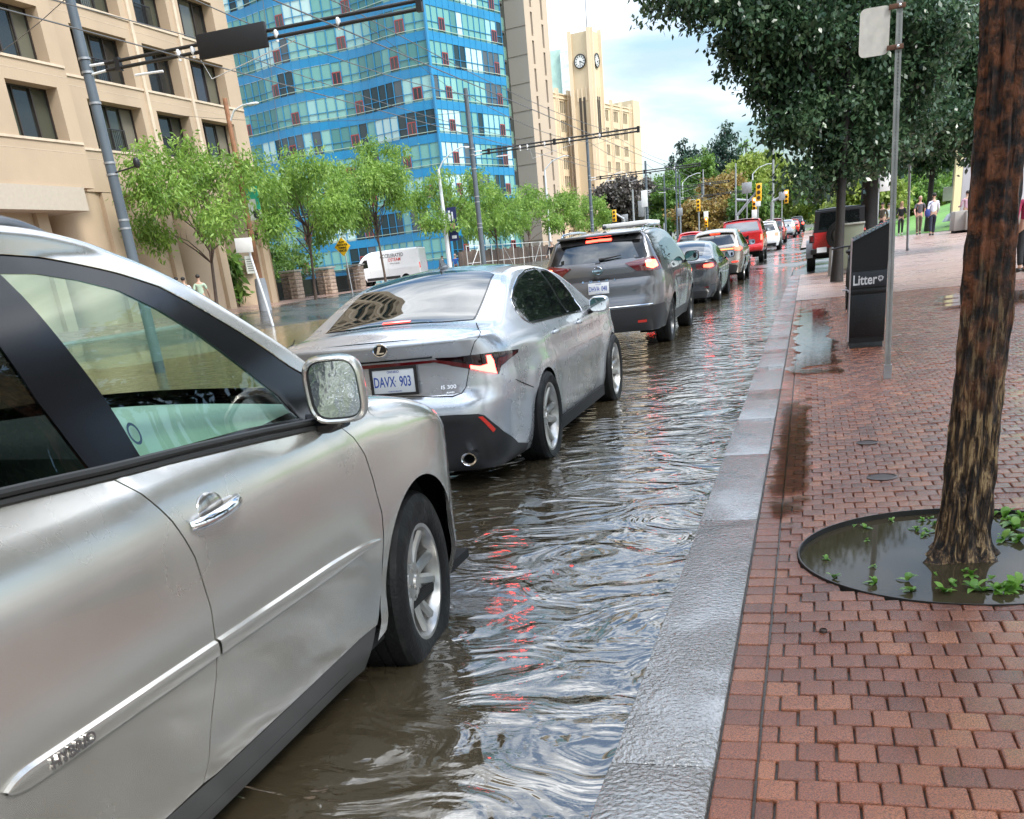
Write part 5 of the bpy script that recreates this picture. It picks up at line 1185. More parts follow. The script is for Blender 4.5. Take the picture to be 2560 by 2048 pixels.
# white delivery van on the cross street
VB=Body(-3.0,2.95,1.02,.12,.5,.02,.45,side=[(.35,.05),(.6,0),(1.2,.0),(1.3,.02),(1.7,.06),(2.5,.16)],rear=[(.35,.02),(.6,0),(2.6,.05)],front=[(.35,.05),(.8,0),(1.2,.15),(1.5,.3)],
  ztop=[(-3,2.50),(-1,2.52),(.9,2.48),(1.3,2.38),(1.7,2.15),(2.05,1.75),(2.3,1.42),(2.6,1.28),(2.95,1.05)],rtop=.10,crown=.05,zlow=.42,taper=.02)
vw=paint('van white paint',(.78,.78,.78),0,.3)
van=vehicle('delivery_van','white high-roof delivery van with lettering on its side, beyond the stone pillars','van',(0,0,0),VB,vw,(-1.75,1.9),Rt=.36,Rr=.22,
  glass=[('cab_window',[('y',1.25,1.42),('y',1.3,1.98),('y',1.55,1.98),('y',2.02,1.50),('y',1.9,1.36)])],capglass=[('windshield',[(1.45,-.85),(2.25,-.88),(2.25,.88),(1.45,.85)])],
  lamps=[('tail_lamp',redglow('van lamp',.6),[('x',.90,1.45),('x',.985,1.45),('x',.985,1.05),('x',.90,1.05)],.01)],
  blacks=[('side_cladding',cladm,[('y',-1.3,.46),('y',1.45,.46),('y',1.45,.66),('y',-1.3,.66)],.01)],seams=[[('y',1.15,2.2),('y',1.1,.5)],[('y',-.4,2.2),('y',-.4,.7)]],style='multi',mirror=(1.85,1.55,1.12,blk))
van.location=(-31.6,75.5,.55); van.rotation_euler=(0,0,R(93))
for s_,sz,yy,zz,mm_ in (('ACCELERATED',.36,-.75,2.10,mt('letter dark',(.06,.06,.06),.5)),('OSTEAM',.34,-.95,1.80,mt('letter red',(.5,.03,.02),.5)),('delivery & cleaning',.13,-.95,1.55,mt('letter grey',(.3,.3,.3),.5))):
    pv=VB.p(VB.sy(yy),zz,.01); text(s_,sz,mm_,'lettering',van,frame((-pv.x,pv.y,pv.z),(0,-1,0),(.12,0,1)),.003,bold=.004,sx=.8)
# ================= buildings =================
conc=pm('tan precast concrete',(.40,.30,.205),.75,var=.10,vs=.35,bump=.25,bs=18); concd=pm('concrete joint',(.20,.15,.10),.8)
wfr=mt('bronze frame',(.03,.022,.018),.45); grl=mt('black railing',(.012,.012,.012),.4)
def glazing(name,cols,rough=.04,spec=1.6,metal=.0):
    m_=bpy.data.materials.new(name); m_.use_nodes=True; t=m_.node_tree; b=t.nodes['Principled BSDF']; N=t.nodes.new; K=t.links.new
    at=N('ShaderNodeAttribute'); at.attribute_name='rnd'; c=N('ShaderNodeValToRGB'); c.color_ramp.interpolation='CONSTANT'; e=c.color_ramp.elements
    while len(e)<len(cols): e.new(.5)
    for i,(p_,cl) in enumerate(cols): e[i].position=p_; e[i].color=(*cl,1)
    K(at.outputs['Fac'],c.inputs[0]); K(c.outputs[0],b.inputs['Base Color']); b.inputs['Roughness'].default_value=rough; b.inputs['IOR'].default_value=spec; b.inputs['Metallic'].default_value=metal
    tc=N('ShaderNodeTexCoord'); n_=N('ShaderNodeTexNoise'); n_.inputs['Scale'].default_value=.6; K(tc.outputs['Object'],n_.inputs[0]); bn=N('ShaderNodeBump'); bn.inputs['Strength'].default_value=.25; bn.inputs['Distance'].default_value=.05; K(n_.outputs[0],bn.inputs['Height']); K(bn.outputs[0],b.inputs['Normal'])
    return m_
gl_apt=glazing('apartment glass',[(0,(.02,.022,.02)),(.3,(.05,.055,.04)),(.55,(.10,.10,.075)),(.75,(.16,.15,.12)),(.9,(.03,.03,.035))])
def wall(m,o,ux,us,zs,holes,depth,nrm):
    """wall in the (u,z) plane; o origin, ux unit along, nrm outward; holes (u0,u1,z0,z1)"""
    ux=Vector(ux); nrm=Vector(nrm); o=Vector(o); P=lambda u,z,d=0:o+ux*u+Vector((0,0,z))-nrm*d
    U=sorted(set([us[0],us[1]]+[h[i] for h in holes for i in (0,1)])); Z=sorted(set([zs[0],zs[1]]+[h[i] for h in holes for i in (2,3)]))
    for a,b in zip(U,U[1:]):
        for c,d in zip(Z,Z[1:]):
            cu,cz=(a+b)/2,(c+d)/2
            if any(h[0]<cu<h[1] and h[2]<cz<h[3] for h in holes): continue
            m.add([P(a,c),P(b,c),P(b,d),P(a,d)],[(0,1,2,3)])
    for h in holes:
        a,b,c,d=h
        m.add([P(a,c),P(b,c),P(b,c,depth),P(a,c,depth)],[(0,1,2,3)]); m.add([P(a,d),P(b,d),P(b,d,depth),P(a,d,depth)],[(3,2,1,0)])
        m.add([P(a,c),P(a,d),P(a,d,depth),P(a,c,depth)],[(3,2,1,0)]); m.add([P(b,c),P(b,d),P(b,d,depth),P(b,c,depth)],[(0,1,2,3)])
    return P
def window(parent,P,h,depth,n,glass,seed,rail=False,fr=.05,name='window'):
    a,b,c,d=h; m=MB(); rr=random.Random(seed)
    Q=lambda u,z,q:tuple(P(u,z,q))
    def bar(u0,u1,z0,z1,q0=depth-.08,q1=depth+.02):
        v=[Q(u,z,q) for q in (q0,q1) for z in (z0,z1) for u in (u0,u1)]; m.add(v,[(0,1,3,2),(4,6,7,5),(0,4,5,1),(2,3,7,6),(0,2,6,4),(1,5,7,3)])
    for u0,u1,z0,z1 in ((a,a+fr,c,d),(b-fr,b,c,d),(a+fr,b-fr,c,c+fr),(a+fr,b-fr,d-fr,d)): bar(u0,u1,z0,z1)
    for i in range(1,n): u=lerp(a,b,i/n+rr.uniform(-.02,.02)); bar(u-.03,u+.03,c+fr,d-fr)
    w=m.build(name,wfr,parent,smooth=None,world=True)
    g_=MB(); g_.r=[]
    for i in range(n):
        g_.add([Q(lerp(a,b,i/n),c,depth),Q(lerp(a,b,(i+1)/n),c,depth),Q(lerp(a,b,(i+1)/n),d,depth),Q(lerp(a,b,i/n),d,depth)],[(0,1,2,3)]); g_.r.append(rr.random())
    g2=g_.build('pane',glass,w,smooth=None,rnd=False,world=False)
    off=Vector((0,0,0)); q=w
    while q: off+=q.location; q=q.parent
    g2.data.transform(Matrix.Translation(-off)); at=g2.data.attributes.new('rnd','FLOAT','FACE'); at.data.foreach_set('value',g_.r)
    if rail:
        k=MB(); u0,u1=lerp(a,b,.30),lerp(a,b,.72); zt=lerp(c,d,.50)
        V=lambda u,z:Vector(Q(u,z,depth-.18))
        for z in (zt,c+.12): k.tube([V(u0,z),V(u1,z)],.025,5)
        for i in range(13): u=lerp(u0,u1,i/12); k.tube([V(u,c+.12),V(u,zt)],.012,4)
        k.build('railing',grl,w,smooth=None,world=True)
    return w
# --- tan concrete apartment block across the street ---
BX=-28.0; bo_=(BX,30,.3)
bb=thing('apartment_building','tan concrete apartment block with deep dark windows and rounded ground-floor columns, far left','building',bo_)
z0s=[7.28+2.56*k for k in range(21)]
baysA=[(38.3,41.9),(43.0,45.6),(46.6,49.6)]
holes=[(y0,y1,z,z+1.80) for z in z0s for y0,y1 in baysA]
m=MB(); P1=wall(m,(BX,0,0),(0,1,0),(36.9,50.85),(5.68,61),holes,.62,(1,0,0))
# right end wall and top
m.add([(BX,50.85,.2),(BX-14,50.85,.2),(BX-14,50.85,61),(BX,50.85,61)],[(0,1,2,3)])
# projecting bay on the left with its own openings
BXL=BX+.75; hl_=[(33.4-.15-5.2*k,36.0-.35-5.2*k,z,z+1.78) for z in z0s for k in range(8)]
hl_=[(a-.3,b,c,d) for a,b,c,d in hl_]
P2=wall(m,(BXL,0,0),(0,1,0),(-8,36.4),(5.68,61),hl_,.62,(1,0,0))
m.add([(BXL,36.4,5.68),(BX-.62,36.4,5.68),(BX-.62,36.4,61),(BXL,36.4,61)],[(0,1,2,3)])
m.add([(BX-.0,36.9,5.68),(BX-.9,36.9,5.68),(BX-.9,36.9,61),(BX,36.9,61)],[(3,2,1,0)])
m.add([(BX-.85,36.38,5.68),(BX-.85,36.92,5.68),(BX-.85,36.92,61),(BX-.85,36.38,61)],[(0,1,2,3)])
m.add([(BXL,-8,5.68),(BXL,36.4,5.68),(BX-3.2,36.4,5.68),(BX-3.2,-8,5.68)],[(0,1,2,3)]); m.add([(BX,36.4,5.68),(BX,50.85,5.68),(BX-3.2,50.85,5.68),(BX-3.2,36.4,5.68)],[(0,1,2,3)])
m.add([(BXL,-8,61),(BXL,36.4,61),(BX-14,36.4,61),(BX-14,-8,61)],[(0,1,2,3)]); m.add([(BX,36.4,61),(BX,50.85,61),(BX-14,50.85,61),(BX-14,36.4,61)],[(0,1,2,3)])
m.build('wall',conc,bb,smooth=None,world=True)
m=MB()
for z in z0s:
    m.box(BX-.02,BX+.05,37.0,50.8,z-.09,z-.005); m.box(BXL-.02,BXL+.05,-8,36.35,z-.09,z-.005)
    m.box(BX,BX+.006,36.95,50.82,z-.40,z-.385); m.box(BXL,BXL+.006,-8,36.3,z-.40,z-.385)
for y in (42.45,46.1): m.box(BX,BX+.10,y-.10,y+.10,5.7,61)
m.build('sill_course',pm('pale concrete sill',(.52,.42,.31),.7,var=.12,vs=3),bb,smooth=None,world=True)
k=0
for z in z0s[:6]:
    for i,(y0,y1) in enumerate(baysA): window(bb,P1,(y0,y1,z,z+1.80),.60,4 if i==0 else 3,gl_apt,k,rail=(i<2)); k+=1
for h in hl_:
    if h[1]>14 and h[2]<20: window(bb,P2,h,.60,3,gl_apt,k); k+=1
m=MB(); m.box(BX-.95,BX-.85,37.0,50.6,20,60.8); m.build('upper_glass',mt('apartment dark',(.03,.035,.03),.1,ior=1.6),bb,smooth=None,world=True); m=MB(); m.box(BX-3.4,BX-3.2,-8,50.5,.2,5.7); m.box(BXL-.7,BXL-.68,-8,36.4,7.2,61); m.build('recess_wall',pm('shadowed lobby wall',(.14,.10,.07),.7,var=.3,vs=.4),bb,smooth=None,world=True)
m=MB(); m.box(BX-1.8,BXL+.1,10,35.6,4.86,5.68); m.build('soffit_box',pm('ribbed beige soffit',(.40,.34,.27),.6,var=.05,vs=8),bb,smooth=None,world=True)
# columns: flat side fin plus half-round front
for y in (20.2,24.4,28.6,32.8,37.0,41.0,45.0,49.35):
    m=MB(); v=[];f=[]; n_=14
    wdt=1.45 if y<49 else 1.42
    for j,(zz,sc_) in enumerate(((.25,1),(3.6,1),(4.6,1.02),(5.25,1.10),(5.70,1.25))):
        for i in range(n_+1):
            a=-math.pi/2+math.pi*i/n_; v.append((BX-1.35+1.30*math.cos(a)**.75*(1.0),y+wdt*math.sin(a)*(1 if abs(a)<1.4 else 1)*sc_*.98,zz))
        v.append((BX-3.2,y+wdt*.9*sc_,zz)); v.append((BX-3.2,y-wdt*.9*sc_,zz))
    w_=n_+3
    for j in range(4):
        for i in range(w_): a_=j*w_+i; b_=j*w_+(i+1)%w_; f.append((a_,b_,b_+w_,a_+w_))
    m.add(v,f); m.box(BX-1.3,BX-.02,y+wdt*.55,y+wdt*.98,.26,5.66); m.build('column',conc,bb,world=True,smooth=40)
m=MB()
for z in (3.6,): m.box(BX-.1,BX-.03,48.4,50.7,z,z+.01)
m.build('joint',concd,bb,smooth=None,world=True)
text('55',.62,wfr,'number',bb,frame((BX+.02-bo_[0],49.55-bo_[1],3.95-bo_[2]),(0,1,0),(0,0,1)),.03,bold=.012)
m=MB(); m.box(BX+.0,BX+.04,48.0,48.75,2.15,3.0); s_=m.build('notice',mt('notice board',(.55,.54,.48),.5),bb,smooth=None,world=True)
for i in range(6): 
    m=MB(); m.box(BX+.041,BX+.045,48.1,48.65,2.27+.11*i,2.30+.11*i); m.build('notice_text',wfr,s_,smooth=None,world=True)
# --- blue-banded glass tower ---
ux=Vector((.267,.964,0)).normalized(); ul=Vector((-.981,.192,0)).normalized(); C0=Vector((-32.4,93.5,0))
tb=thing('glass_tower','glass apartment tower with bright blue floor bands and small red windows','building',(C0.x,C0.y,.4))
blu=pm('bright blue spandrel',(.008,.19,.38),.35,var=.12,vs=.5,coat=.15); bmul=mt('blue mullion',(.02,.20,.40),.35); gmul=mt('pale transom',(.34,.44,.36),.35)
redw=mt('red window frame',(.30,.045,.04),.4); dgl=mt('dark pane',(.012,.014,.016),.05,ior=1.6)
gl_blue=glazing('teal curtain glass',[(0,(.15,.34,.31)),(.26,(.08,.21,.20)),(.42,(.22,.42,.38)),(.56,(.02,.04,.045)),(.68,(.08,.10,.11)),(.78,(.28,.48,.46)),(.92,(.44,.60,.58))],rough=.10,spec=1.38)
FH=2.62; zB=[1.4+(7.6-1.4)*1.335+FH*(k-4) for k in range(0,16)]
def wave(u,L_): return .5*math.sin(u*2*math.pi/13.5+.8)*min(1,u/4) if L_ else 0
def strip(P,us,z0,z1,mat,name,parent,rnds=None,off=0):
    m=MB(); m.r=[]
    for i,(a,b) in enumerate(zip(us,us[1:])):
        A,B_=P(a,off),P(b,off); m.add([(A.x,A.y,z0),(B_.x,B_.y,z0),(B_.x,B_.y,z1),(A.x,A.y,z1)],[(0,1,2,3)]); m.r.append(rnds[i] if rnds else 0)
    o=m.build(name,mat,None,smooth=None,rnd=True); o.parent=parent; q=parent; off_=Vector((0,0,0))
    while q: off_+=q.location; q=q.parent
    o.data.transform(Matrix.Translation(-off_)); return o
for side,(d,L_,nl) in enumerate(((ul,44,True),(ux,12.8,False))):
    nrm=Vector((d.y,-d.x,0)) if side==1 else Vector((-d.y,d.x,0))
    if side==0 and nrm.y>0: nrm=-nrm
    if side==1 and nrm.x<0: nrm=-nrm
    P=lambda u,off=0,d=d,nrm=nrm,nl=nl:C0+d*u+nrm*(wave(u,nl)+off)
    cw=.98; us=[i*cw for i in range(int(L_/cw)+1)]
    for k,z in enumerate(zB):
        rr=random.Random(100*side+k)
        strip(P,us,z-.42,z+.28,blu,'spandrel_band',tb,off=.05)
        cols=[]; u=0
        while len(cols)<len(us):
            c_=rr.random(); cols+= [min(.999,max(0,c_+rr.uniform(-.0,.0)))]*rr.choice((1,1,2,3,3,4))
        gb=strip(P,us,z+.28,z+FH-.42,gl_blue,'window_band',tb,rnds=cols)
        m=MB()
        for u in us:
            p=P(u,.04); m.box(p.x-.035,p.x+.035,p.y-.035,p.y+.035,z-.42,z+FH-.42)
        for a,b in zip(us,us[1:]):
            A,B_=P(a,.05),P(b,.05)
            for zz in (z+1.02,): m.tube([(A.x,A.y,zz),(B_.x,B_.y,zz)],.03,4,False)
        m.build('mullions',bmul,gb,smooth=None,world=True)
        m=MB()
        for a,b in zip(us,us[1:]):
            A,B_=P(a,.09),P(b,.09); m.tube([(A.x,A.y,z+.46),(B_.x,B_.y,z+.46)],.035,4,False)
        m.build('transom',gmul,gb,smooth=None,world=True)
        step=7 if side==0 else 9
        for i in range(2 if side else 1,len(us)-2,step):
            j=i+ (0 if side else (k*2)%3) ; a,b=us[j]+.02,us[j]+cw*.95
            A,B_=P(a,.10),P(b,.10); dd=(B_-A).normalized(); m=MB()
            for u0,u1,z0,z1 in ((0,.09,0,1.0),((B_-A).length/2-.04,(B_-A).length/2+.04,0,1.0),((B_-A).length-.09,(B_-A).length,0,1.0),(0,(B_-A).length,0,.09),(0,(B_-A).length,.94,1.03)):
                q0=A+dd*u0;q1=A+dd*u1; m.add([(q0.x,q0.y,z+.42+z0),(q1.x,q1.y,z+.42+z0),(q1.x,q1.y,z+.42+z1),(q0.x,q0.y,z+.42+z1)],[(0,1,2,3)])
            if z<32:
                rw_=m.build('red_window',redw,tb,smooth=None,world=True)
                A,B_=P(a,.085),P(b,.085); m=MB(); m.add([(A.x,A.y,z+.44),(B_.x,B_.y,z+.44),(B_.x,B_.y,z+1.42),(A.x,A.y,z+1.42)],[(0,1,2,3)]); m.build('pane',dgl,rw_,smooth=None,world=True)
m=MB(); m.tube([(C0.x+.1,C0.y-.1,zB[0]-.6),(C0.x+.1,C0.y-.1,zB[-1]+2)],.16,6); m.build('corner_mullion',blu,tb,world=True)
E1=C0+ux*12.5; E2=C0+ul*43; m=MB(); zt=zB[-1]+2
m.add([tuple(E1),tuple(E1-Vector((20,-4,0))),tuple(E1-Vector((20,-4,0)))[:2]+(zt,),(E1.x,E1.y,zt)],[(0,1,2,3)]); m.add([(C0.x,C0.y,zt),(E1.x,E1.y,zt),(E2.x+8,E2.y+20,zt),(E2.x,E2.y,zt)],[(0,1,2,3)])
m.build('core',mt('grey core',(.3,.3,.3),.8),tb,smooth=None,world=True)
# podium: green fascia, shopfront
zg=zB[0]-.42
pod=MB(); 
def P0(u,off,d): 
    nn=Vector((-d.y,d.x,0)) if d is ul else Vector((d.y,-d.x,0)); nn=nn if nn.dot(Vector((0,-1,0)) if d is ul else Vector((1,0,0)))>0 else -nn
    return C0+d*u+nn*off
def slab(m,d,u0,u1,z0,z1,o0,o1):
    v=[]
    for u in (u0,u1):
        for o_ in (o0,o1):
            for z in (z0,z1): p=P0(u,o_,d); v.append((p.x,p.y,z))
    m.add(v,[(0,1,3,2),(4,6,7,5),(0,2,6,4),(1,5,7,3),(2,3,7,6),(0,4,5,1)])
m=MB(); slab(m,ul,0,40,zg-1.1,zg,-.3,.25); slab(m,ux,0,12.4,zg-1.1,zg,-.3,.25); m.build('green_fascia',pm('sea green fascia',(.08,.42,.24),.4,var=.1,vs=.5),tb,smooth=None,world=True)
m=MB(); slab(m,ul,0,40,zg-1.35,zg-1.12,-.3,.45); m.build('canopy',mt('white trim',(.7,.7,.68),.5),tb,smooth=None,world=True)
m=MB(); m.r=[]; us=[i*1.3 for i in range(31)]
strip(lambda u,off=0:P0(u,-.2+off,ul),us,.3,zg-1.1,glazing('shop glass',[(0,(.03,.04,.04)),(.4,(.10,.16,.14)),(.7,(.25,.32,.28)),(.85,(.05,.05,.06))]),'shopfront',tb,rnds=[random.random() for _ in us])
strip(lambda u,off=0:P0(u,-.2+off,ux),[i*1.3 for i in range(10)],.3,zg-1.1,bpy.data.materials['shop glass'],'shopfront',tb,rnds=[.1 for _ in range(10)])
p=P0(4.6,.5,ul); text('SUSHI',1.0,mt('red neon',(.5,.02,.02),.4,emi=(1,.05,.04),es=2.0),'shop_sign',tb,frame((p.x-tb.location.x,p.y-tb.location.y,zg-1.75-tb.location.z),-ul,(0,0,1)),.05,bold=.03,sx=.8)
# --- beige slab tower beside it, with the stack of curved balconies ---
bt=thing('slab_tower','beige concrete slab tower with slit windows, right of the blue glass tower','building',(-29.6,118,.6))
beig=pm('beige render',(.46,.36,.27),.75,var=.07,vs=.15); greyc=pm('grey concrete flank',(.36,.33,.29),.75,var=.1,vs=.12)
T0=Vector((-29.6,118,0)); L_=5.1
hs=[]
for k in range(15):
    for u0 in (1.2,3.55): hs.append((u0,u0+.42,1.4+(19.6-1.4)*1.31-2.62*k-1.9+(0 if u0<2 else -.9),1.4+(19.6-1.4)*1.31-2.62*k+.3+(0 if u0<2 else -.9)))
hs=[h for h in hs if h[2]>1.5]+[(u0,u0+.42,1.4+(19.6-1.4)*1.31+2.62*k-1.9+(0 if u0<2 else -.9),1.4+(19.6-1.4)*1.31+2.62*k+.3+(0 if u0<2 else -.9)) for k in range(1,8) for u0 in (1.2,3.55)]
m=MB(); nx_=Vector((ux.y,-ux.x,0)); Pt=wall(m,T0,ux,(0,L_),(.4,48),hs,.35,nx_); m.build('wall',beig,bt,smooth=None,world=True)
m=MB(); a=T0; b=T0+ul*13; c=T0+ux*L_; m.add([(a.x,a.y,.4),(b.x,b.y,.4),(b.x,b.y,48),(a.x,a.y,48)],[(0,1,2,3)]); m.add([(c.x,c.y,.4),(c.x-14,c.y+3,.4),(c.x-14,c.y+3,48),(c.x,c.y,48)],[(0,1,2,3)])
m.build('flank_wall',greyc,bt,smooth=None,world=True)
m=MB()
for i in range(1,18):
    z=.6+2.62*i; m.tube([(a.x+.02,a.y-.02,z),(b.x+.02,b.y-.02,z)],.02,4,False)
m.build('flank_joint',concd,bt,smooth=None,world=True)
hs=[h for h in hs if h[2]<40]
for h in hs:
    m=MB(); v=[tuple(Pt(u,z,.33)) for u,z in ((h[0],h[2]),(h[1],h[2]),(h[1],h[3]),(h[0],h[3]))]; m.add(v,[(0,1,2,3)]); m.build('slit_window',mt('slit glass',(.09,.11,.13),.08,ior=1.6),bt,smooth=None,world=True)
gba=mt('green balcony glass',(.10,.20,.15),.1,ior=1.5); slabm=mt('balcony slab',(.10,.09,.08),.7)
bc=W(1258,300,Y=116); 
for k in range(12):
    z=2.6+2.62*k; px_=W(1250,300,Y=116)[0]-.3
    m=MB(); m.lathe([(1.7,z-.02),(1.75,z-.02),(1.75,z+1.15),(1.7,z+1.15)],20,Matrix.Translation((px_,115.6,0)),close=True); bl_=m.build('balcony',gba,bt,world=True)
    m=MB(); m.lathe([(0,z-.22),(1.7,z-.22),(1.75,z-.03),(0,z-.03)],20,Matrix.Translation((px_,115.6,0))); m.build('balcony_slab',slabm,bl_,world=True)
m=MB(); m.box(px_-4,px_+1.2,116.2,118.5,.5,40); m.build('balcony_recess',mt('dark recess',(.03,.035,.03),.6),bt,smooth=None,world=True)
# --- cream warehouse with clock tower ---
uc=Vector((.2,.98,0)).normalized(); nc=Vector((uc.y,-uc.x,0)); 
R1=Vector((*W(1600,400,Y=290)[:2],0)); LW=84; R0=R1-uc*LW
cw_=thing('terminal_building','cream brick terminal warehouse with pilasters and rows of windows behind the trees','building',(R1.x,R1.y,.6))
crm=pm('cream brick',(.58,.46,.30),.75,var=.05,vs=.1); crd=pm('cream pilaster',(.64,.52,.36),.75,var=.05,vs=.1)
FZ=3.75; nb=13; HZ=34.1
zs_=[HZ-3.75-FZ*k for k in range(8)]
hc=[]; bw=LW/nb
for z in zs_:
    for i in range(nb):
        for o_ in (-1.5,-.48,.54): hc.append((i*bw+bw/2+o_,i*bw+bw/2+o_+.86,z,z+2.35))
m=MB(); Pc=wall(m,R0,uc,(0,LW),(.5,HZ),hc,.3,nc); m.add([tuple(R1)[:2]+(.5,),(R1.x-30,R1.y+6,.5),(R1.x-30,R1.y+6,HZ),(R1.x,R1.y,HZ)],[(0,1,2,3)]); m.build('wall',crm,cw_,smooth=None,world=True)
m=MB(); m.r=[]
v=[]
for h in hc:
    m.add([tuple(Pc(u,z,.28)) for u,z in ((h[0],h[2]),(h[1],h[2]),(h[1],h[3]),(h[0],h[3]))],[(0,1,2,3)])
g_=m.build('window_panes',mt('grey green glass',(.045,.055,.05),.45),cw_,smooth=None,world=True); g_['kind']='stuff'
for i in range(nb+1):
    m=MB(); p=R0+uc*(i*bw)
    for q in (-.5,.5):
        pp_=p+uc*q*1.0; m.box(pp_.x-.2,pp_.x+.35,pp_.y-.22,pp_.y+.22,.5,HZ+.9)
    m.build('pilaster',crd,cw_,smooth=None,world=True)
m=MB()
for zz in (HZ-.9,HZ-.1): m.tube([tuple(R0+nc*.1+Vector((0,0,zz))),tuple(R1+nc*.1+Vector((0,0,zz)))],.16,4)
m.build('cornice',crd,cw_,smooth=None,world=True)
# taller end block
m=MB(); p=R1-uc*5; v=[(p+nc*.5),(R1+nc*.5),(R1-nc*8),(p-nc*8)]; m.add([(q.x,q.y,.5) for q in v]+[(q.x,q.y,HZ+1.9) for q in v],[(0,1,5,4),(1,2,6,5),(2,3,7,6),(3,0,4,7),(4,5,6,7)]); m.build('end_block',crm,cw_,smooth=None,world=True)
# clock tower
Yc=242; K0=Vector((*W(1478,150,Y=Yc)[:2],0)); 
ct=thing('clock_tower','square cream clock tower with black-rimmed clocks and a thin mast, above the terminal building','clock tower',(K0.x,K0.y,.6))
wl=5.2; wr_=5.4; zt_=W(1468,76,Y=Yc)[2]; print('clock tower top',zt_,'whouse',HZ)
A_=K0; B_=K0+ul*wl; C_=K0+uc*wr_; D_=B_+uc*wr_
m=MB(); q=[A_,C_,D_,B_]; m.add([(v.x,v.y,.5) for v in q]+[(v.x,v.y,zt_) for v in q],[(0,1,5,4),(1,2,6,5),(2,3,7,6),(3,0,4,7),(4,5,6,7)]); m.build('shaft',crm,ct,smooth=None,world=True)
m=MB()
nl_=Vector((-ul.y,ul.x,0)); nl_=nl_ if nl_.y<0 else -nl_
for (o_,d_,w_,n2) in ((A_,ul,wl,nl_),(A_,uc,wr_,nc)):
    for f_ in (.0,1.0):
        p=o_+d_*(w_*f_ + (.35 if f_==0 else -.35))+n2*.12; m.box(p.x-.4,p.x+.4,p.y-.4,p.y+.4,.5,zt_+.5)
    for f_ in (.3,.5,.7): p=o_+d_*w_*f_+n2*.05; m.box(p.x-.14,p.x+.14,p.y-.14,p.y+.14,HZ-2,zt_-10.5)
m.build('buttress',crd,ct,smooth=None,world=True)
for (o_,d_,w_,n2) in ((A_,-ul,wl,nl_),(A_,uc,wr_,nc)):
    cdir=ul if d_==-ul else uc
    c_=o_+cdir*w_*.5+n2*.15; zc=zt_-5.4
    Mx=frame((c_.x,c_.y,zc),(Vector((0,0,1)).cross(n2)),(0,0,1)) 
    fr_=MB(); fr_.lathe([(1.4,.0),(1.4,.2),(1.2,.22),(1.2,.0)],36,Mx); cl=fr_.build('clock',mt('clock black',(.015,.015,.015),.4),ct,world=True)
    fr_=MB(); fr_.lathe([(1.21,.08),(0,.08)],36,Mx); fc=fr_.build('clock_face',mt('clock white',(.75,.74,.70),.5),cl,world=True)
    fr_=MB()
    for i in range(12):
        a=math.pi*i/6; Mi=Mx@Matrix.Rotation(a,4,'Z'); fr_.box(-.07,.07,.76,1.10,.09,.12,Mi)
    for a,l_,w2 in ((R(-118),.68,.08),(R(-178),.96,.065)): fr_.box(-w2,w2,-.1,l_,.10,.13,Mx@Matrix.Rotation(a,4,'Z'))
    fr_.build('clock_hands',mt('clock black',(.015,.015,.015),.4),fc,smooth=None,world=True)
    for f_ in (.42,.60):
        p=o_+cdir*w_*f_+n2*.1; m=MB(); Mw_=frame((p.x,p.y,zt_-16.2),(Vector((0,0,1)).cross(n2)),(0,0,1)); m.box(-.28,.28,-3.9,3.9,0,.05,Mw_); m.build('louvre',mt('louvre dark',(.05,.04,.03),.6),ct,smooth=None,world=True)
mm_=K0+ul*wl*.35+uc*3; m=MB(); m.tube([(mm_.x,mm_.y,zt_),(mm_.x,mm_.y,zt_+14)],[.10,.05],6); m.build('mast',wfr,ct,world=True)
# far glass block behind
gbk=thing('far_tower','distant green glass tower between the slab tower and the clock tower','building',(*W(1386,200,Y=320)[:2],.5))
p=W(1386,200,Y=320); m=MB(); m.box(p[0]-3,p[0]+2.4,320,334,.5,W(1386,126,Y=320)[2]); m.build('wall',pm('pale green glass',(.45,.62,.55),.15,var=.2,vs=.3),gbk,smooth=None,world=True)
m=MB(); m.box(p[0]+2.4,p[0]+6.0,319,333,.5,W(1400,132,Y=320)[2]); m.build('balcony_side',pm('white balconies',(.7,.72,.74),.5,var=.2,vs=.8),gbk,smooth=None,world=True)
# buildings behind the camera, seen only as reflections in glass
for nm,lb,x0,x1,y0,y1,hh,ml in (('apartment_building','tall brown grid-fronted apartment block behind the photographer, seen as a reflection in glass',-60,-24,-62,-22,52,conc),('office_building','teal glass building behind the photographer, seen as a reflection in glass',-20,8,-95,-70,34,pm('teal facade',(.10,.26,.27),.2,var=.3,vs=.5))):
    t=thing(nm,lb,'building',((x0+x1)/2,(y0+y1)/2,.3)); m=MB()
    hs=[(u+.5,u+3.1,z+.6,z+2.0) for z in [4+2.8*i for i in range(int((hh-6)/2.8))] for u in [3.8*i for i in range(int((x1-x0)/3.8))]]
    Pq=wall(m,(x0,y1,0),(1,0,0),(0,x1-x0),(.2,hh),hs,.8,(0,1,0)); m.build('wall',ml,t,smooth=None,world=True)
    hs2=[(u+.5,u+3.1,z+.6,z+2.0) for z in [4+2.8*i for i in range(int((hh-6)/2.8))] for u in [3.8*i for i in range(int((y1-y0)/3.8))]]
    m=MB(); wall(m,(x1,y0,0),(0,1,0),(0,y1-y0),(.2,hh),hs2,.8,(1,0,0)); m.build('side_wall',ml,t,smooth=None,world=True)
    m=MB(); m.box(x0+.2,x1-.82,y0+.2,y1-.82,.2,hh-.2); m.build('glass',mt('apartment dark',(.03,.035,.03),.1,ior=1.6),t,smooth=None,world=True)
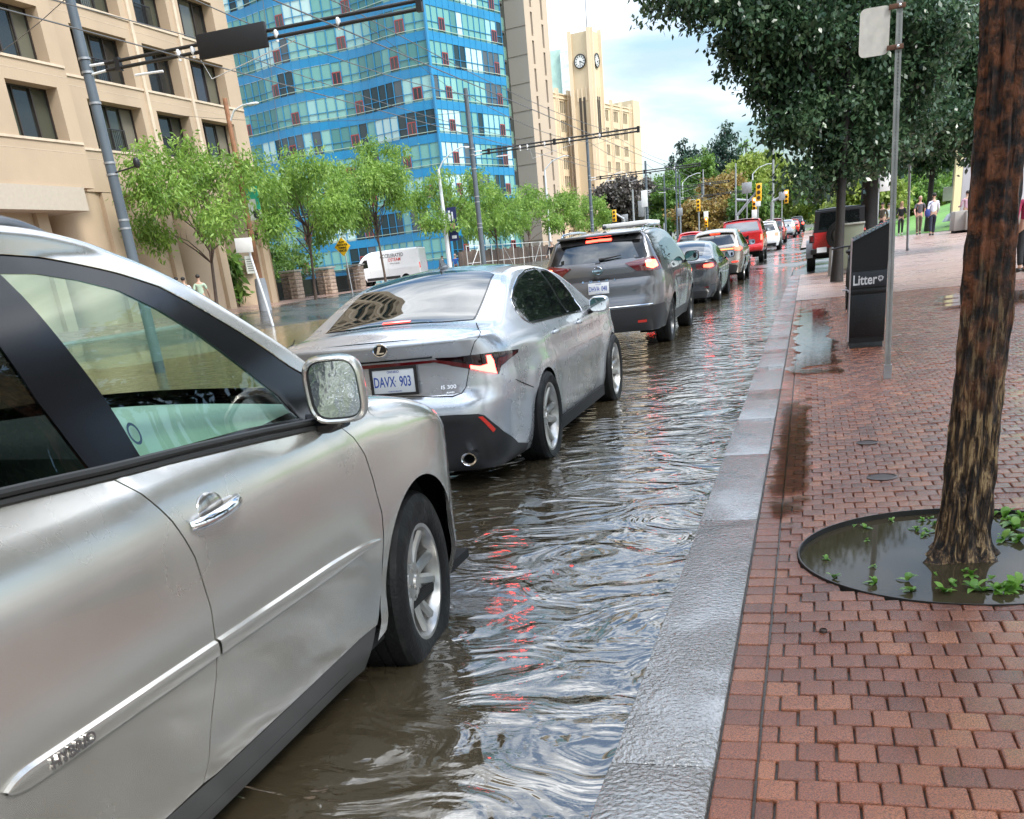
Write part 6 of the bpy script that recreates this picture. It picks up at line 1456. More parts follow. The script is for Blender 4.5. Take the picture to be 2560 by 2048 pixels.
# ================= trees =================
def leafmat(name,c0,c1,c2,trans=.35,rough=.42):
    m_=bpy.data.materials.new(name); m_.use_nodes=True; t=m_.node_tree; N=t.nodes.new; K=t.links.new
    for q in list(t.nodes): t.nodes.remove(q)
    out=N('ShaderNodeOutputMaterial'); p=N('ShaderNodeBsdfPrincipled'); tl=N('ShaderNodeBsdfTranslucent'); mx=N('ShaderNodeMixShader'); mx.inputs[0].default_value=trans
    at=N('ShaderNodeAttribute'); at.attribute_name='rnd'; c=N('ShaderNodeValToRGB'); e=c.color_ramp.elements; e[0].color=(*c0,1); e[1].color=(*c2,1); q=e.new(.5); q.color=(*c1,1)
    K(at.outputs['Fac'],c.inputs[0]); K(c.outputs[0],p.inputs['Base Color']); p.inputs['Roughness'].default_value=rough; K(c.outputs[0],tl.inputs[0]); K(p.outputs[0],mx.inputs[1]); K(tl.outputs[0],mx.inputs[2]); K(mx.outputs[0],out.inputs[0]); return m_
def leaves(name,blobs,n,size,asp,mat,parent,seed=0,wp=.8,clump=.35,per=26,droop=.5,flat=.5,shell=.55):
    """blobs: (x,y,z,rx,ry,rz) in the parent's local frame"""
    r=np.random.RandomState(seed); B=np.array(blobs,float); w=(B[:,3]*B[:,4]*B[:,5])**wp; w/=w.sum()
    nc=max(1,n//per); bi=r.choice(len(B),nc,p=w); d=r.normal(size=(nc,3)); d/=np.linalg.norm(d,axis=1)[:,None]
    rad=(shell+(1-shell)*r.rand(nc))**.6*r.uniform(.75,1.08,nc); cc=B[bi,:3]+d*B[bi,3:6]*rad[:,None]
    ctone=np.clip(r.normal(.5,.25,nc),0,1); cdir=d*.6+r.normal(size=(nc,3))*.5; cdir[:,2]-=droop*.5
    cdir/=np.linalg.norm(cdir,axis=1)[:,None]
    idx=np.repeat(np.arange(nc),per); k=len(idx)
    t=r.uniform(-1,1,k); pos=cc[idx]+cdir[idx]*(t*clump)[:,None]+r.normal(size=(k,3))*clump*.33
    a=cdir[idx]*.55+r.normal(size=(k,3))*.6; a[:,2]-=droop; a/=np.linalg.norm(a,axis=1)[:,None]
    nrm=r.normal(size=(k,3))*(1-flat*.5); nrm[:,2]+=flat*1.3; b=np.cross(a,nrm); b/=np.linalg.norm(b,axis=1)[:,None]+1e-9
    s=size*r.uniform(.65,1.25,k); hw=s*asp*.5; nn=np.cross(a,b)
    V=np.empty((k,4,3)); V[:,0]=pos; V[:,1]=pos+a*(s*.45)[:,None]+b*hw[:,None]+nn*(hw*.25)[:,None]; V[:,2]=pos+a*s[:,None]; V[:,3]=pos+a*(s*.45)[:,None]-b*hw[:,None]+nn*(hw*.25)[:,None]
    me=bpy.data.meshes.new(name); me.vertices.add(k*4); me.vertices.foreach_set('co',V.astype(np.float32).ravel()); me.loops.add(k*4); me.loops.foreach_set('vertex_index',np.arange(k*4,dtype=np.int32)); me.polygons.add(k); me.polygons.foreach_set('loop_start',np.arange(0,k*4,4,dtype=np.int32)); me.polygons.foreach_set('loop_total',np.full(k,4,dtype=np.int32)); me.update()
    at=me.attributes.new('rnd','FLOAT','FACE'); at.data.foreach_set('value',np.clip(ctone[idx]+r.normal(0,.14,k),0,1).astype(np.float32)); me.materials.append(mat)
    o=bpy.data.objects.new(name,me); COL.objects.link(o); o.parent=parent; return o
barkd=pm('dark wet bark',(.012,.009,.007),.6,var=.4,vs=6,bump=.6,bs=14); barkb=pm('brown young bark',(.085,.055,.04),.65,var=.3,vs=5,bump=.4,bs=20)
def trunk(parent,h,r,limbs,mat,lean=(0,0),seed=1,name='trunk'):
    rr=random.Random(seed); m=MB(); pts=[];rad=[]
    for i in range(9):
        t=i/8; pts.append((lean[0]*t+rr.uniform(-.02,.02)*h*.1,lean[1]*t+rr.uniform(-.02,.02)*h*.1,h*t)); rad.append(r*(1.35 if i==0 else 1.05 if i==1 else 1-.35*t))
    m.tube(pts,rad,10)
    for (x,y,z) in limbs:
        b=Vector(pts[rr.choice((5,6,7,8))]); e=Vector((x,y,z)); mid=b.lerp(e,.5)+Vector((rr.uniform(-.2,.2),rr.uniform(-.2,.2),rr.uniform(0,.3)))
        m.tube([b,b.lerp(mid,.5)+Vector((0,0,.05)),mid,mid.lerp(e,.6),e],[r*.45,r*.36,r*.26,r*.15,r*.06],6)
        for _ in range(3):
            q=mid.lerp(e,rr.uniform(0,.8)); e2=q+Vector((rr.uniform(-1,1),rr.uniform(-1,1),rr.uniform(-.1,.9)))*(e-b).length*.33; m.tube([q,q.lerp(e2,.5)+Vector((0,0,.08)),e2],[r*.16,r*.10,r*.03],5)
    return m.build(name,mat,parent,smooth=60)
dg=leafmat('dark elm leaves',(.022,.052,.028),(.050,.10,.048),(.11,.18,.085),.32,.26)
lg=leafmat('bright locust leaves',(.10,.20,.03),(.20,.34,.055),(.33,.48,.10),.45,.45)
mg=leafmat('mid green leaves',(.05,.11,.02),(.11,.21,.035),(.20,.33,.06),.4)
yg=leafmat('yellow green leaves',(.14,.20,.035),(.26,.34,.06),(.38,.44,.10),.45)
og=leafmat('orange turning leaves',(.16,.11,.03),(.30,.19,.05),(.34,.30,.09),.35)
br=leafmat('dusty purple leaves',(.05,.04,.035),(.09,.075,.065),(.14,.13,.10),.2)
cf=leafmat('conifer needles',(.008,.028,.018),(.018,.05,.03),(.035,.08,.045),.12)
# -- left row: feathery young trees on the far pavement
LT=[(-25.7,40.8,.42,7.1,'feathery bright green tree in front of the tan apartment block, nearest of the row'),(-26.1,51.5,.42,7.4,'feathery green tree behind the leaning white sign, second of the row'),(-26.0,61.5,.45,8.6,'taller green tree rising in front of the white van'),
    (-25.8,74,.5,7.6,'green tree beside the pale street lamp, right of the white van'),(-25.7,86,.55,7.0,'small light green tree below the blue glass tower'),(-25.8,98,.6,7.2,'light green tree at the foot of the beige slab tower'),(-25.8,112,.7,7.0,'green tree near the black-clad pedestrian across the street'),(-25.8,127,.8,7.0,'far green tree before the terminal building')]
for i,(x,y,z,h,lb) in enumerate(LT):
    t=thing('street_tree',lb,'tree',(x,y,z),0,'young trees lining the far pavement'); rr=random.Random(40+i)
    bl=[]; nb=15
    rx=2.3 if i<1 else 2.7
    for k in range(nb):
        a=2*math.pi*k/nb+rr.random(); q=rr.uniform(.5,1.0); bl.append((rx*q*math.cos(a)+(.5 if i==0 else 0),4.2*q*math.sin(a)*(1.2 if i==0 else 1),h*rr.uniform(.50,.90)-.2*q,rr.uniform(.75,1.35),rr.uniform(.8,1.5),rr.uniform(.5,.95)))
    bl+=[(0,0,h*.92,.9,.9,.7),(.3,-1,h*.8,1.1,1.1,.7),(-.2,1.0,h*.75,1.1,1.2,.7)]
    trunk(t,h*.5,.085,[(b[0]*.8,b[1]*.8,b[2]) for b in bl],barkb,(rr.uniform(-.3,.3),rr.uniform(-.2,.4)),i)
    n=(13000,19000,19000)[i] if i<3 else 7500; leaves('crown',bl,n,.24 if i<3 else .30,.32,lg if i%3 else lg,t,seed=i,clump=.42,per=22,droop=.55,flat=.3,shell=.2)
# -- right side: dense dark trees over the pavement
RT=[((.72,27.5,.05),5.0,.125,'dark-leaved tree with slim trunk just behind the litter bin','R1'),((1.86,36.5,.25),6.0,.30,'dark-leaved tree with thick black trunk beside the off-roader','R2'),((6.3,62,.5),8,.16,'dark tree on the grass behind the walking couple','R3')]
for (loc,h,r_,lb,key) in RT:
    t=thing('shade_tree',lb,'tree',loc,0,'dark-leaved trees over the near pavement'); rr=random.Random(hash(key)%97 if False else ord(key[1]))
    X0,Y0,Z0=loc; bl=[]
    if key=='R1':
        for px,py,Y,q in ((1700,-40,26,1.1),(1800,10,26,.9),(1880,60,26.5,.9),(1790,-60,27,1.2),(1900,-40,27,1.4),(1850,120,27,.65),(1905,170,27,.8),(1960,60,27,1.3),(1940,230,27.5,.75),(1965,320,27,.8),(2010,180,28,1.3),(2020,300,27.5,1.1),(2060,400,28,.9),(2110,250,28,1.4),(2120,80,28,1.5),(2170,360,28,1.1),(2030,-80,28,1.5),(2180,-60,29,1.6),(2220,300,29,1.2),(2260,180,29,1.4),(2300,60,29,1.5),(2000,445,27,.55),(2090,455,28,.55)):
            w=W(px,py,Y=Y); bl.append((w[0]-X0,w[1]-Y0,w[2]-Z0,q,q,q*.62))
    elif key=='R2':
        for px,py,Y,q in ((2290,330,36,1.3),(2350,300,36,1.5),(2420,335,37,1.2),(2450,280,37,1.6),(2380,180,37,1.7),(2460,120,38,1.8),(2200,385,36,1.0),(2120,425,35,.6),(2500,360,37,1.2),(2560,300,38,1.8),(2560,60,38,2),(2330,60,37,1.9),(2230,200,36,1.6)):
            w=W(px,py,Y=Y); bl.append((w[0]-X0,w[1]-Y0,w[2]-Z0,q,q,q*.62))
    else:
        for px,py,Y,q in ((2300,360,62,2.0),(2380,330,62,2.2),(2450,350,62,1.9),(2345,395,62,1.3),(2280,390,62,1.2),(2520,310,63,2.4)):
            w=W(px,py,Y=Y); bl.append((w[0]-X0,w[1]-Y0,w[2]-Z0,q,q,q*.6))
    trunk(t,h,r_,[(b[0]*.85,b[1]*.85,b[2]) for b in bl[::2]],barkd,(.1 if key=='R1' else .05,.1),ord(key[1]))
    leaves('crown',bl,{'R1':62000,'R2':40000,'R3':20000}[key],{'R1':.15,'R2':.18,'R3':.26}[key],.56,dg,t,seed=ord(key[1]),clump=.34,per=24,droop=.35,flat=.75,shell=.12)
# -- trees beside and behind the photographer (seen in reflections)
for i,(x,y) in enumerate(((5.6,2.2),(6.2,-6),(7.2,10.5),(5.4,-13),(7.6,17.5),(10.5,7.5),(11,14))):
    t=thing('shade_tree',['dark tree on the pavement just right of the photographer, out of frame','dark tree behind the photographer on the right, out of frame','dark tree right of the frame edge, level with the silver sedan','dark tree far behind the photographer','dark tree on the plaza right of the frame edge, level with the grey crossover','dark tree at the back of the plaza, right of the frame','dark tree deep in the plaza beyond the frame edge'][i],'tree',(x,y,.03),0,'dark-leaved trees over the near pavement'); rr=random.Random(60+i)
    bl=[(rr.uniform(-2.2,2.6),rr.uniform(-2.8,2.8),rr.uniform(5.2,9.6),1.5,1.5,.9) for _ in range(18)]
    trunk(t,5,.16,[(b[0]*.8,b[1]*.8,b[2]) for b in bl[::2]],barkd,(0,0),i); leaves('crown',bl,13000,.26,.62,dg,t,seed=60+i,clump=.4,per=20,flat=.7,shell=.1)
# -- background trees beyond the crossing
def bg(kind,px,py,Y,w,h,mat,lb,n=6000,size=.42,base=None,grp='trees beyond the crossing'):
    "px,py = top of the crown"
    top=W(px,py,Y=Y); zb_=.9; H=top[2]-zb_; t=thing('conifer' if kind=='c' else 'broadleaf_tree',lb,'tree',(top[0],top[1],zb_),0,grp); rr=random.Random(int(px+py)); bl=[]
    if kind=='c':
        for k in range(22):
            f=k/21; z=H*(.98-.8*f); q=w*.5*(.16+.84*f**.8)
            for j in range(1+int(4*f)): a=rr.random()*6.28; bl.append((q*.6*math.cos(a),q*.6*math.sin(a),z,q*.7+.35,q*.7+.35,H*.06+.3))
        trunk(t,H*.96,.22,[],barkd)
        leaves('crown',bl,int(n*3.4),size*1.25,.4,mat,t,wp=.45,seed=int(px),clump=.6,per=20,droop=.6,flat=.5,shell=.2)
    else:
        for k in range(16):
            a=rr.random()*6.28; q=rr.uniform(.1,.95); zz=rr.uniform(.30,.90); k_=math.sqrt(max(.12,1-((zz-.5)/.5)**2)); bl.append((w*.36*q*k_*math.cos(a),w*.36*q*k_*math.sin(a),H*zz,w*.18,w*.18,H*.10+.3))
        bl.append((0,0,H*.93,w*.12,w*.12,H*.06))
        trunk(t,H*.45,.2,[(b[0]*.7,b[1]*.7,b[2]) for b in bl[:5]],barkd,(0,0),int(px))
        leaves('crown',bl,int(n*1.7),size*1.15,.6,mat,t,seed=int(px),clump=.6,per=20,droop=.3,flat=.5,shell=.25)
bg('b',1555,450,135,11,0,br,'dusty purple-brown tree in front of the terminal building',7000,.4)
bg('b',1672,425,150,12,0,mg,'round green tree right of the terminal building',8000,.4)
bg('b',1735,395,160,10,0,mg,'bright green maple behind the trolley poles',7000,.4)
bg('c',1712,352,210,13,0,cf,'dark conifer left of the tallest conifer on the skyline',6000,.55)
bg('c',1812,318,200,14,0,cf,'tallest dark conifer on the skyline',8000,.55)
bg('c',1765,378,230,7,0,mg,'thin pale conifer between the two dark conifers',3000,.5)
bg('c',1865,355,220,8,0,mg,'narrow conifer right of the tallest one',3000,.5)
bg('b',1925,365,175,13,0,yg,'tall pale yellow-green tree above the traffic signals',9000,.42)
bg('b',1862,395,170,10,0,yg,'yellow-green tree left of the tall pale one',7000,.42)
bg('b',1815,442,140,11,0,og,'orange turning tree above the red pickup',8000,.38)
bg('b',1745,500,125,8,0,og,'small orange and green tree behind the trolley poles',5000,.36)
bg('b',1880,470,125,8,0,mg,'green tree behind the yellow traffic signals',5000,.38)
bg('b',1995,430,150,12,0,yg,'green tree just left of the dark pavement trees',7000,.42)
bg('b',2085,400,120,12,0,mg,'leafy green tree behind the off-roader',8000,.36)
bg('b',2160,440,100,10,0,yg,'light green tree seen between the two dark trunks',6000,.34)
bg('b',2300,440,115,13,0,mg,'green tree behind the walking people',8000,.36)
bg('b',2400,430,120,13,0,mg,'green tree left of the grey information pillar',8000,.36)
bg('b',2540,400,90,12,0,mg,'green tree at the right edge behind the wooden trunk',6000,.32)
bg('b',2040,470,190,14,0,mg,'distant green tree over the far end of the queue',5000,.5)
bg('b',1630,480,190,14,0,mg,'distant green tree behind the dusty purple one',5000,.5)
# far wood closing the street: one mass
t=struct  # keep name
r=np.random.RandomState(5); bl=[]
for i in range(46):
    X=-150+i*7; bl.append((X,330+r.uniform(-15,25),5+r.uniform(0,5),8,6,6+r.uniform(0,3)))
fo=leaves('far_wood',bl,26000,1.1,.6,mg,None,seed=9,clump=1.2,per=16,shell=.4); fo['kind']='stuff'; tag(fo,'band of distant green woodland closing the end of the street','woodland')
# shrubs and greenery behind the stone pillars
for i,(x,y,w,h) in enumerate(((-31.5,55,3,2.6),(-33.5,60,3.4,3.6),(-35,66,3.6,3.2),(-30.2,50.6,1.6,2.0))):
    t=thing('shrub',['tall shrub behind the first stone pillar','large shrub behind the middle of the iron fence','bushy shrub beside the front of the white van','low shrub against the corner of the tan block'][i],'shrub',(x,y,.5),0,'shrubs behind the iron fence')
    bl=[(random.uniform(-w,w)*.35,random.uniform(-w,w)*.35,h*random.uniform(.3,.9),w*.35,w*.35,h*.25) for _ in range(7)]
    trunk(t,h*.5,.05,[(b[0],b[1],b[2]) for b in bl[:5]],barkd,name='stem'); leaves('foliage',bl,5000,.2,.5,mg,t,seed=70+i,clump=.3,shell=.2)
# -- the near trunk with stringy bark, rising from its pit
def barkn(t,b,N,K):
    tc=N('ShaderNodeTexCoord'); mp_=N('ShaderNodeMapping'); mp_.inputs['Scale'].default_value=(1,1,.16); K(tc.outputs['Object'],mp_.inputs[0])
    a=N('ShaderNodeTexNoise'); a.inputs['Scale'].default_value=46; a.inputs['Detail'].default_value=6; a.inputs['Roughness'].default_value=.65; a.inputs['Distortion'].default_value=.5; K(mp_.outputs[0],a.inputs[0])
    c=N('ShaderNodeValToRGB'); e=c.color_ramp.elements; e[0].position=.42; e[0].color=(.010,.007,.006,1); e[1].position=.60; e[1].color=(.50,.34,.17,1); q=e.new(.49); q.color=(.06,.034,.018,1); q=e.new(.545); q.color=(.19,.11,.05,1); K(a.outputs[0],c.inputs[0])
    # reddish-brown smooth bark higher up, black patches
    c2=N('ShaderNodeValToRGB'); e=c2.color_ramp.elements; e[0].position=.42; e[0].color=(.010,.008,.008,1); e[1].position=.60; e[1].color=(.24,.082,.032,1); q=e.new(.48); q.color=(.06,.024,.012,1)
    mp2=N('ShaderNodeMapping'); mp2.inputs['Scale'].default_value=(1,1,.85); K(tc.outputs['Object'],mp2.inputs[0]); a2=N('ShaderNodeTexNoise'); a2.inputs['Scale'].default_value=17; a2.inputs['Detail'].default_value=7; a2.inputs['Roughness'].default_value=.65; K(mp2.outputs[0],a2.inputs[0]); K(a2.outputs[0],c2.inputs[0])
    sx=N('ShaderNodeSeparateXYZ'); K(tc.outputs['Object'],sx.inputs[0]); n3=N('ShaderNodeTexNoise'); n3.inputs['Scale'].default_value=7; K(tc.outputs['Object'],n3.inputs[0])
    ad=N('ShaderNodeMath'); ad.operation='MULTIPLY_ADD'; ad.inputs[1].default_value=1.1; K(n3.outputs[0],ad.inputs[0]); K(sx.outputs[2],ad.inputs[2])
    mr=N('ShaderNodeMapRange'); mr.inputs[1].default_value=1.15; mr.inputs[2].default_value=1.75; K(ad.outputs[0],mr.inputs[0])
    mx=N('ShaderNodeMixRGB'); K(mr.outputs[0],mx.inputs[0]); K(c.outputs[0],mx.inputs[1]); K(c2.outputs[0],mx.inputs[2]); K(mx.outputs[0],b.inputs['Base Color'])
    b.inputs['Roughness'].default_value=.42
    ad2=N('ShaderNodeMath'); ad2.operation='ADD'; K(a.outputs[0],ad2.inputs[0]); K(a2.outputs[0],ad2.inputs[1]); bn=N('ShaderNodeBump'); bn.inputs['Strength'].default_value=1; bn.inputs['Distance'].default_value=.03; K(ad2.outputs[0],bn.inputs['Height']); K(bn.outputs[0],b.inputs['Normal'])
t=thing('bark_tree','wet tree with stringy orange-brown bark growing from the round pit, close at the right','tree',(.665,4.42,0))
m=MB(); nseg,nr=64,110; v=[];f=[]
cs=[(-.03,0,.150),(.0,.0,.130),(.035,.003,.112),(.08,.006,.103),(.2,.012,.098),(.5,.020,.091),(1.0,.020,.086),(1.6,.010,.080),(2.1,-.006,.076),(3.2,-.05,.07),(4.6,-.1,.06)]
for j in range(nr+1):
    z=-.03+4.6*(j/nr)**1.25; rad=sinterp([(c[0],c[2]) for c in cs],z); ox=sinterp([(c[0],c[1]) for c in cs],z)
    for i in range(nseg):
        a=2*math.pi*i/nseg
        rdg=.0075*math.sin(a*9+2.1*math.sin(z*3.1)+z*2)+.005*math.sin(a*17+1.3*math.sin(z*5+1)+z*3)+.004*math.sin(a*29+z*11)+.003*math.sin(z*40+a*5)
        rt_=max(0,1-z/.16)**2*.055*max(0,math.sin(a*3.5+.6)); fl=1+.03*math.sin(a*2+z)
        q=(rad*fl+rdg+rt_)*1.0; v.append((ox+q*math.cos(a),q*math.sin(a),z))
for j in range(nr):
    for i in range(nseg): f.append((j*nseg+i,j*nseg+(i+1)%nseg,(j+1)*nseg+(i+1)%nseg,(j+1)*nseg+i))
m.add(v,f)
for e in ((1.6,.8,5.6),(.9,.4,5.8),(.8,-1.4,6.0),(.5,1.6,6.2),(1.4,-1,6.6)):
    m.tube([(-.1,0,4.4),(e[0]*.4-.1,e[1]*.4,5.0),e],[.05,.035,.012],7)
m.build('trunk',wetmat('stringy bark',barkn),t,smooth=70)
bl=[(x,y,z,1.2,1.2,.7) for x,y,z in ((1.7,.9,5.8),(1.0,.5,6.0),(.9,-1.6,6.1),(.6,1.6,6.3),(1.7,-1.1,6.8),(1.4,-.6,6.9),(.6,.4,7.3),(2.4,-.6,6.2))]
leaves('crown',bl,11000,.11,.5,dg,t,seed=3,clump=.3,flat=.75,shell=.2)
# -- weeds in the pit
wl_=leafmat('weed leaves',(.10,.24,.03),(.17,.36,.05),(.26,.44,.09),.3,.35)
pitp=[((2128-0),0)]
def C6(x,y): return W(1980+x/3.717,1250+y/3.717,Z=0)
wp=[(560,260,.5,''),(1150,290,.9,''),(1215,215,.8,''),(1600,690,.9,''),(1765,870,1.2,''),(1990,870,1.5,''),(2120,800,1.7,''),(1210,350,.7,''),(2040,240,1.7,''),(1900,130,1.2,''),(2110,390,1.5,''),(315,575,.8,'small flat'),(385,745,1.2,'clump'),(680,280,.9,''),(690,395,.5,''),(925,215,.8,''),(750,640,.5,''),(770,790,1.1,''),(1070,770,1.5,''),(1110,870,1.1,''),(1325,710,.35,''),(1410,880,1.7,''),(1480,800,.8,''),(1660,720,1.2,''),(1690,850,1.8,''),(1900,860,1.7,''),(2070,850,1.9,''),(1280,200,.9,''),(1265,320,1.0,''),(1970,180,1.9,''),(2080,290,2.2,''),(1960,380,1.6,''),(2150,170,1.6,''),(1850,760,.8,''),(1330,240,.8,'')]
protos=[]
for k in range(3):
    m=MB(); m.r=[]; rr=random.Random(k+200)
    for i in range(6+2*k):
        a=rr.random()*6.28; el=rr.uniform(.12,1.1) if i>2 else rr.uniform(.9,1.4); Lf=rr.uniform(.03,.052); wd_=Lf*rr.uniform(.30,.42)
        d=Vector((math.cos(a)*math.cos(el),math.sin(a)*math.cos(el),math.sin(el))); s_=Vector((-math.sin(a),math.cos(a),0)); v=[];n_=5
        for j in range(n_+1):
            q=j/n_; c_=d*Lf*q-Vector((0,0,1))*Lf*.45*q*q; wq=wd_*math.sin(math.pi*min(1,q*.86+.12))*.55
            v+=[c_-s_*wq+Vector((0,0,.12*wq)),c_-Vector((0,0,.1*wq)),c_+s_*wq+Vector((0,0,.12*wq))]
        f=[(j*3+i2,j*3+i2+1,(j+1)*3+i2+1,(j+1)*3+i2) for j in range(n_) for i2 in range(2)]
        m.add(v,f); m.r+= [rr.random()]*len(f)
    protos.append(m)
for i,(x,y,s_,_) in enumerate(wp):
    p=C6(x,y); d=math.hypot(p[0]-PITC[0],p[1]-PITC[1])
    if d>PITR-.03: p=(PITC[0]+(p[0]-PITC[0])*(PITR-.04)/d,PITC[1]+(p[1]-PITC[1])*(PITR-.04)/d,0)
    mm=protos[i%3]; o=mm.build('weed',wl_,None,smooth=60,rnd=True); o.location=(p[0],p[1],.010); o.scale=(s_*1.15,)*3; o.rotation_euler=(0,0,i*1.3)
    tag(o,'low green weed poking out of the muddy pit water','weed','weeds in the tree pit')
# ================= street furniture =================
galv=mt('galvanised steel',(.36,.37,.38),.42,metal=.6,var=.12,vs=6); pole_=mt('blue-grey pole paint',(.085,.105,.125),.4,var=.15,vs=2); blkm=mt('black fittings',(.012,.012,.013),.45); insul=mt('white insulator',(.7,.7,.7),.3); whm=mt('white enamel',(.70,.70,.68),.4,var=.05,vs=6); wirem=mt('wire',(.10,.10,.10),.5)
PX=-13.0; PS=[18.0,41.4,64.8,88.5,112,136]
nm_=['nearest','second','third','fourth','fifth','far']
for i,Y in enumerate(PS):
    zb=zroad(PX,Y)-.05; t=thing('trolley_pole',f'blue-grey trolley pole with double black bracket arm, {nm_[i]} of the row','pole',(PX,Y,zb),0,'trolley poles along the tracks')
    H=7.7-zb; m=MB(); m.tube([(0,0,0),(0,0,H*.5),(0,0,H)],[.115,.10,.085],16); m.build('shaft',pole_,t,smooth=60)
    m=MB(); 
    for z in (5.62-zb,5.40-zb,4.9-zb,3.9-zb,3.7-zb,2.9-zb,2.75-zb): m.lathe([(.10,z-.018),(.112,z-.018),(.112,z+.018),(.10,z+.018)],16)
    m.build('clamp_band',galv,t,smooth=40)
    x1=6.75
    m=MB(); m.tube([(.42,0,5.49-zb),(x1,0,5.49-zb)],.030,8); m.tube([(.42,0,5.38-zb),(x1,0,5.37-zb)],.030,8)
    for x in (.7,3.4,x1-.05): m.box(x-.05,x+.05,-.05,.05,5.33-zb,5.54-zb)
    am=m.build('bracket_arm',blkm,t)
    m=MB(); m.tube([(.08,0,5.5-zb),(.45,0,5.49-zb)],.022,8); m.tube([(.08,0,5.36-zb),(.45,0,5.38-zb)],.022,8); m.build('arm_insulator',insul,am)
    for x in (2.0,2.3,3.0,4.0,5.2) if i<2 else (2.3,5.2):
        m=MB(); m.tube([(x,0,5.33-zb),(x,0,5.30-zb)],.03,8); m.sell((x,0,5.42-zb),(.04,.045,.07),.8); m.build('insulator',insul,am,smooth=60)
    m=MB(); m.tube([(1.6,0,5.2-zb),(1.0,0,5.22-zb)],.02,6); m.tube([(2.4,.0,5.30-zb),(2.4,.3,5.0-zb),(4.3,.1,5.3-zb)],.008,5); m.build('steady_arm',insul,am)
    if i==0:
        m=MB(); m.bbox(2.46,3.84,-.10,-.02,5.24-zb,5.62-zb,.01); m.build('sign_box',mt('matt black panel',(.006,.006,.007),.6),am)
        w1=W(1.0/2.156*735,745/2.156,Y=Y)[2]-zb; m=MB(); m.tube([(.05,-.02,3.72-zb),(.6,-.02,3.78-zb)],.014,6); m.sell((.62,-.03,3.83-zb),(.06,.06,.09),.8); m.build('camera',blkm,t,smooth=60)
    if i==3:
        m=MB(); m.bbox(-.75,-.25,-.06,.0,3.1,4.3,.02); m.build('sign_back',galv,t)
# overhead wires
def wire(label,pts,r=.008,sag=.0,name='overhead_wire',grp='overhead wires'):
    P_=[]
    for a,b in zip(pts,pts[1:]):
        a=Vector(a);b=Vector(b)
        for k in range(8): q=k/8; P_.append(a.lerp(b,q)-Vector((0,0,sag*4*q*(1-q))))
    P_.append(Vector(pts[-1])); m=MB(); m.tube(P_,r,5); o=m.build(name,wirem,None); rehome(o,P_[0]); tag(o,label,'wire',grp); return o
ZW=5.22
for x,lb in ((-10.6,'contact wire over the left track'),(-7.6,'contact wire over the right track')):
    wire('taut dark '+lb+' hung below the bracket arms',[(x,-10,ZW)]+[(x,Y,ZW+.01) for Y in PS]+[(x,170,ZW)],.011)
    wire('thin messenger wire just above the '+lb,[(x,-10,5.62)]+[(x,Y,5.60) for Y in PS]+[(x,170,5.6)],.008,.18)
wire('feeder cable sagging along the tops of the trolley poles',[(PX+.1,-6,7.3)]+[(PX+.1,Y,7.45) for Y in PS],.013,.35)
wire('span wire crossing from the trolley poles to the tan apartment block',[(-27.9,44,9.0),(PX,PS[1],6.9)],.008,.3)
wire('span wire from the first trolley pole up to the left',[(-27.9,30,8.6),(PX,PS[0],6.6),(-4,10.5,9.5)],.008,.25)
wire('long thin wire rising from the second trolley pole towards the upper left',[(PX,PS[1],7.3),(-9.5,10,8.2)],.007,.1)
wire('wire slanting from the third trolley pole over the street',[(PX,PS[2],7.2),(-6.2,PS[1],5.5)],.007,.05)
wire('vertical pale cable in front of the blue glass tower',[W(705,410,Y=60),W(655,-20,Y=60)],.018)
# leaning white sign standing in the floodwater
b0=W(684,818,Z=-.02); tp=W(612,596,Y=b0[1]); t=thing('street_sign','blank white sign on a leaning pale post, standing at the edge of the floodwater','sign',tuple(b0)); d=Vector(tp)-Vector(b0)
m=MB(); m.tube([(0,0,-.1),tuple(d*.25+Vector((0,0,.02))),tuple(d)],[.055,.05,.045],8); m.build('post',mt('pale post',(.55,.57,.60),.35),t)
M_=Matrix.Translation(d*.93-Vector((.08,.10,0)))@Matrix.Rotation(R(3),4,'Y'); m=MB(); m.bbox(-.36,.36,.0,.02,-.26,.24,.009,M_); m.build('panel',whm,t)
# wooden lamp pole
p=W(660,775,Z=.40); p=np.array((-24.6,43.2,.36)); t=thing('street_lamp','orange-brown wooden lamp pole in a grey concrete base, with a green banner','street lamp',tuple(p)); s_=43.2/40
m=MB(); m.tube([(0,0,.9),(0,0,8.75)],[.15,.10],10); m.build('shaft',pm('weathered orange wood',(.26,.12,.06),.7,var=.3,vs=3,bump=.4,bs=20),t)
m=MB(); m.lathe([(.30,0),(.27,1.2),(.24,1.45),(.1,1.47)],14); m.build('concrete_base',mt('grey base',(.24,.25,.27),.6,var=.1,vs=4),t)
m=MB(); m.tube([(0,0,7.8),(.35,.0,8.25),(.8,0,8.38),(1.15,0,8.40)],[.05,.04,.035,.03],8); m.sell((1.32,0,8.37),(.28,.10,.06),.8); m.build('lamp_arm',mt('pale lamp metal',(.62,.64,.66),.35),t)
m=MB(); m.box(.14,.72,-.01,.01,3.9,5.2); bn_=m.build('banner',mt('white banner',(.60,.60,.58),.6),t); m=MB(); m.box(.14,.74,-.016,.016,4.75,5.25); m.box(.56,.73,-.016,.016,4.3,4.75); m.build('banner_top',mt('green banner',(.03,.36,.22),.6),bn_); m=MB(); m.sell((.5,-.02,4.15),(.16,.012,.2),.8); m.sell((.62,-.02,3.98),(.12,.012,.12),.8); m.build('banner_figure',mt('banner dark',(.03,.03,.04),.6),bn_)
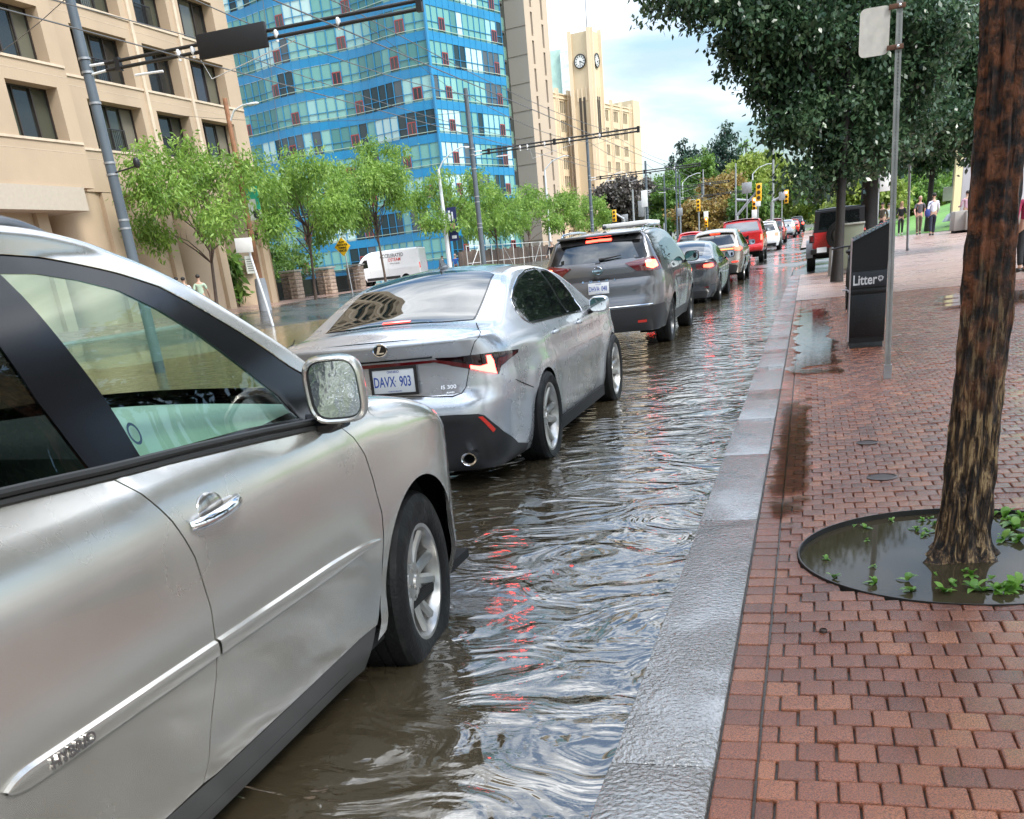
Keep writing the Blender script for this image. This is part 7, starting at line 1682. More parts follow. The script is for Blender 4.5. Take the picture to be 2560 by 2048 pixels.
# pale metal street lamp with the navy banner
t=thing('street_lamp','tall pale metal street lamp with a navy blue banner, near the blue glass tower','street lamp',(-25.3,72.2,.5))
m=MB(); m.tube([(0,0,0),(0,0,4),(0,0,7.3)],[.17,.14,.10],12); m.build('shaft',mt('pale lamp metal',(.62,.64,.66),.35),t)
m=MB(); m.tube([(0,0,7.2),(.4,0,7.75),(1.2,0,8.25),(1.9,0,8.45),(2.3,0,8.42)],[.06,.05,.045,.04,.03],8); m.sell((2.45,0,8.36),(.30,.12,.08),.8); m.build('lamp_arm',bpy.data.materials['pale lamp metal'],t)
m=MB(); m.box(.25,.95,-.015,.015,2.6,4.8); bn_=m.build('banner',mt('navy banner',(.015,.02,.09),.6),t); m=MB(); m.sell((.6,-.03,3.55),(.2,.01,.22),.8); m.build('banner_figure',mt('banner pink',(.5,.22,.22),.6),bn_); m=MB(); m.box(.35,.5,-.03,-.017,3.9,4.6); m.box(.6,.7,-.03,-.017,3.9,4.5); m.box(.45,.8,-.03,-.017,2.75,2.95); m.build('banner_text',mt('white letter',(.7,.7,.75),.5),bn_)
# other lamp poles further on
for i,(x,Y,h) in enumerate(((-25.3,104,8.5),(-25.3,136,8.5),(-7.5,150,8),(-17,150,8))):
    t=thing('street_lamp',['pale lamp post by the beige slab tower','distant lamp post near the dusty purple tree','thin far lamp post near the traffic signals','distant grey lamp post among the trolley poles'][i],'street lamp',(x,Y,.7),0,'distant lamp posts'); m=MB(); m.tube([(0,0,0),(0,0,h)],[.14,.08],8); m.build('shaft',bpy.data.materials['pale lamp metal'],t); m=MB(); m.tube([(0,0,h),(.8,0,h+.7),(2,0,h+1),(2.5,0,h+.95)],.05,6); m.build('lamp_arm',bpy.data.materials['pale lamp metal'],t)
# yellow diamond sign
yl=mt('sign yellow',(.75,.45,.01),.45)
b0=W(884,745,X=-25.6); t=thing('warning_sign','yellow diamond warning sign on a grey post by the stone pillars','sign',(b0[0],b0[1],b0[2]-.05)); tp=W(857,617,Y=b0[1]); d=Vector(tp)-Vector((b0[0],b0[1],b0[2]-.05))
m=MB(); m.tube([(0,0,0),(d.x+.05,0,d.z+.3)],.035,6); m.build('post',galv,t)
Md=Matrix.Translation((d.x,-.06,d.z))@Matrix.Rotation(R(90),4,'X')@Matrix.Rotation(R(45),4,'Z'); m=MB(); m.bbox(-.36,.36,-.36,.36,-.01,.01,.008,Md); sg=m.build('panel',yl,t)
for i,w_ in enumerate(('SLOW','WATCH FOR','TURNING','VEHICLES')): text(w_,.15,blkm,'sign_text',sg,Matrix.Translation((d.x,-.075,d.z+.24-.15*i))@Matrix.Rotation(R(90),4,'X'),.002,bold=.006,sx=.75)
# stone pillars with iron fence
stn=brickmat('rubble stone',True,); stn=pm('rubble stone',(.34,.25,.19),.8,var=.35,vs=7,bump=.8,bs=9)
fx=[]
for i,(px,py) in enumerate(((738,748),(822,735),(895,724))):
    y=55.5+i*6.5; p=W(px,py,X=-28.6-.1*i); y=p[1]
    t=thing('stone_pillar',['rubble stone pillar nearest the tan block','middle rubble stone pillar of the fence','rubble stone pillar by the nose of the white van'][i],'pillar',(p[0],p[1],p[2]),0,'stone fence pillars'); hh=1.45
    m=MB(); rr=random.Random(i)
    for r_ in range(7):
        for k in range(3):
            o_=.02*rr.random(); m.bbox(-.45+.3*k-o_,-.15+.3*k+o_,-.42,.42,.205*r_,.205*(r_+1)-.015,.02)
    m.build('masonry',stn,t); m=MB(); m.bbox(-.52,.52,-.5,.5,hh,hh+.09,.015); m.build('cap',pm('cap stone',(.35,.31,.27),.7),t); fx.append(Vector((p[0],p[1],p[2])))
t=thing('iron_fence','black iron railing fence strung between the stone pillars','fence',tuple(fx[0]))
def fence(a,b,h=1.3):
    m=MB(); n=int((b-a).length/.14)
    for i in range(n+1): q=a.lerp(b,i/n); m.tube([q,q+Vector((0,0,h))],.016,4)
    for z in (.12,h-.15): m.tube([a+Vector((0,0,z)),b+Vector((0,0,z))],.022,4)
    return m
for a,b in ((fx[0],fx[1]),(fx[1],fx[2]),(Vector((-28.6,51.3,.5)),fx[0])):
    m=fence(a,b); m.v=[(x-fx[0].x,y-fx[0].y,z-fx[0].z) for x,y,z in m.v]; m.build('railing',blkm,t)
    hd=MB(); c=a.lerp(b,.5)
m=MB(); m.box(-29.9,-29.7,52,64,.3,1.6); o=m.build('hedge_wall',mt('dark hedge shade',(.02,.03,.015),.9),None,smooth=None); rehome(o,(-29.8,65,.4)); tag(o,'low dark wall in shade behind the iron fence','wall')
# gates between the columns of the tan block
for i,(y0,y1) in enumerate(((42.5,43.6),(46.5,47.9))):
    t=thing('iron_gate',['ornate black gate between the columns nearer the camera','ornate black gate in the last column gap, beside the leafy plant'][i],'gate',(-28.9,y0,.3)); m=MB()
    for k in range(8): y=lerp(0,y1-y0,k/7); m.tube([(0,y,0),(0,y,1.75)],.018,4)
    m.tube([(0,0,1.45),(0,y1-y0,1.45)],.03,4); m.build('bars',blkm,t); m=MB()
    for k in range(7): m.tube([(0,(y1-y0)*(k+.5)/7+.09*math.cos(a*.785),1.6+.1*math.sin(a*.785)) for a in range(9)],.014,4)
    m.build('scrollwork',blkm,t)
t=thing('potted_plant','broad-leaved green plant between the last two concrete columns','plant',(-28.4,47.3,.5)); leaves('foliage',[(0,0,2.2,.4,.4,.5),(.1,-.1,1.0,.4,.4,.3)],260,.55,.4,mg,t,seed=4,clump=.4,per=8); m=MB(); m.tube([(0,0,-.1),(0,0,2.2)],.04,5); m.build('stem',barkb,t)
# white scaffold railing right of the van
t=thing('scaffold_rail','white tubular scaffold railing at the foot of the blue tower','railing',(-24.6,78,.5)); m=MB()
for i in range(9):
    y=i*3.4
    m.tube([(-1.2,y,0),(-1.2,y,2.3)],.03,5)
    if i<8: m.tube([(-1.2,y,(.2,2.2)[i%2]),(-1.2,y+3.4,(2.2,.2)[i%2])],.022,5) if i%3==0 else None; m.tube([(-1.2,y,2.25),(-1.2,y+3.4,2.25)],.028,5); m.tube([(-1.2,y,1.0),(-1.2,y+3.4,1.0)],.022,5)
m.build('tubes',whm,t)
t=thing('hoarding','dark timber hoarding behind the white scaffold railing','hoarding',(-26.5,95,.5)); m=MB()
for i in range(30): m.bbox(-.05,.05,-17+i*1.15,-17+i*1.15+1.1,0,1.9+.1*(i%2),.01)
m.build('boards',pm('dark boards',(.09,.06,.045),.7,var=.4,vs=1.5),t)
# litter bin
t=thing('litter_bin','black slope-topped litter bin reading Litter, beside the perforated sign post','litter bin',(.68,12.55,.03))
binb=pm('black bin steel',(.006,.006,.007),.42,bump=.05,bs=30,rvar=.1,vs=3); band=mt('slate band',(.022,.026,.032),.45); face=.0
x0,x1,dp=-.195,.195,.62
m=MB(); pr=[(x0,.06),(x1,.06),(x1,1.32),(x0,1.16)]
def ex(m,pr,y0,y1):
    n=len(pr); m.add([(x,y0,z) for x,z in pr]+[(x,y1,z) for x,z in pr],[tuple(range(n)),tuple(range(2*n-1,n-1,-1))]+[(i,i+n,(i+1)%n+n,(i+1)%n) for i in range(n)])
ex(m,pr,0,dp); m.build('body',binb,t,smooth=None)
m=MB(); ex(m,[(x0+.01,.87),(x1-.01,.87),(x1-.01,1.31),(x0+.01,1.155)],-.004,0); m.build('upper_panel',mt('bin upper black',(.004,.004,.005),.55),t,smooth=None)
m=MB(); m.bbox(x0,x1,-.014,-.001,.665,.835,.003); bd=m.build('name_band',band,t)
text('Litter',.150,insul,'lettering',bd,frame((-.048,-.0155,.742),(1,0,.0),(0,0,1)),.001,bold=.003,sx=.78)
Mr_=frame((.125,-.0155,.75),(1,0,0),(0,0,1))
for k in range(3):
    a=R(90+120*k); m=MB(); v=[]
    Mk=Mr_@Matrix.Rotation(R(120*k),4,'Z')
    m.prism([(-.022,.016),(.012,.016),(.024,.000),(.034,.006),(.030,-.018),(.006,-.012),(.015,-.006),(.006,.006),(-.014,.006)],0,.001,Mk@Matrix.Translation((0,.012,0))); m.build('recycling_arrow',insul,bd,smooth=None)
m=MB(); m.bbox(x0,x1,-.012,-.001,.60,.645,.003); m.build('rib',binb,t)
m=MB(); m.bbox(x0,x1,-.012,-.001,.12,.585,.004); dr=m.build('door',binb,t)
m=MB()
for i in range(6):
    for j in range(9): m.sell((x0+.05+i*.055,-.013,.16+j*.048),(.0045,.004,.0045),1,nu=6,nv=4)
m.build('studs',mt('stud steel',(.05,.055,.06),.25,metal=.5),dr,smooth=60); bpy.data.objects['studs']['kind']='stuff'
m=MB(); m.bbox(x0+.012,x1-.012,0.004,dp-.01,-.01,.06,.004); m.build('plinth',pm('worn plinth',(.03,.035,.035),.6,var=.5,vs=8),t)
sl=mt('solar slat',(.30,.36,.42),.12,metal=.3)
for i in range(10):
    q0=i/10+.012; q1=(i+1)/10-.012; m=MB(); z0=lerp(1.16,1.32,q0); z1=lerp(1.16,1.32,q1); xa=lerp(x0,x1,q0); xb=lerp(x0,x1,q1)
    m.add([(xa,-.02,z0+.004),(xb,-.02,z1+.004),(xb,dp,z1+.004),(xa,dp,z0+.004),(xa,-.02,z0+.030),(xb,-.02,z1+.030),(xb,dp,z1+.030),(xa,dp,z0+.030)],[(0,3,2,1),(4,5,6,7),(0,1,5,4),(1,2,6,5),(2,3,7,6),(3,0,4,7)]); m.build('roof_slat',sl,t,smooth=None)
m=MB(); m.tube([(x0-.012,-.01,.08),(x0-.012,-.01,1.2)],.008,6); m.build('corner_strip',mt('pinkish edge strip',(.45,.38,.38),.3),t)
# perforated post with blank sign
b0=Vector(W(2218,945,Z=.03)); t=thing('parking_sign','blank white sign with rusty brackets on a tall perforated steel post','sign',tuple(b0)); H_=2.98
lean=Vector((-.065,0,H_))
m=MB(); hw=.024
n=118
def pp_(z,x,y): return (lean.x*z/H_+x,y,z)
# front plate with real square-edged holes, sides and back
hs=[(-.006,.006,.03+i*.0253-.006,.03+i*.0253+.006) for i in range(n-1)]
U=[-hw,-.006,.006,hw]; Zs=sorted(set([0,H_]+[h[k] for h in hs for k in (2,3)]))
for a,b in zip(U,U[1:]):
    for c,d in zip(Zs,Zs[1:]):
        if abs((a+b)/2)<.001 and any(h[2]<(c+d)/2<h[3] for h in hs): continue
        m.add([pp_(c,a,-hw),pp_(c,b,-hw),pp_(d,b,-hw),pp_(d,a,-hw)],[(0,1,2,3)])
m.add([pp_(0,-hw,-hw),pp_(H_,-hw,-hw),pp_(H_,-hw,hw),pp_(0,-hw,hw)],[(0,1,2,3)]); m.add([pp_(0,hw,-hw),pp_(0,hw,hw),pp_(H_,hw,hw),pp_(H_,hw,-hw)],[(0,1,2,3)]); m.add([pp_(0,-hw,hw),pp_(H_,-hw,hw),pp_(H_,hw,hw),pp_(0,hw,hw)],[(0,1,2,3)])
m.build('post',pm('worn galvanised post',(.34,.35,.34),.45,metal=.5,var=.2,vs=8),t,smooth=None)
m=MB(); m.box(-.034,.034,-.034,.034,-.01,.12); m.build('base_sleeve',galv,t,smooth=None)
m=MB(); sw,sh=.235,.345; pol=rounded([(0,0),(sw,0),(sw,sh),(0,sh)],.05,6)
m.prism(pol,0,.003,frame((lean.x-.305,-.012,H_-.37),(1,0,0),(0,0,1))); pn=m.build('panel',pm('rust-edged white panel',(.62,.59,.54),.45,var=.10,vs=14),t,smooth=30)
for zz in (H_-.045,H_-.33):
    m=MB(); m.bbox(lean.x-.085,lean.x+.045,-.038,-.02,zz-.018,zz+.018,.004); bk=m.build('bracket',pm('rusty bracket',(.13,.06,.035),.7,var=.3,vs=30),t)
    m=MB(); m.sell((lean.x,-.045,zz),(.014,.012,.014),.9); m.build('bolt',chrome,bk,smooth=60)
# thin bare post further along
b0=W(2268,640,Y=40); t=thing('bare_post','thin bare steel post standing on the plaza right of the perforated post','post',tuple(b0)); m=MB(); tp=W(2275,410,Y=40); m.tube([(0,0,-.2),(tp[0]-b0[0],0,tp[2]-b0[2])],.045,6); m.build('shaft',galv,t); m=MB(); m.tube([(0,0,-.2),(0,0,.25)],.06,6); m.build('sleeve',galv,t)
# bus-stop style sign between the trunks
b0=W(2192,560,Y=50); t=thing('stop_sign_post','grey post with a red circle sign and a white panel, behind the bin','sign',(b0[0],b0[1],.4)); m=MB(); m.tube([(0,0,0),(0,0,W(2195,430,Y=50)[2]-.4)],.05,6); m.build('shaft',galv,t)
p=W(2188,450,Y=50); m=MB(); m.bbox(p[0]-b0[0]-.18,p[0]-b0[0]+.12,-.03,.0,p[2]-.4-.25,p[2]-.4+.15,.01); q=m.build('panel',whm,t); m=MB(); m.lathe([(.10,0),(.10,.02),(0,.02)],20,frame((p[0]-b0[0]-.03,-.03,p[2]-.42),(1,0,0),(0,0,1))); m.build('red_disc',mt('sign red',(.45,.02,.02),.4),q)
p=W(2213,450,Y=50); m=MB(); m.bbox(p[0]-b0[0]-.22,p[0]-b0[0]+.22,-.05,-.02,p[2]-.4-.45,p[2]-.4+.45,.01); q=m.build('panel',whm,t); m=MB(); m.sell((p[0]-b0[0],-.06,p[2]-.4+.22),(.14,.006,.10),.6); m.build('bus_symbol',blkm,q)
# small white sign on a base in the grass
b0=W(2376,553,Y=64); t=thing('plaza_sign','small white sign on a pole with a round base, on the grass','sign',(b0[0],b0[1],b0[2])); tp=W(2385,425,Y=64); m=MB(); m.tube([(0,0,0),(0,0,tp[2]-b0[2]+1.5)],.07,6); m.lathe([(.45,0),(.2,.35),(.07,.4)],12); m.build('shaft',galv,t); p=W(2380,484,Y=64); m=MB(); m.bbox(-.5,.5,-.1,-.05,p[2]-b0[2]-.35,p[2]-b0[2]+.35,.02); m.build('panel',whm,t)
# utility cabinet, bike and cable behind the bin
b0=W(2135,720,Z=.05); cb=W(2128,610,Y=31); t=thing('utility_cabinet','grey-green utility cabinet between the dark trunk and the off-roader','cabinet',(cb[0]+.02,31,.08)); zt=W(2130,548,Y=31)[2]
cab=mt('cabinet green grey',(.22,.25,.19),.5,var=.08,vs=3); m=MB(); m.bbox(-.30,.30,0,.5,.12,zt-.22,.02); m.build('body',cab,t); m=MB(); m.bbox(-.33,.33,-.03,.53,zt-.22,zt-.17,.01); m.build('lid',mt('cabinet lid',(.4,.42,.38),.35),t); m=MB(); m.bbox(-.3,.3,.05,.45,0,.12,.01); m.build('plinth',mt('plinth grey',(.25,.25,.24),.6),t)
t=thing('traffic_cone_post','short worn grey bollard left of the slim dark trunk','bollard',tuple(W(2078,690,Y=31))); m=MB(); m.tube([(0,0,-.05),(0,0,.75)],[.10,.07],10); m.build('shaft',galv,t)
t=thing('bicycle','bicycle locked against a steel hoop behind the litter bin, seen end on','bicycle',(.66,17.6,.03))
def bw(y):
    m=MB(); m.tube([(0,y+.33*math.cos(2*math.pi*i/24),.34+.33*math.sin(2*math.pi*i/24)) for i in range(25)],.018,6,False); o=m.build('wheel',tyre,t); m=MB()
    for i in range(12): a=2*math.pi*i/12; m.tube([(0,y,.34),(0,y+.32*math.cos(a),.34+.32*math.sin(a))],.002,3)
    m.tube([(-.03,y,.34),(.03,y,.34)],.02,6); m.build('spokes',galv,o)
bw(0);bw(1.05)
m=MB(); fr_=[((0,0,.34),(0,.45,.34)),((0,.45,.34),(0,.35,.85)),((0,0,.34),(0,.35,.80)),((0,.35,.80),(0,.90,.85)),((0,.45,.34),(0,.90,.78)),((0,.90,.88),(0,1.05,.34))]
for a,b in fr_: m.tube([a,b],.016,6)
m.build('frame',blkm,t); m=MB(); m.tube([(-.28,.86,.98),(-.1,.92,1.0),(.1,.92,1.0),(.28,.86,.98)],.014,6); m.tube([(0,.9,.85),(0,.92,1.0)],.014,6); m.build('handlebar',blkm,t); m=MB(); m.sell((0,.33,.93),(.07,.13,.035),.8); m.tube([(0,.35,.80),(0,.34,.92)],.013,6); m.build('saddle',blkm,t); m=MB(); m.tube([(-.1,.45,.34),(.1,.45,.34)],.012,5); m.build('pedals',galv,t)
t=thing('bike_hoop','grey-green steel bicycle hoop behind the litter bin','bike rack',(.66,16.9,.03)); m=MB(); m.tube([(-.02,-.25,-.05),(-.02,-.25,.85),(0,-.15,.93),(0,.15,.93),(.02,.25,.85),(.02,.25,-.05)],.028,8); m.build('hoop',cab,t)
# drain covers in the bricks and the round cover in the kerb
for i,(px,py) in enumerate(((2205,1192),(2168,1106),(2058,1575))):
    b0=W(px,py,Z=.034); t=thing('access_cover',['round iron cover set in the bricks below the second trunk joint','smaller iron cover further along the bricks','tiny dark cap set in the bricks beside the pit'][i],'cover',(b0[0],b0[1],.031),0,'iron covers in the pavement'); r_=(.085,.07,.014)[i]
    m=MB(); m.lathe([(r_,-.01),(r_,.004),(r_*.9,.006),(r_*.88,.002),(0,.002)],28); m.build('lid',pm('iron cover',(.05,.032,.025),.35,metal=.4,var=.3,vs=20),t)
# information pillar and concrete blocks
b0=W(2440,590,Y=58); zg=.44; xl=W(2402,500,Y=58)[0]; xr=W(2492,500,Y=58)[0]; zt=W(2420,380,Y=58)[2]+1.2
t=thing('information_pillar','tall pale grey information pillar with yellow edge and partly hidden lettering','pillar',(xl,58,zg)); m=MB(); m.bbox(0,3.4,0,.6,0,zt-zg,.02); m.build('slab',mt('pale grey panel',(.48,.48,.50),.45),t); m=MB(); m.box(-.34,-.01,.0,.6,0.0,zt-zg); m.build('yellow_edge',mt('pale yellow edge',(.72,.66,.38),.5),t)
p=W(2452,392,Y=58); q=W(2425,420,Y=58); m=MB(); m.box(p[0]-xl-.35,p[0]-xl+1.6,-.02,-.005,p[2]-zg-.0,p[2]-zg+1.5); pn=m.build('teal_panel',mt('teal sign',(.01,.10,.12),.5),t)
text('Rac',.5,insul,'lettering',pn,frame((p[0]-xl+.12,-.03,W(2450,436,Y=58)[2]-zg),(1,0,0),(0,0,1)),.004,bold=.02,sx=.9)
p=W(2440,492,Y=58); text('Regu',.55,mt('letter dark',(.06,.06,.06),.5),'lettering',t,frame((p[0]-xl+.1,-.012,p[2]-zg),(1,0,0),(0,0,1)),.004,align='CENTER')
cbm=pm('concrete block',(.34,.32,.29),.7,var=.12,vs=2)
for i,(px,py) in enumerate(((2400,590),(2428,594),(2456,598),(2484,602),(2552,592))):
    b0=W(px,py,Y=53-i*.3 if i<4 else 52); t=thing('concrete_block',['first','second','third','fourth','rightmost'][i]+' pale concrete barrier block, counting from the left, before the information pillar','concrete block',(b0[0],b0[1],.40),0,'concrete barrier blocks'); m=MB(); m.bbox(-.36,.36,-.5,1.1,.12,.95,.04); m.build('block',cbm,t); m=MB(); m.box(-.28,.28,-.4,1,0,.12); m.build('foot',dk,t,smooth=None)
m=MB(); m.grid(lambda a,b:(lerp(3.6,40,a),lerp(60,110,b),.44+2.2*sm((lerp(3.6,40,a)-3.5)/14)*sm((lerp(60,110,b)-58)/14)),24,20); struct(m.build('grass_bank',pm('lawn',(.10,.24,.025),.7,var=.25,vs=.8,bump=.5,bs=3)))
# traffic signals
amber=mt('signal yellow',(.80,.42,.01),.4,coat=.3)
def signal(label,px,py,Y,arm=None,lit='red',s=.74,pole=None,back=False,base=True):
    p=W(px,py,Y=Y); t=thing('traffic_signal',label,'traffic signal',tuple(p),0,'yellow traffic signals'); m=MB(); m.bbox(-.19*s,.19*s,-.12,.12,-.55*s,.55*s,.03); h=m.build('housing',amber,t)
    for k,(c,nm) in enumerate((((1,.10,.05),'red'),((.5,.3,.02),'amber'),((.02,.3,.1),'green'))):
        z=(.34-.34*k)*s; on=(nm==lit) and not back; m=MB(); m.lathe([(.12*s,0),(.12*s,.01),(0,.02)],14,frame((0,-.125,z),(1,0,0),(0,0,1))); m.build('lens',redglow('lit red signal',10,(1,.12,.08)) if on else mt('unlit lens',(.05,.03,.02),.3),h)
        if back: continue
        m=MB(); v=[]; 
        for i in range(9): a=math.pi*i/8; v+=[(.135*s*math.cos(a),-.12,z+.135*s*math.sin(a)),(.135*s*math.cos(a),-.30,z+.135*s*math.sin(a)-.02)]
        m.add(v,[(2*i,2*i+1,2*i+3,2*i+2) for i in range(8)]); m.build('visor',amber,h)
    if arm is not None:
        a=W(*arm,Y=Y+.3); m=MB(); m.tube([(0,.15,.2),(a[0]-p[0],.3,a[2]-p[2])],[.05,.09],8); 
        if base: m.tube([(a[0]-p[0],.3,a[2]-p[2]),(a[0]-p[0],.3,.6-p[2])],[.10,.13],8)
        m.build('mast_arm',galv,t)
    elif base: m=MB(); m.tube([(0,.2,.5),(0,.2,.6-p[2])],[.05,.06],8); m.build('post',galv,t)
    return t
signal('large yellow signal turned away, highest of the group above the red pickup',1897,481,66,(1842,540),back=True,s=.88)
signal('yellow signal with glowing red lamp, left one above the red pickup',1886,510,74,(1842,500),base=False)
signal('yellow signal with glowing red lamp, right one over the far queue',1966,492,74,(1930,505))
signal('yellow signal with diagonal hoods on a trolley pole, left of the orange tree',1746,514,80,None,back=True)
signal('small yellow signal far left above the grey crossover',1536,540,78,(1560,548),back=True)
signal('tiny yellow signal low behind the champagne crossover',1766,556,95,None)
for i,(px,py,Y,w_,h_) in enumerate(((1611,497,85,.5,1.2),(1897-30,470,67,.6,.6),(1895,508,73,.35,.4),(1886,535,73,.35,.5),(1955,490,73,.4,.5),(1562,545,82,.5,.5),(1700,530,105,.5,.7),(1765,538,95,.4,.6))):
    p=W(px,py,Y=Y); t=thing('sign_plate',['white sign plate on the fourth trolley pole','grey street-name plate beside the highest signal','small white plate right of the left red signal','small white plate below the left red signal','grey plate left of the right red signal','small grey plate beside the far left signal','grey plate on the fifth trolley pole','pale plate above the tiny signal'][i],'sign',tuple(p)); m=MB(); m.bbox(-w_/2,w_/2,-.02,.02,-h_/2,h_/2,.01); m.build('panel',whm if i not in (1,4,5,6) else galv,t); m=MB(); m.tube([(0,.05,0),(0,.05,.6-p[2])],.04,5); m.build('post',galv,t)
# thin far poles
for i,(px,Y,zt) in enumerate(((1693,120,8.5),(1760,128,8),(1780,140,7.6),(1840,118,7.6),(1850,150,8),(1932,96,7),(1664,110,7),(1585,100,5.5))):
    p=W(px,560,Y=Y); t=thing('far_pole',['thin distant pole left of the fourth trolley pole','thin distant pole right of the fifth trolley pole','thin distant pole by the orange tree','thin distant pole left of the high signal','thin distant pole behind the high signal','thin distant pole between the two red signals','slim brown pole right of the purple tree','short pale pole above the grey crossover'][i],'pole',(p[0],Y,.8),0,'thin distant poles'); m=MB(); m.tube([(0,0,0),(0,0,zt)],[.12,.08],6); m.build('shaft',galv if i%2 else pole_,t)
# small structures seen far left: white bus-shelter roof and arm above the grey crossover
p=W(1560,560,Y=60); t=thing('bus_shelter','white flat roof of a tram shelter showing above the grey crossover','shelter',(p[0]-1,66,.3)); zz=W(1600,553,Y=66)[2]; m=MB(); m.bbox(-1.2,1.7,-1,4,zz-.5,zz-.28,.03); m.build('roof',whm,t); m=MB()
for x,y in ((-1.6,-.8),(2.0,-.8),(-1.6,3.7),(2.0,3.7)): m.tube([(x,y,0),(x,y,zz-.5)],.05,6)
m.build('posts',galv,t)
# ================= people =================
def skinned(name,joints,bones,mat,parent,sub=2):
    me=bpy.data.meshes.new(name); me.from_pydata([j[0] for j in joints],bones,[]); o=bpy.data.objects.new(name,me); COL.objects.link(o)
    md=o.modifiers.new('s','SKIN'); 
    for i,j in enumerate(joints):
        sv=me.skin_vertices[0].data[i]; r=j[1]; sv.radius=(r,r) if not isinstance(r,tuple) else r; sv.use_root=(i==0)
    ss=o.modifiers.new('u','SUBSURF'); ss.levels=sub; ss.render_levels=sub
    dg=bpy.context.evaluated_depsgraph_get(); nm=bpy.data.meshes.new_from_object(o.evaluated_get(dg)); o.modifiers.clear(); o.data=nm; nm.materials.clear(); nm.materials.append(mat); nm.polygons.foreach_set('use_smooth',[True]*len(nm.polygons)); nm.name=name; bpy.data.meshes.remove(me); o.parent=parent; return o
def person(label,loc,rz,h,shirt,trous,hairc,skin=(.45,.28,.2),step=.22,arms=(.15,-.15),fore=(.35,.1),long=False,bag=None,shoe=(.03,.03,.03),female=False,headtilt=0,longsleeve=False):
    t=thing('person',label,'person',loc,rz); s=h/1.75
    sk=pm('skin',skin,.5); hm=pm('hair',hairc,.6)
    def V(x,y,z): return (x*s,y*s,z*s)
    hipw=.09; shw=.17 if female else .19
    # legs: mid-stride, left forward
    J=[(V(0,0,.95),.10*s),(V(0,0,1.10),(.13*s,.09*s)),(V(0,.01,1.28),(.15*s,.10*s)),(V(0,0,1.42),(.10*s,.075*s)),(V(0,.01,1.50),.050*s),(V(0,.02,1.58),.058*s),(V(0,.03,1.655),(.080*s,.095*s)),(V(0,.02,1.72),(.062*s,.078*s))]
    Bn=[(0,1),(1,2),(2,3),(3,4),(4,5),(5,6),(6,7)]
    L={}
    for sd,f_ in ((1,step),(-1,-step)):
        k=len(J); kn=V(sd*hipw,f_*.6+.04,.50); ft=V(sd*hipw,f_ if f_>0 else f_*1.1,.085 if f_>0 else .12); toe=V(sd*hipw*1.1,(f_ if f_>0 else f_*1.1)+.16,.035 if f_>0 else .03)
        J+=[(V(sd*hipw,0,.88),.085*s),(kn,.060*s),(ft,.040*s),(toe,.032*s)]; Bn+=[(0,k),(k,k+1),(k+1,k+2),(k+2,k+3)]; L[sd]=(kn,ft,toe)
    A={}
    for sd,a,fo in ((1,arms[0],fore[0]),(-1,arms[1],fore[1])):
        k=len(J); el=V(sd*(shw+.07),a*.6,1.13); wr_=V(sd*(shw+.05),a*.8+fo*.55,1.13-.24*math.cos(fo*1.6)); 
        J+=[(V(sd*shw,0,1.39),.055*s),(el,.040*s),(wr_,.028*s)]; Bn+=[(2 if False else 3,k),(k,k+1),(k+1,k+2)]
        # hand: palm and five fingers
        w=Vector(wr_); d=(w-Vector(el)).normalized(); side=Vector((0,1,0)); side=(side-d*side.dot(d)).normalized(); kp=len(J); pm_=w+d*.05*s; J.append((tuple(pm_),(.018*s,.030*s))); Bn.append((k+2,kp))
        for q in range(4):
            o1=pm_+side*(q-1.5)*.018*s+d*.035*s; o2=o1+d*(.045-.006*abs(q-1.3))*s-Vector((sd*.015*s,0,0)); J+=[(tuple(o1),.009*s),(tuple(o2),.007*s)]; Bn+=[(kp,len(J)-2),(len(J)-2,len(J)-1)]
        o1=w+side*.035*s+d*.02*s; o2=o1+(side*.4+d).normalized()*.035*s; J+=[(tuple(o1),.010*s),(tuple(o2),.008*s)]; Bn+=[(k+2,len(J)-2),(len(J)-2,len(J)-1)]
        A[sd]=(V(sd*shw,0,1.39),el,wr_)
    skinned('body',J,Bn,sk,t,2)
    # clothing shells
    g=.012*s
    J2=[(V(0,0,.93),(.145*s,.115*s)),(V(0,0,1.10),(.145*s,.105*s)),(V(0,.01,1.28),(.165*s,.115*s)),(V(0,0,1.42),(.125*s,.09*s)),(V(0,.0,1.455),(.07*s,.06*s))]; B2=[(0,1),(1,2),(2,3),(3,4)]
    for sd in (1,-1):
        k=len(J2); a,b,c=[Vector(q) for q in A[sd]]; J2+=[(tuple(a),.068*s),(tuple(a.lerp(b,.8)),.058*s)]; B2+=[(3,k),(k,k+1)]
        if longsleeve: J2+=[(tuple(b),.052*s),(tuple(b.lerp(c,.9)),.040*s)]; B2+=[(k+1,k+2),(k+2,k+3)]
    skinned('shirt',J2,B2,shirt,t,2)
    J3=[(V(0,0,.97),(.135*s,.10*s)),(V(0,0,.90),(.13*s,.105*s))]; B3=[(0,1)]
    for sd in (1,-1):
        k=len(J3); kn,ft,toe=[Vector(q) for q in L[sd]]; hp=Vector(V(sd*hipw,0,.86)); J3+=[(tuple(hp),.098*s),(tuple(kn),.074*s),(tuple(kn.lerp(ft,.93)),.060*s)]; B3+=[(1,k),(k,k+1),(k+1,k+2)]
    skinned('trousers',J3,B3,trous,t,2)
    for sd in (1,-1):
        kn,ft,toe=[Vector(q) for q in L[sd]]; m=MB(); c=(ft+toe)/2; m.sell((c.x,c.y-.0,c.z),(.048*s,.135*s,.045*s),.8,nu=14,nv=8); m.build('shoe',pm('shoe',shoe,.5),t,smooth=60)
    m=MB(); m.sell((0,.008*s,1.705*s),(.088*s,.103*s,.078*s),.9,nu=16,nv=10); 
    if long: m.sell((0,-.045*s,1.60*s),(.095*s,.065*s,.16*s),.8,nu=14,nv=10)
    m.build('hair',hm,t,smooth=60)
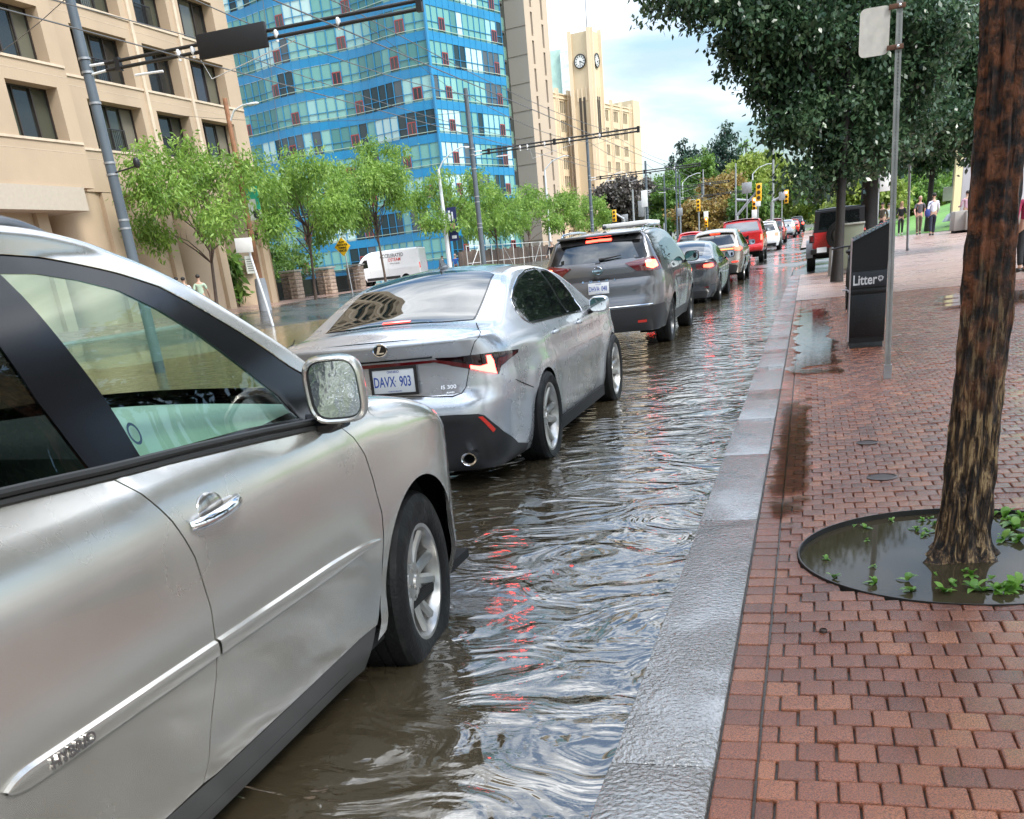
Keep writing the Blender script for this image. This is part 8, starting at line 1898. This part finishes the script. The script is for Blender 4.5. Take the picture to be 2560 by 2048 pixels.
    m=MB(); m.sell((0,.122*s,1.635*s),(.013*s,.02*s,.02*s),.9,nu=8,nv=6); m.build('nose',sk,t,smooth=60)
    for sd in (1,-1):
        m=MB(); m.sell((sd*.03*s,.105*s,1.66*s),(.012*s,.008*s,.007*s),1,nu=8,nv=6); m.build('eye',pm('eye',(.02,.02,.02),.3),t,smooth=60)
        m=MB(); m.sell((sd*.084*s,.015*s,1.645*s),(.01*s,.02*s,.03*s),1,nu=8,nv=6); m.build('ear',sk,t,smooth=60)
    m=MB(); m.sell((0,.108*s,1.602*s),(.022*s,.006*s,.005*s),1,nu=8,nv=6); m.build('mouth',pm('lips',(.25,.08,.07),.5),t,smooth=60)
    if bag:
        bt_=thing('shoulder_bag',bag[2],'bag',tuple(Vector(loc)+Matrix.Rotation(rz,3,'Z')@Vector(V(bag[1],-.1,.85)))); m=MB(); m.sell((0,0,.12),(.12,.09,.17),.7); m.build('pouch',bag[0],bt_,smooth=60); m=MB(); m.tube([(0,0,.3),(-bag[1]*.3*s,.02,.5),(-bag[1]*.9*s,.05,.60)],.016,5); m.build('strap',bag[0],bt_)
    return t
def cl(n,c,**k): return pm(n,c,.85,**k)
def gz(x,y): return zplaza(x,y)+.008
def at(px,Y): 
    p=W(px,560,Y=Y); return (p[0],Y,gz(p[0],Y))
white_=cl('white shirt cloth',(.62,.62,.66)); navy=cl('navy trousers cloth',(.015,.018,.035)); camo=cl('brown camo cloth',(.10,.075,.055),var=.5,vs=18); greyt=cl('grey T-shirt cloth',(.085,.08,.09)); black_=cl('black cloth',(.012,.012,.014)); pink=cl('pink shirt cloth',(.50,.32,.38)); 
person('woman in white shirt with a blue shoulder bag, walking away',at(2331,52.5),R(4),1.78,white_,navy,(.02,.015,.012),step=.20,bag=(cl('blue bag cloth',(.03,.05,.20)),-.26,'blue shoulder bag at the left hip of the woman in white'),longsleeve=True,long=False,female=True)
person('balding man in grey T-shirt and brown camouflage trousers, walking this way',at(2297,57),R(184),1.76,greyt,camo,(.42,.27,.2),step=.16,skin=(.5,.27,.2))
person('blonde woman in black jacket and trousers holding papers, walking this way',at(2252,61),R(178),1.66,black_,cl('charcoal trousers',(.03,.03,.032)),(.45,.28,.14),long=True,female=True,step=.14,fore=(.9,.9),arms=(.1,.1),shoe=(.5,.5,.5),longsleeve=True)
person('man in olive jacket behind the perforated post, left of the blonde woman',at(2205,60),R(150),1.70,cl('olive jacket cloth',(.07,.06,.04)),black_,(.02,.015,.01),step=.12,longsleeve=True)
person('person in pale top beside the man in the olive jacket',at(2220,68),R(190),1.72,cl('pale top cloth',(.45,.5,.55)),navy,(.03,.02,.015),step=.12)
person('person in dark clothes just right of the thick black trunk',at(2180,58),R(10),1.70,black_,black_,(.02,.015,.012),step=.15,longsleeve=True)
person('man in pink shirt seen from behind, facing the information pillar',at(2413,55.8),R(5),1.74,pink,black_,(.015,.012,.01),step=.02,fore=(.9,.9),arms=(.05,.05),longsleeve=True)
p=W(2556,480,Y=24); person('person in a magenta coat at the right edge, beyond the wooden trunk',(p[0]+.15,24,gz(p[0],24)),R(10),1.72,cl('magenta coat',(.28,.02,.07)),black_,(.02,.015,.012),step=.1,longsleeve=True)
def al(px,Y): p=W(px,700,Y=Y); return (p[0],Y,.45)
person('man in pale green shirt walking below the feathery tree across the street',(W(500,720,Y=36.5)[0],36.5,.40),R(20),1.74,cl('pale green shirt',(.35,.45,.33)),black_,(.015,.012,.01),step=.15)
person('man in white shirt behind the man in pale green across the street',(W(463,725,Y=37)[0],37,.40),R(20),1.72,white_,black_,(.015,.012,.01),step=.15)
person('dark-haired man at the back of the three pedestrians across the street',(W(446,725,Y=37.6)[0],37.6,.42),R(20),1.74,white_,navy,(.02,.012,.01),step=.12)
def ax_(px,Y,z=.55):
    p=W(px,640,Y=Y); return (p[0],Y,z)
person('person in bright blue shirt by the shopfront of the blue tower',ax_(1137,80),R(190),1.75,cl('blue shirt cloth',(.03,.11,.42)),black_,(.5,.3,.24),step=.1)
person('person in brown jacket left of the pale lamp post by the shopfront',ax_(1105,80),R(120),1.72,cl('brown jacket cloth',(.09,.06,.03)),black_,(.05,.03,.02),step=.1,longsleeve=True)
person('pedestrian in black at the far kerb beside the grey crossover',ax_(1381,62,.45),R(170),1.76,black_,black_,(.35,.3,.27),step=.08,longsleeve=True)
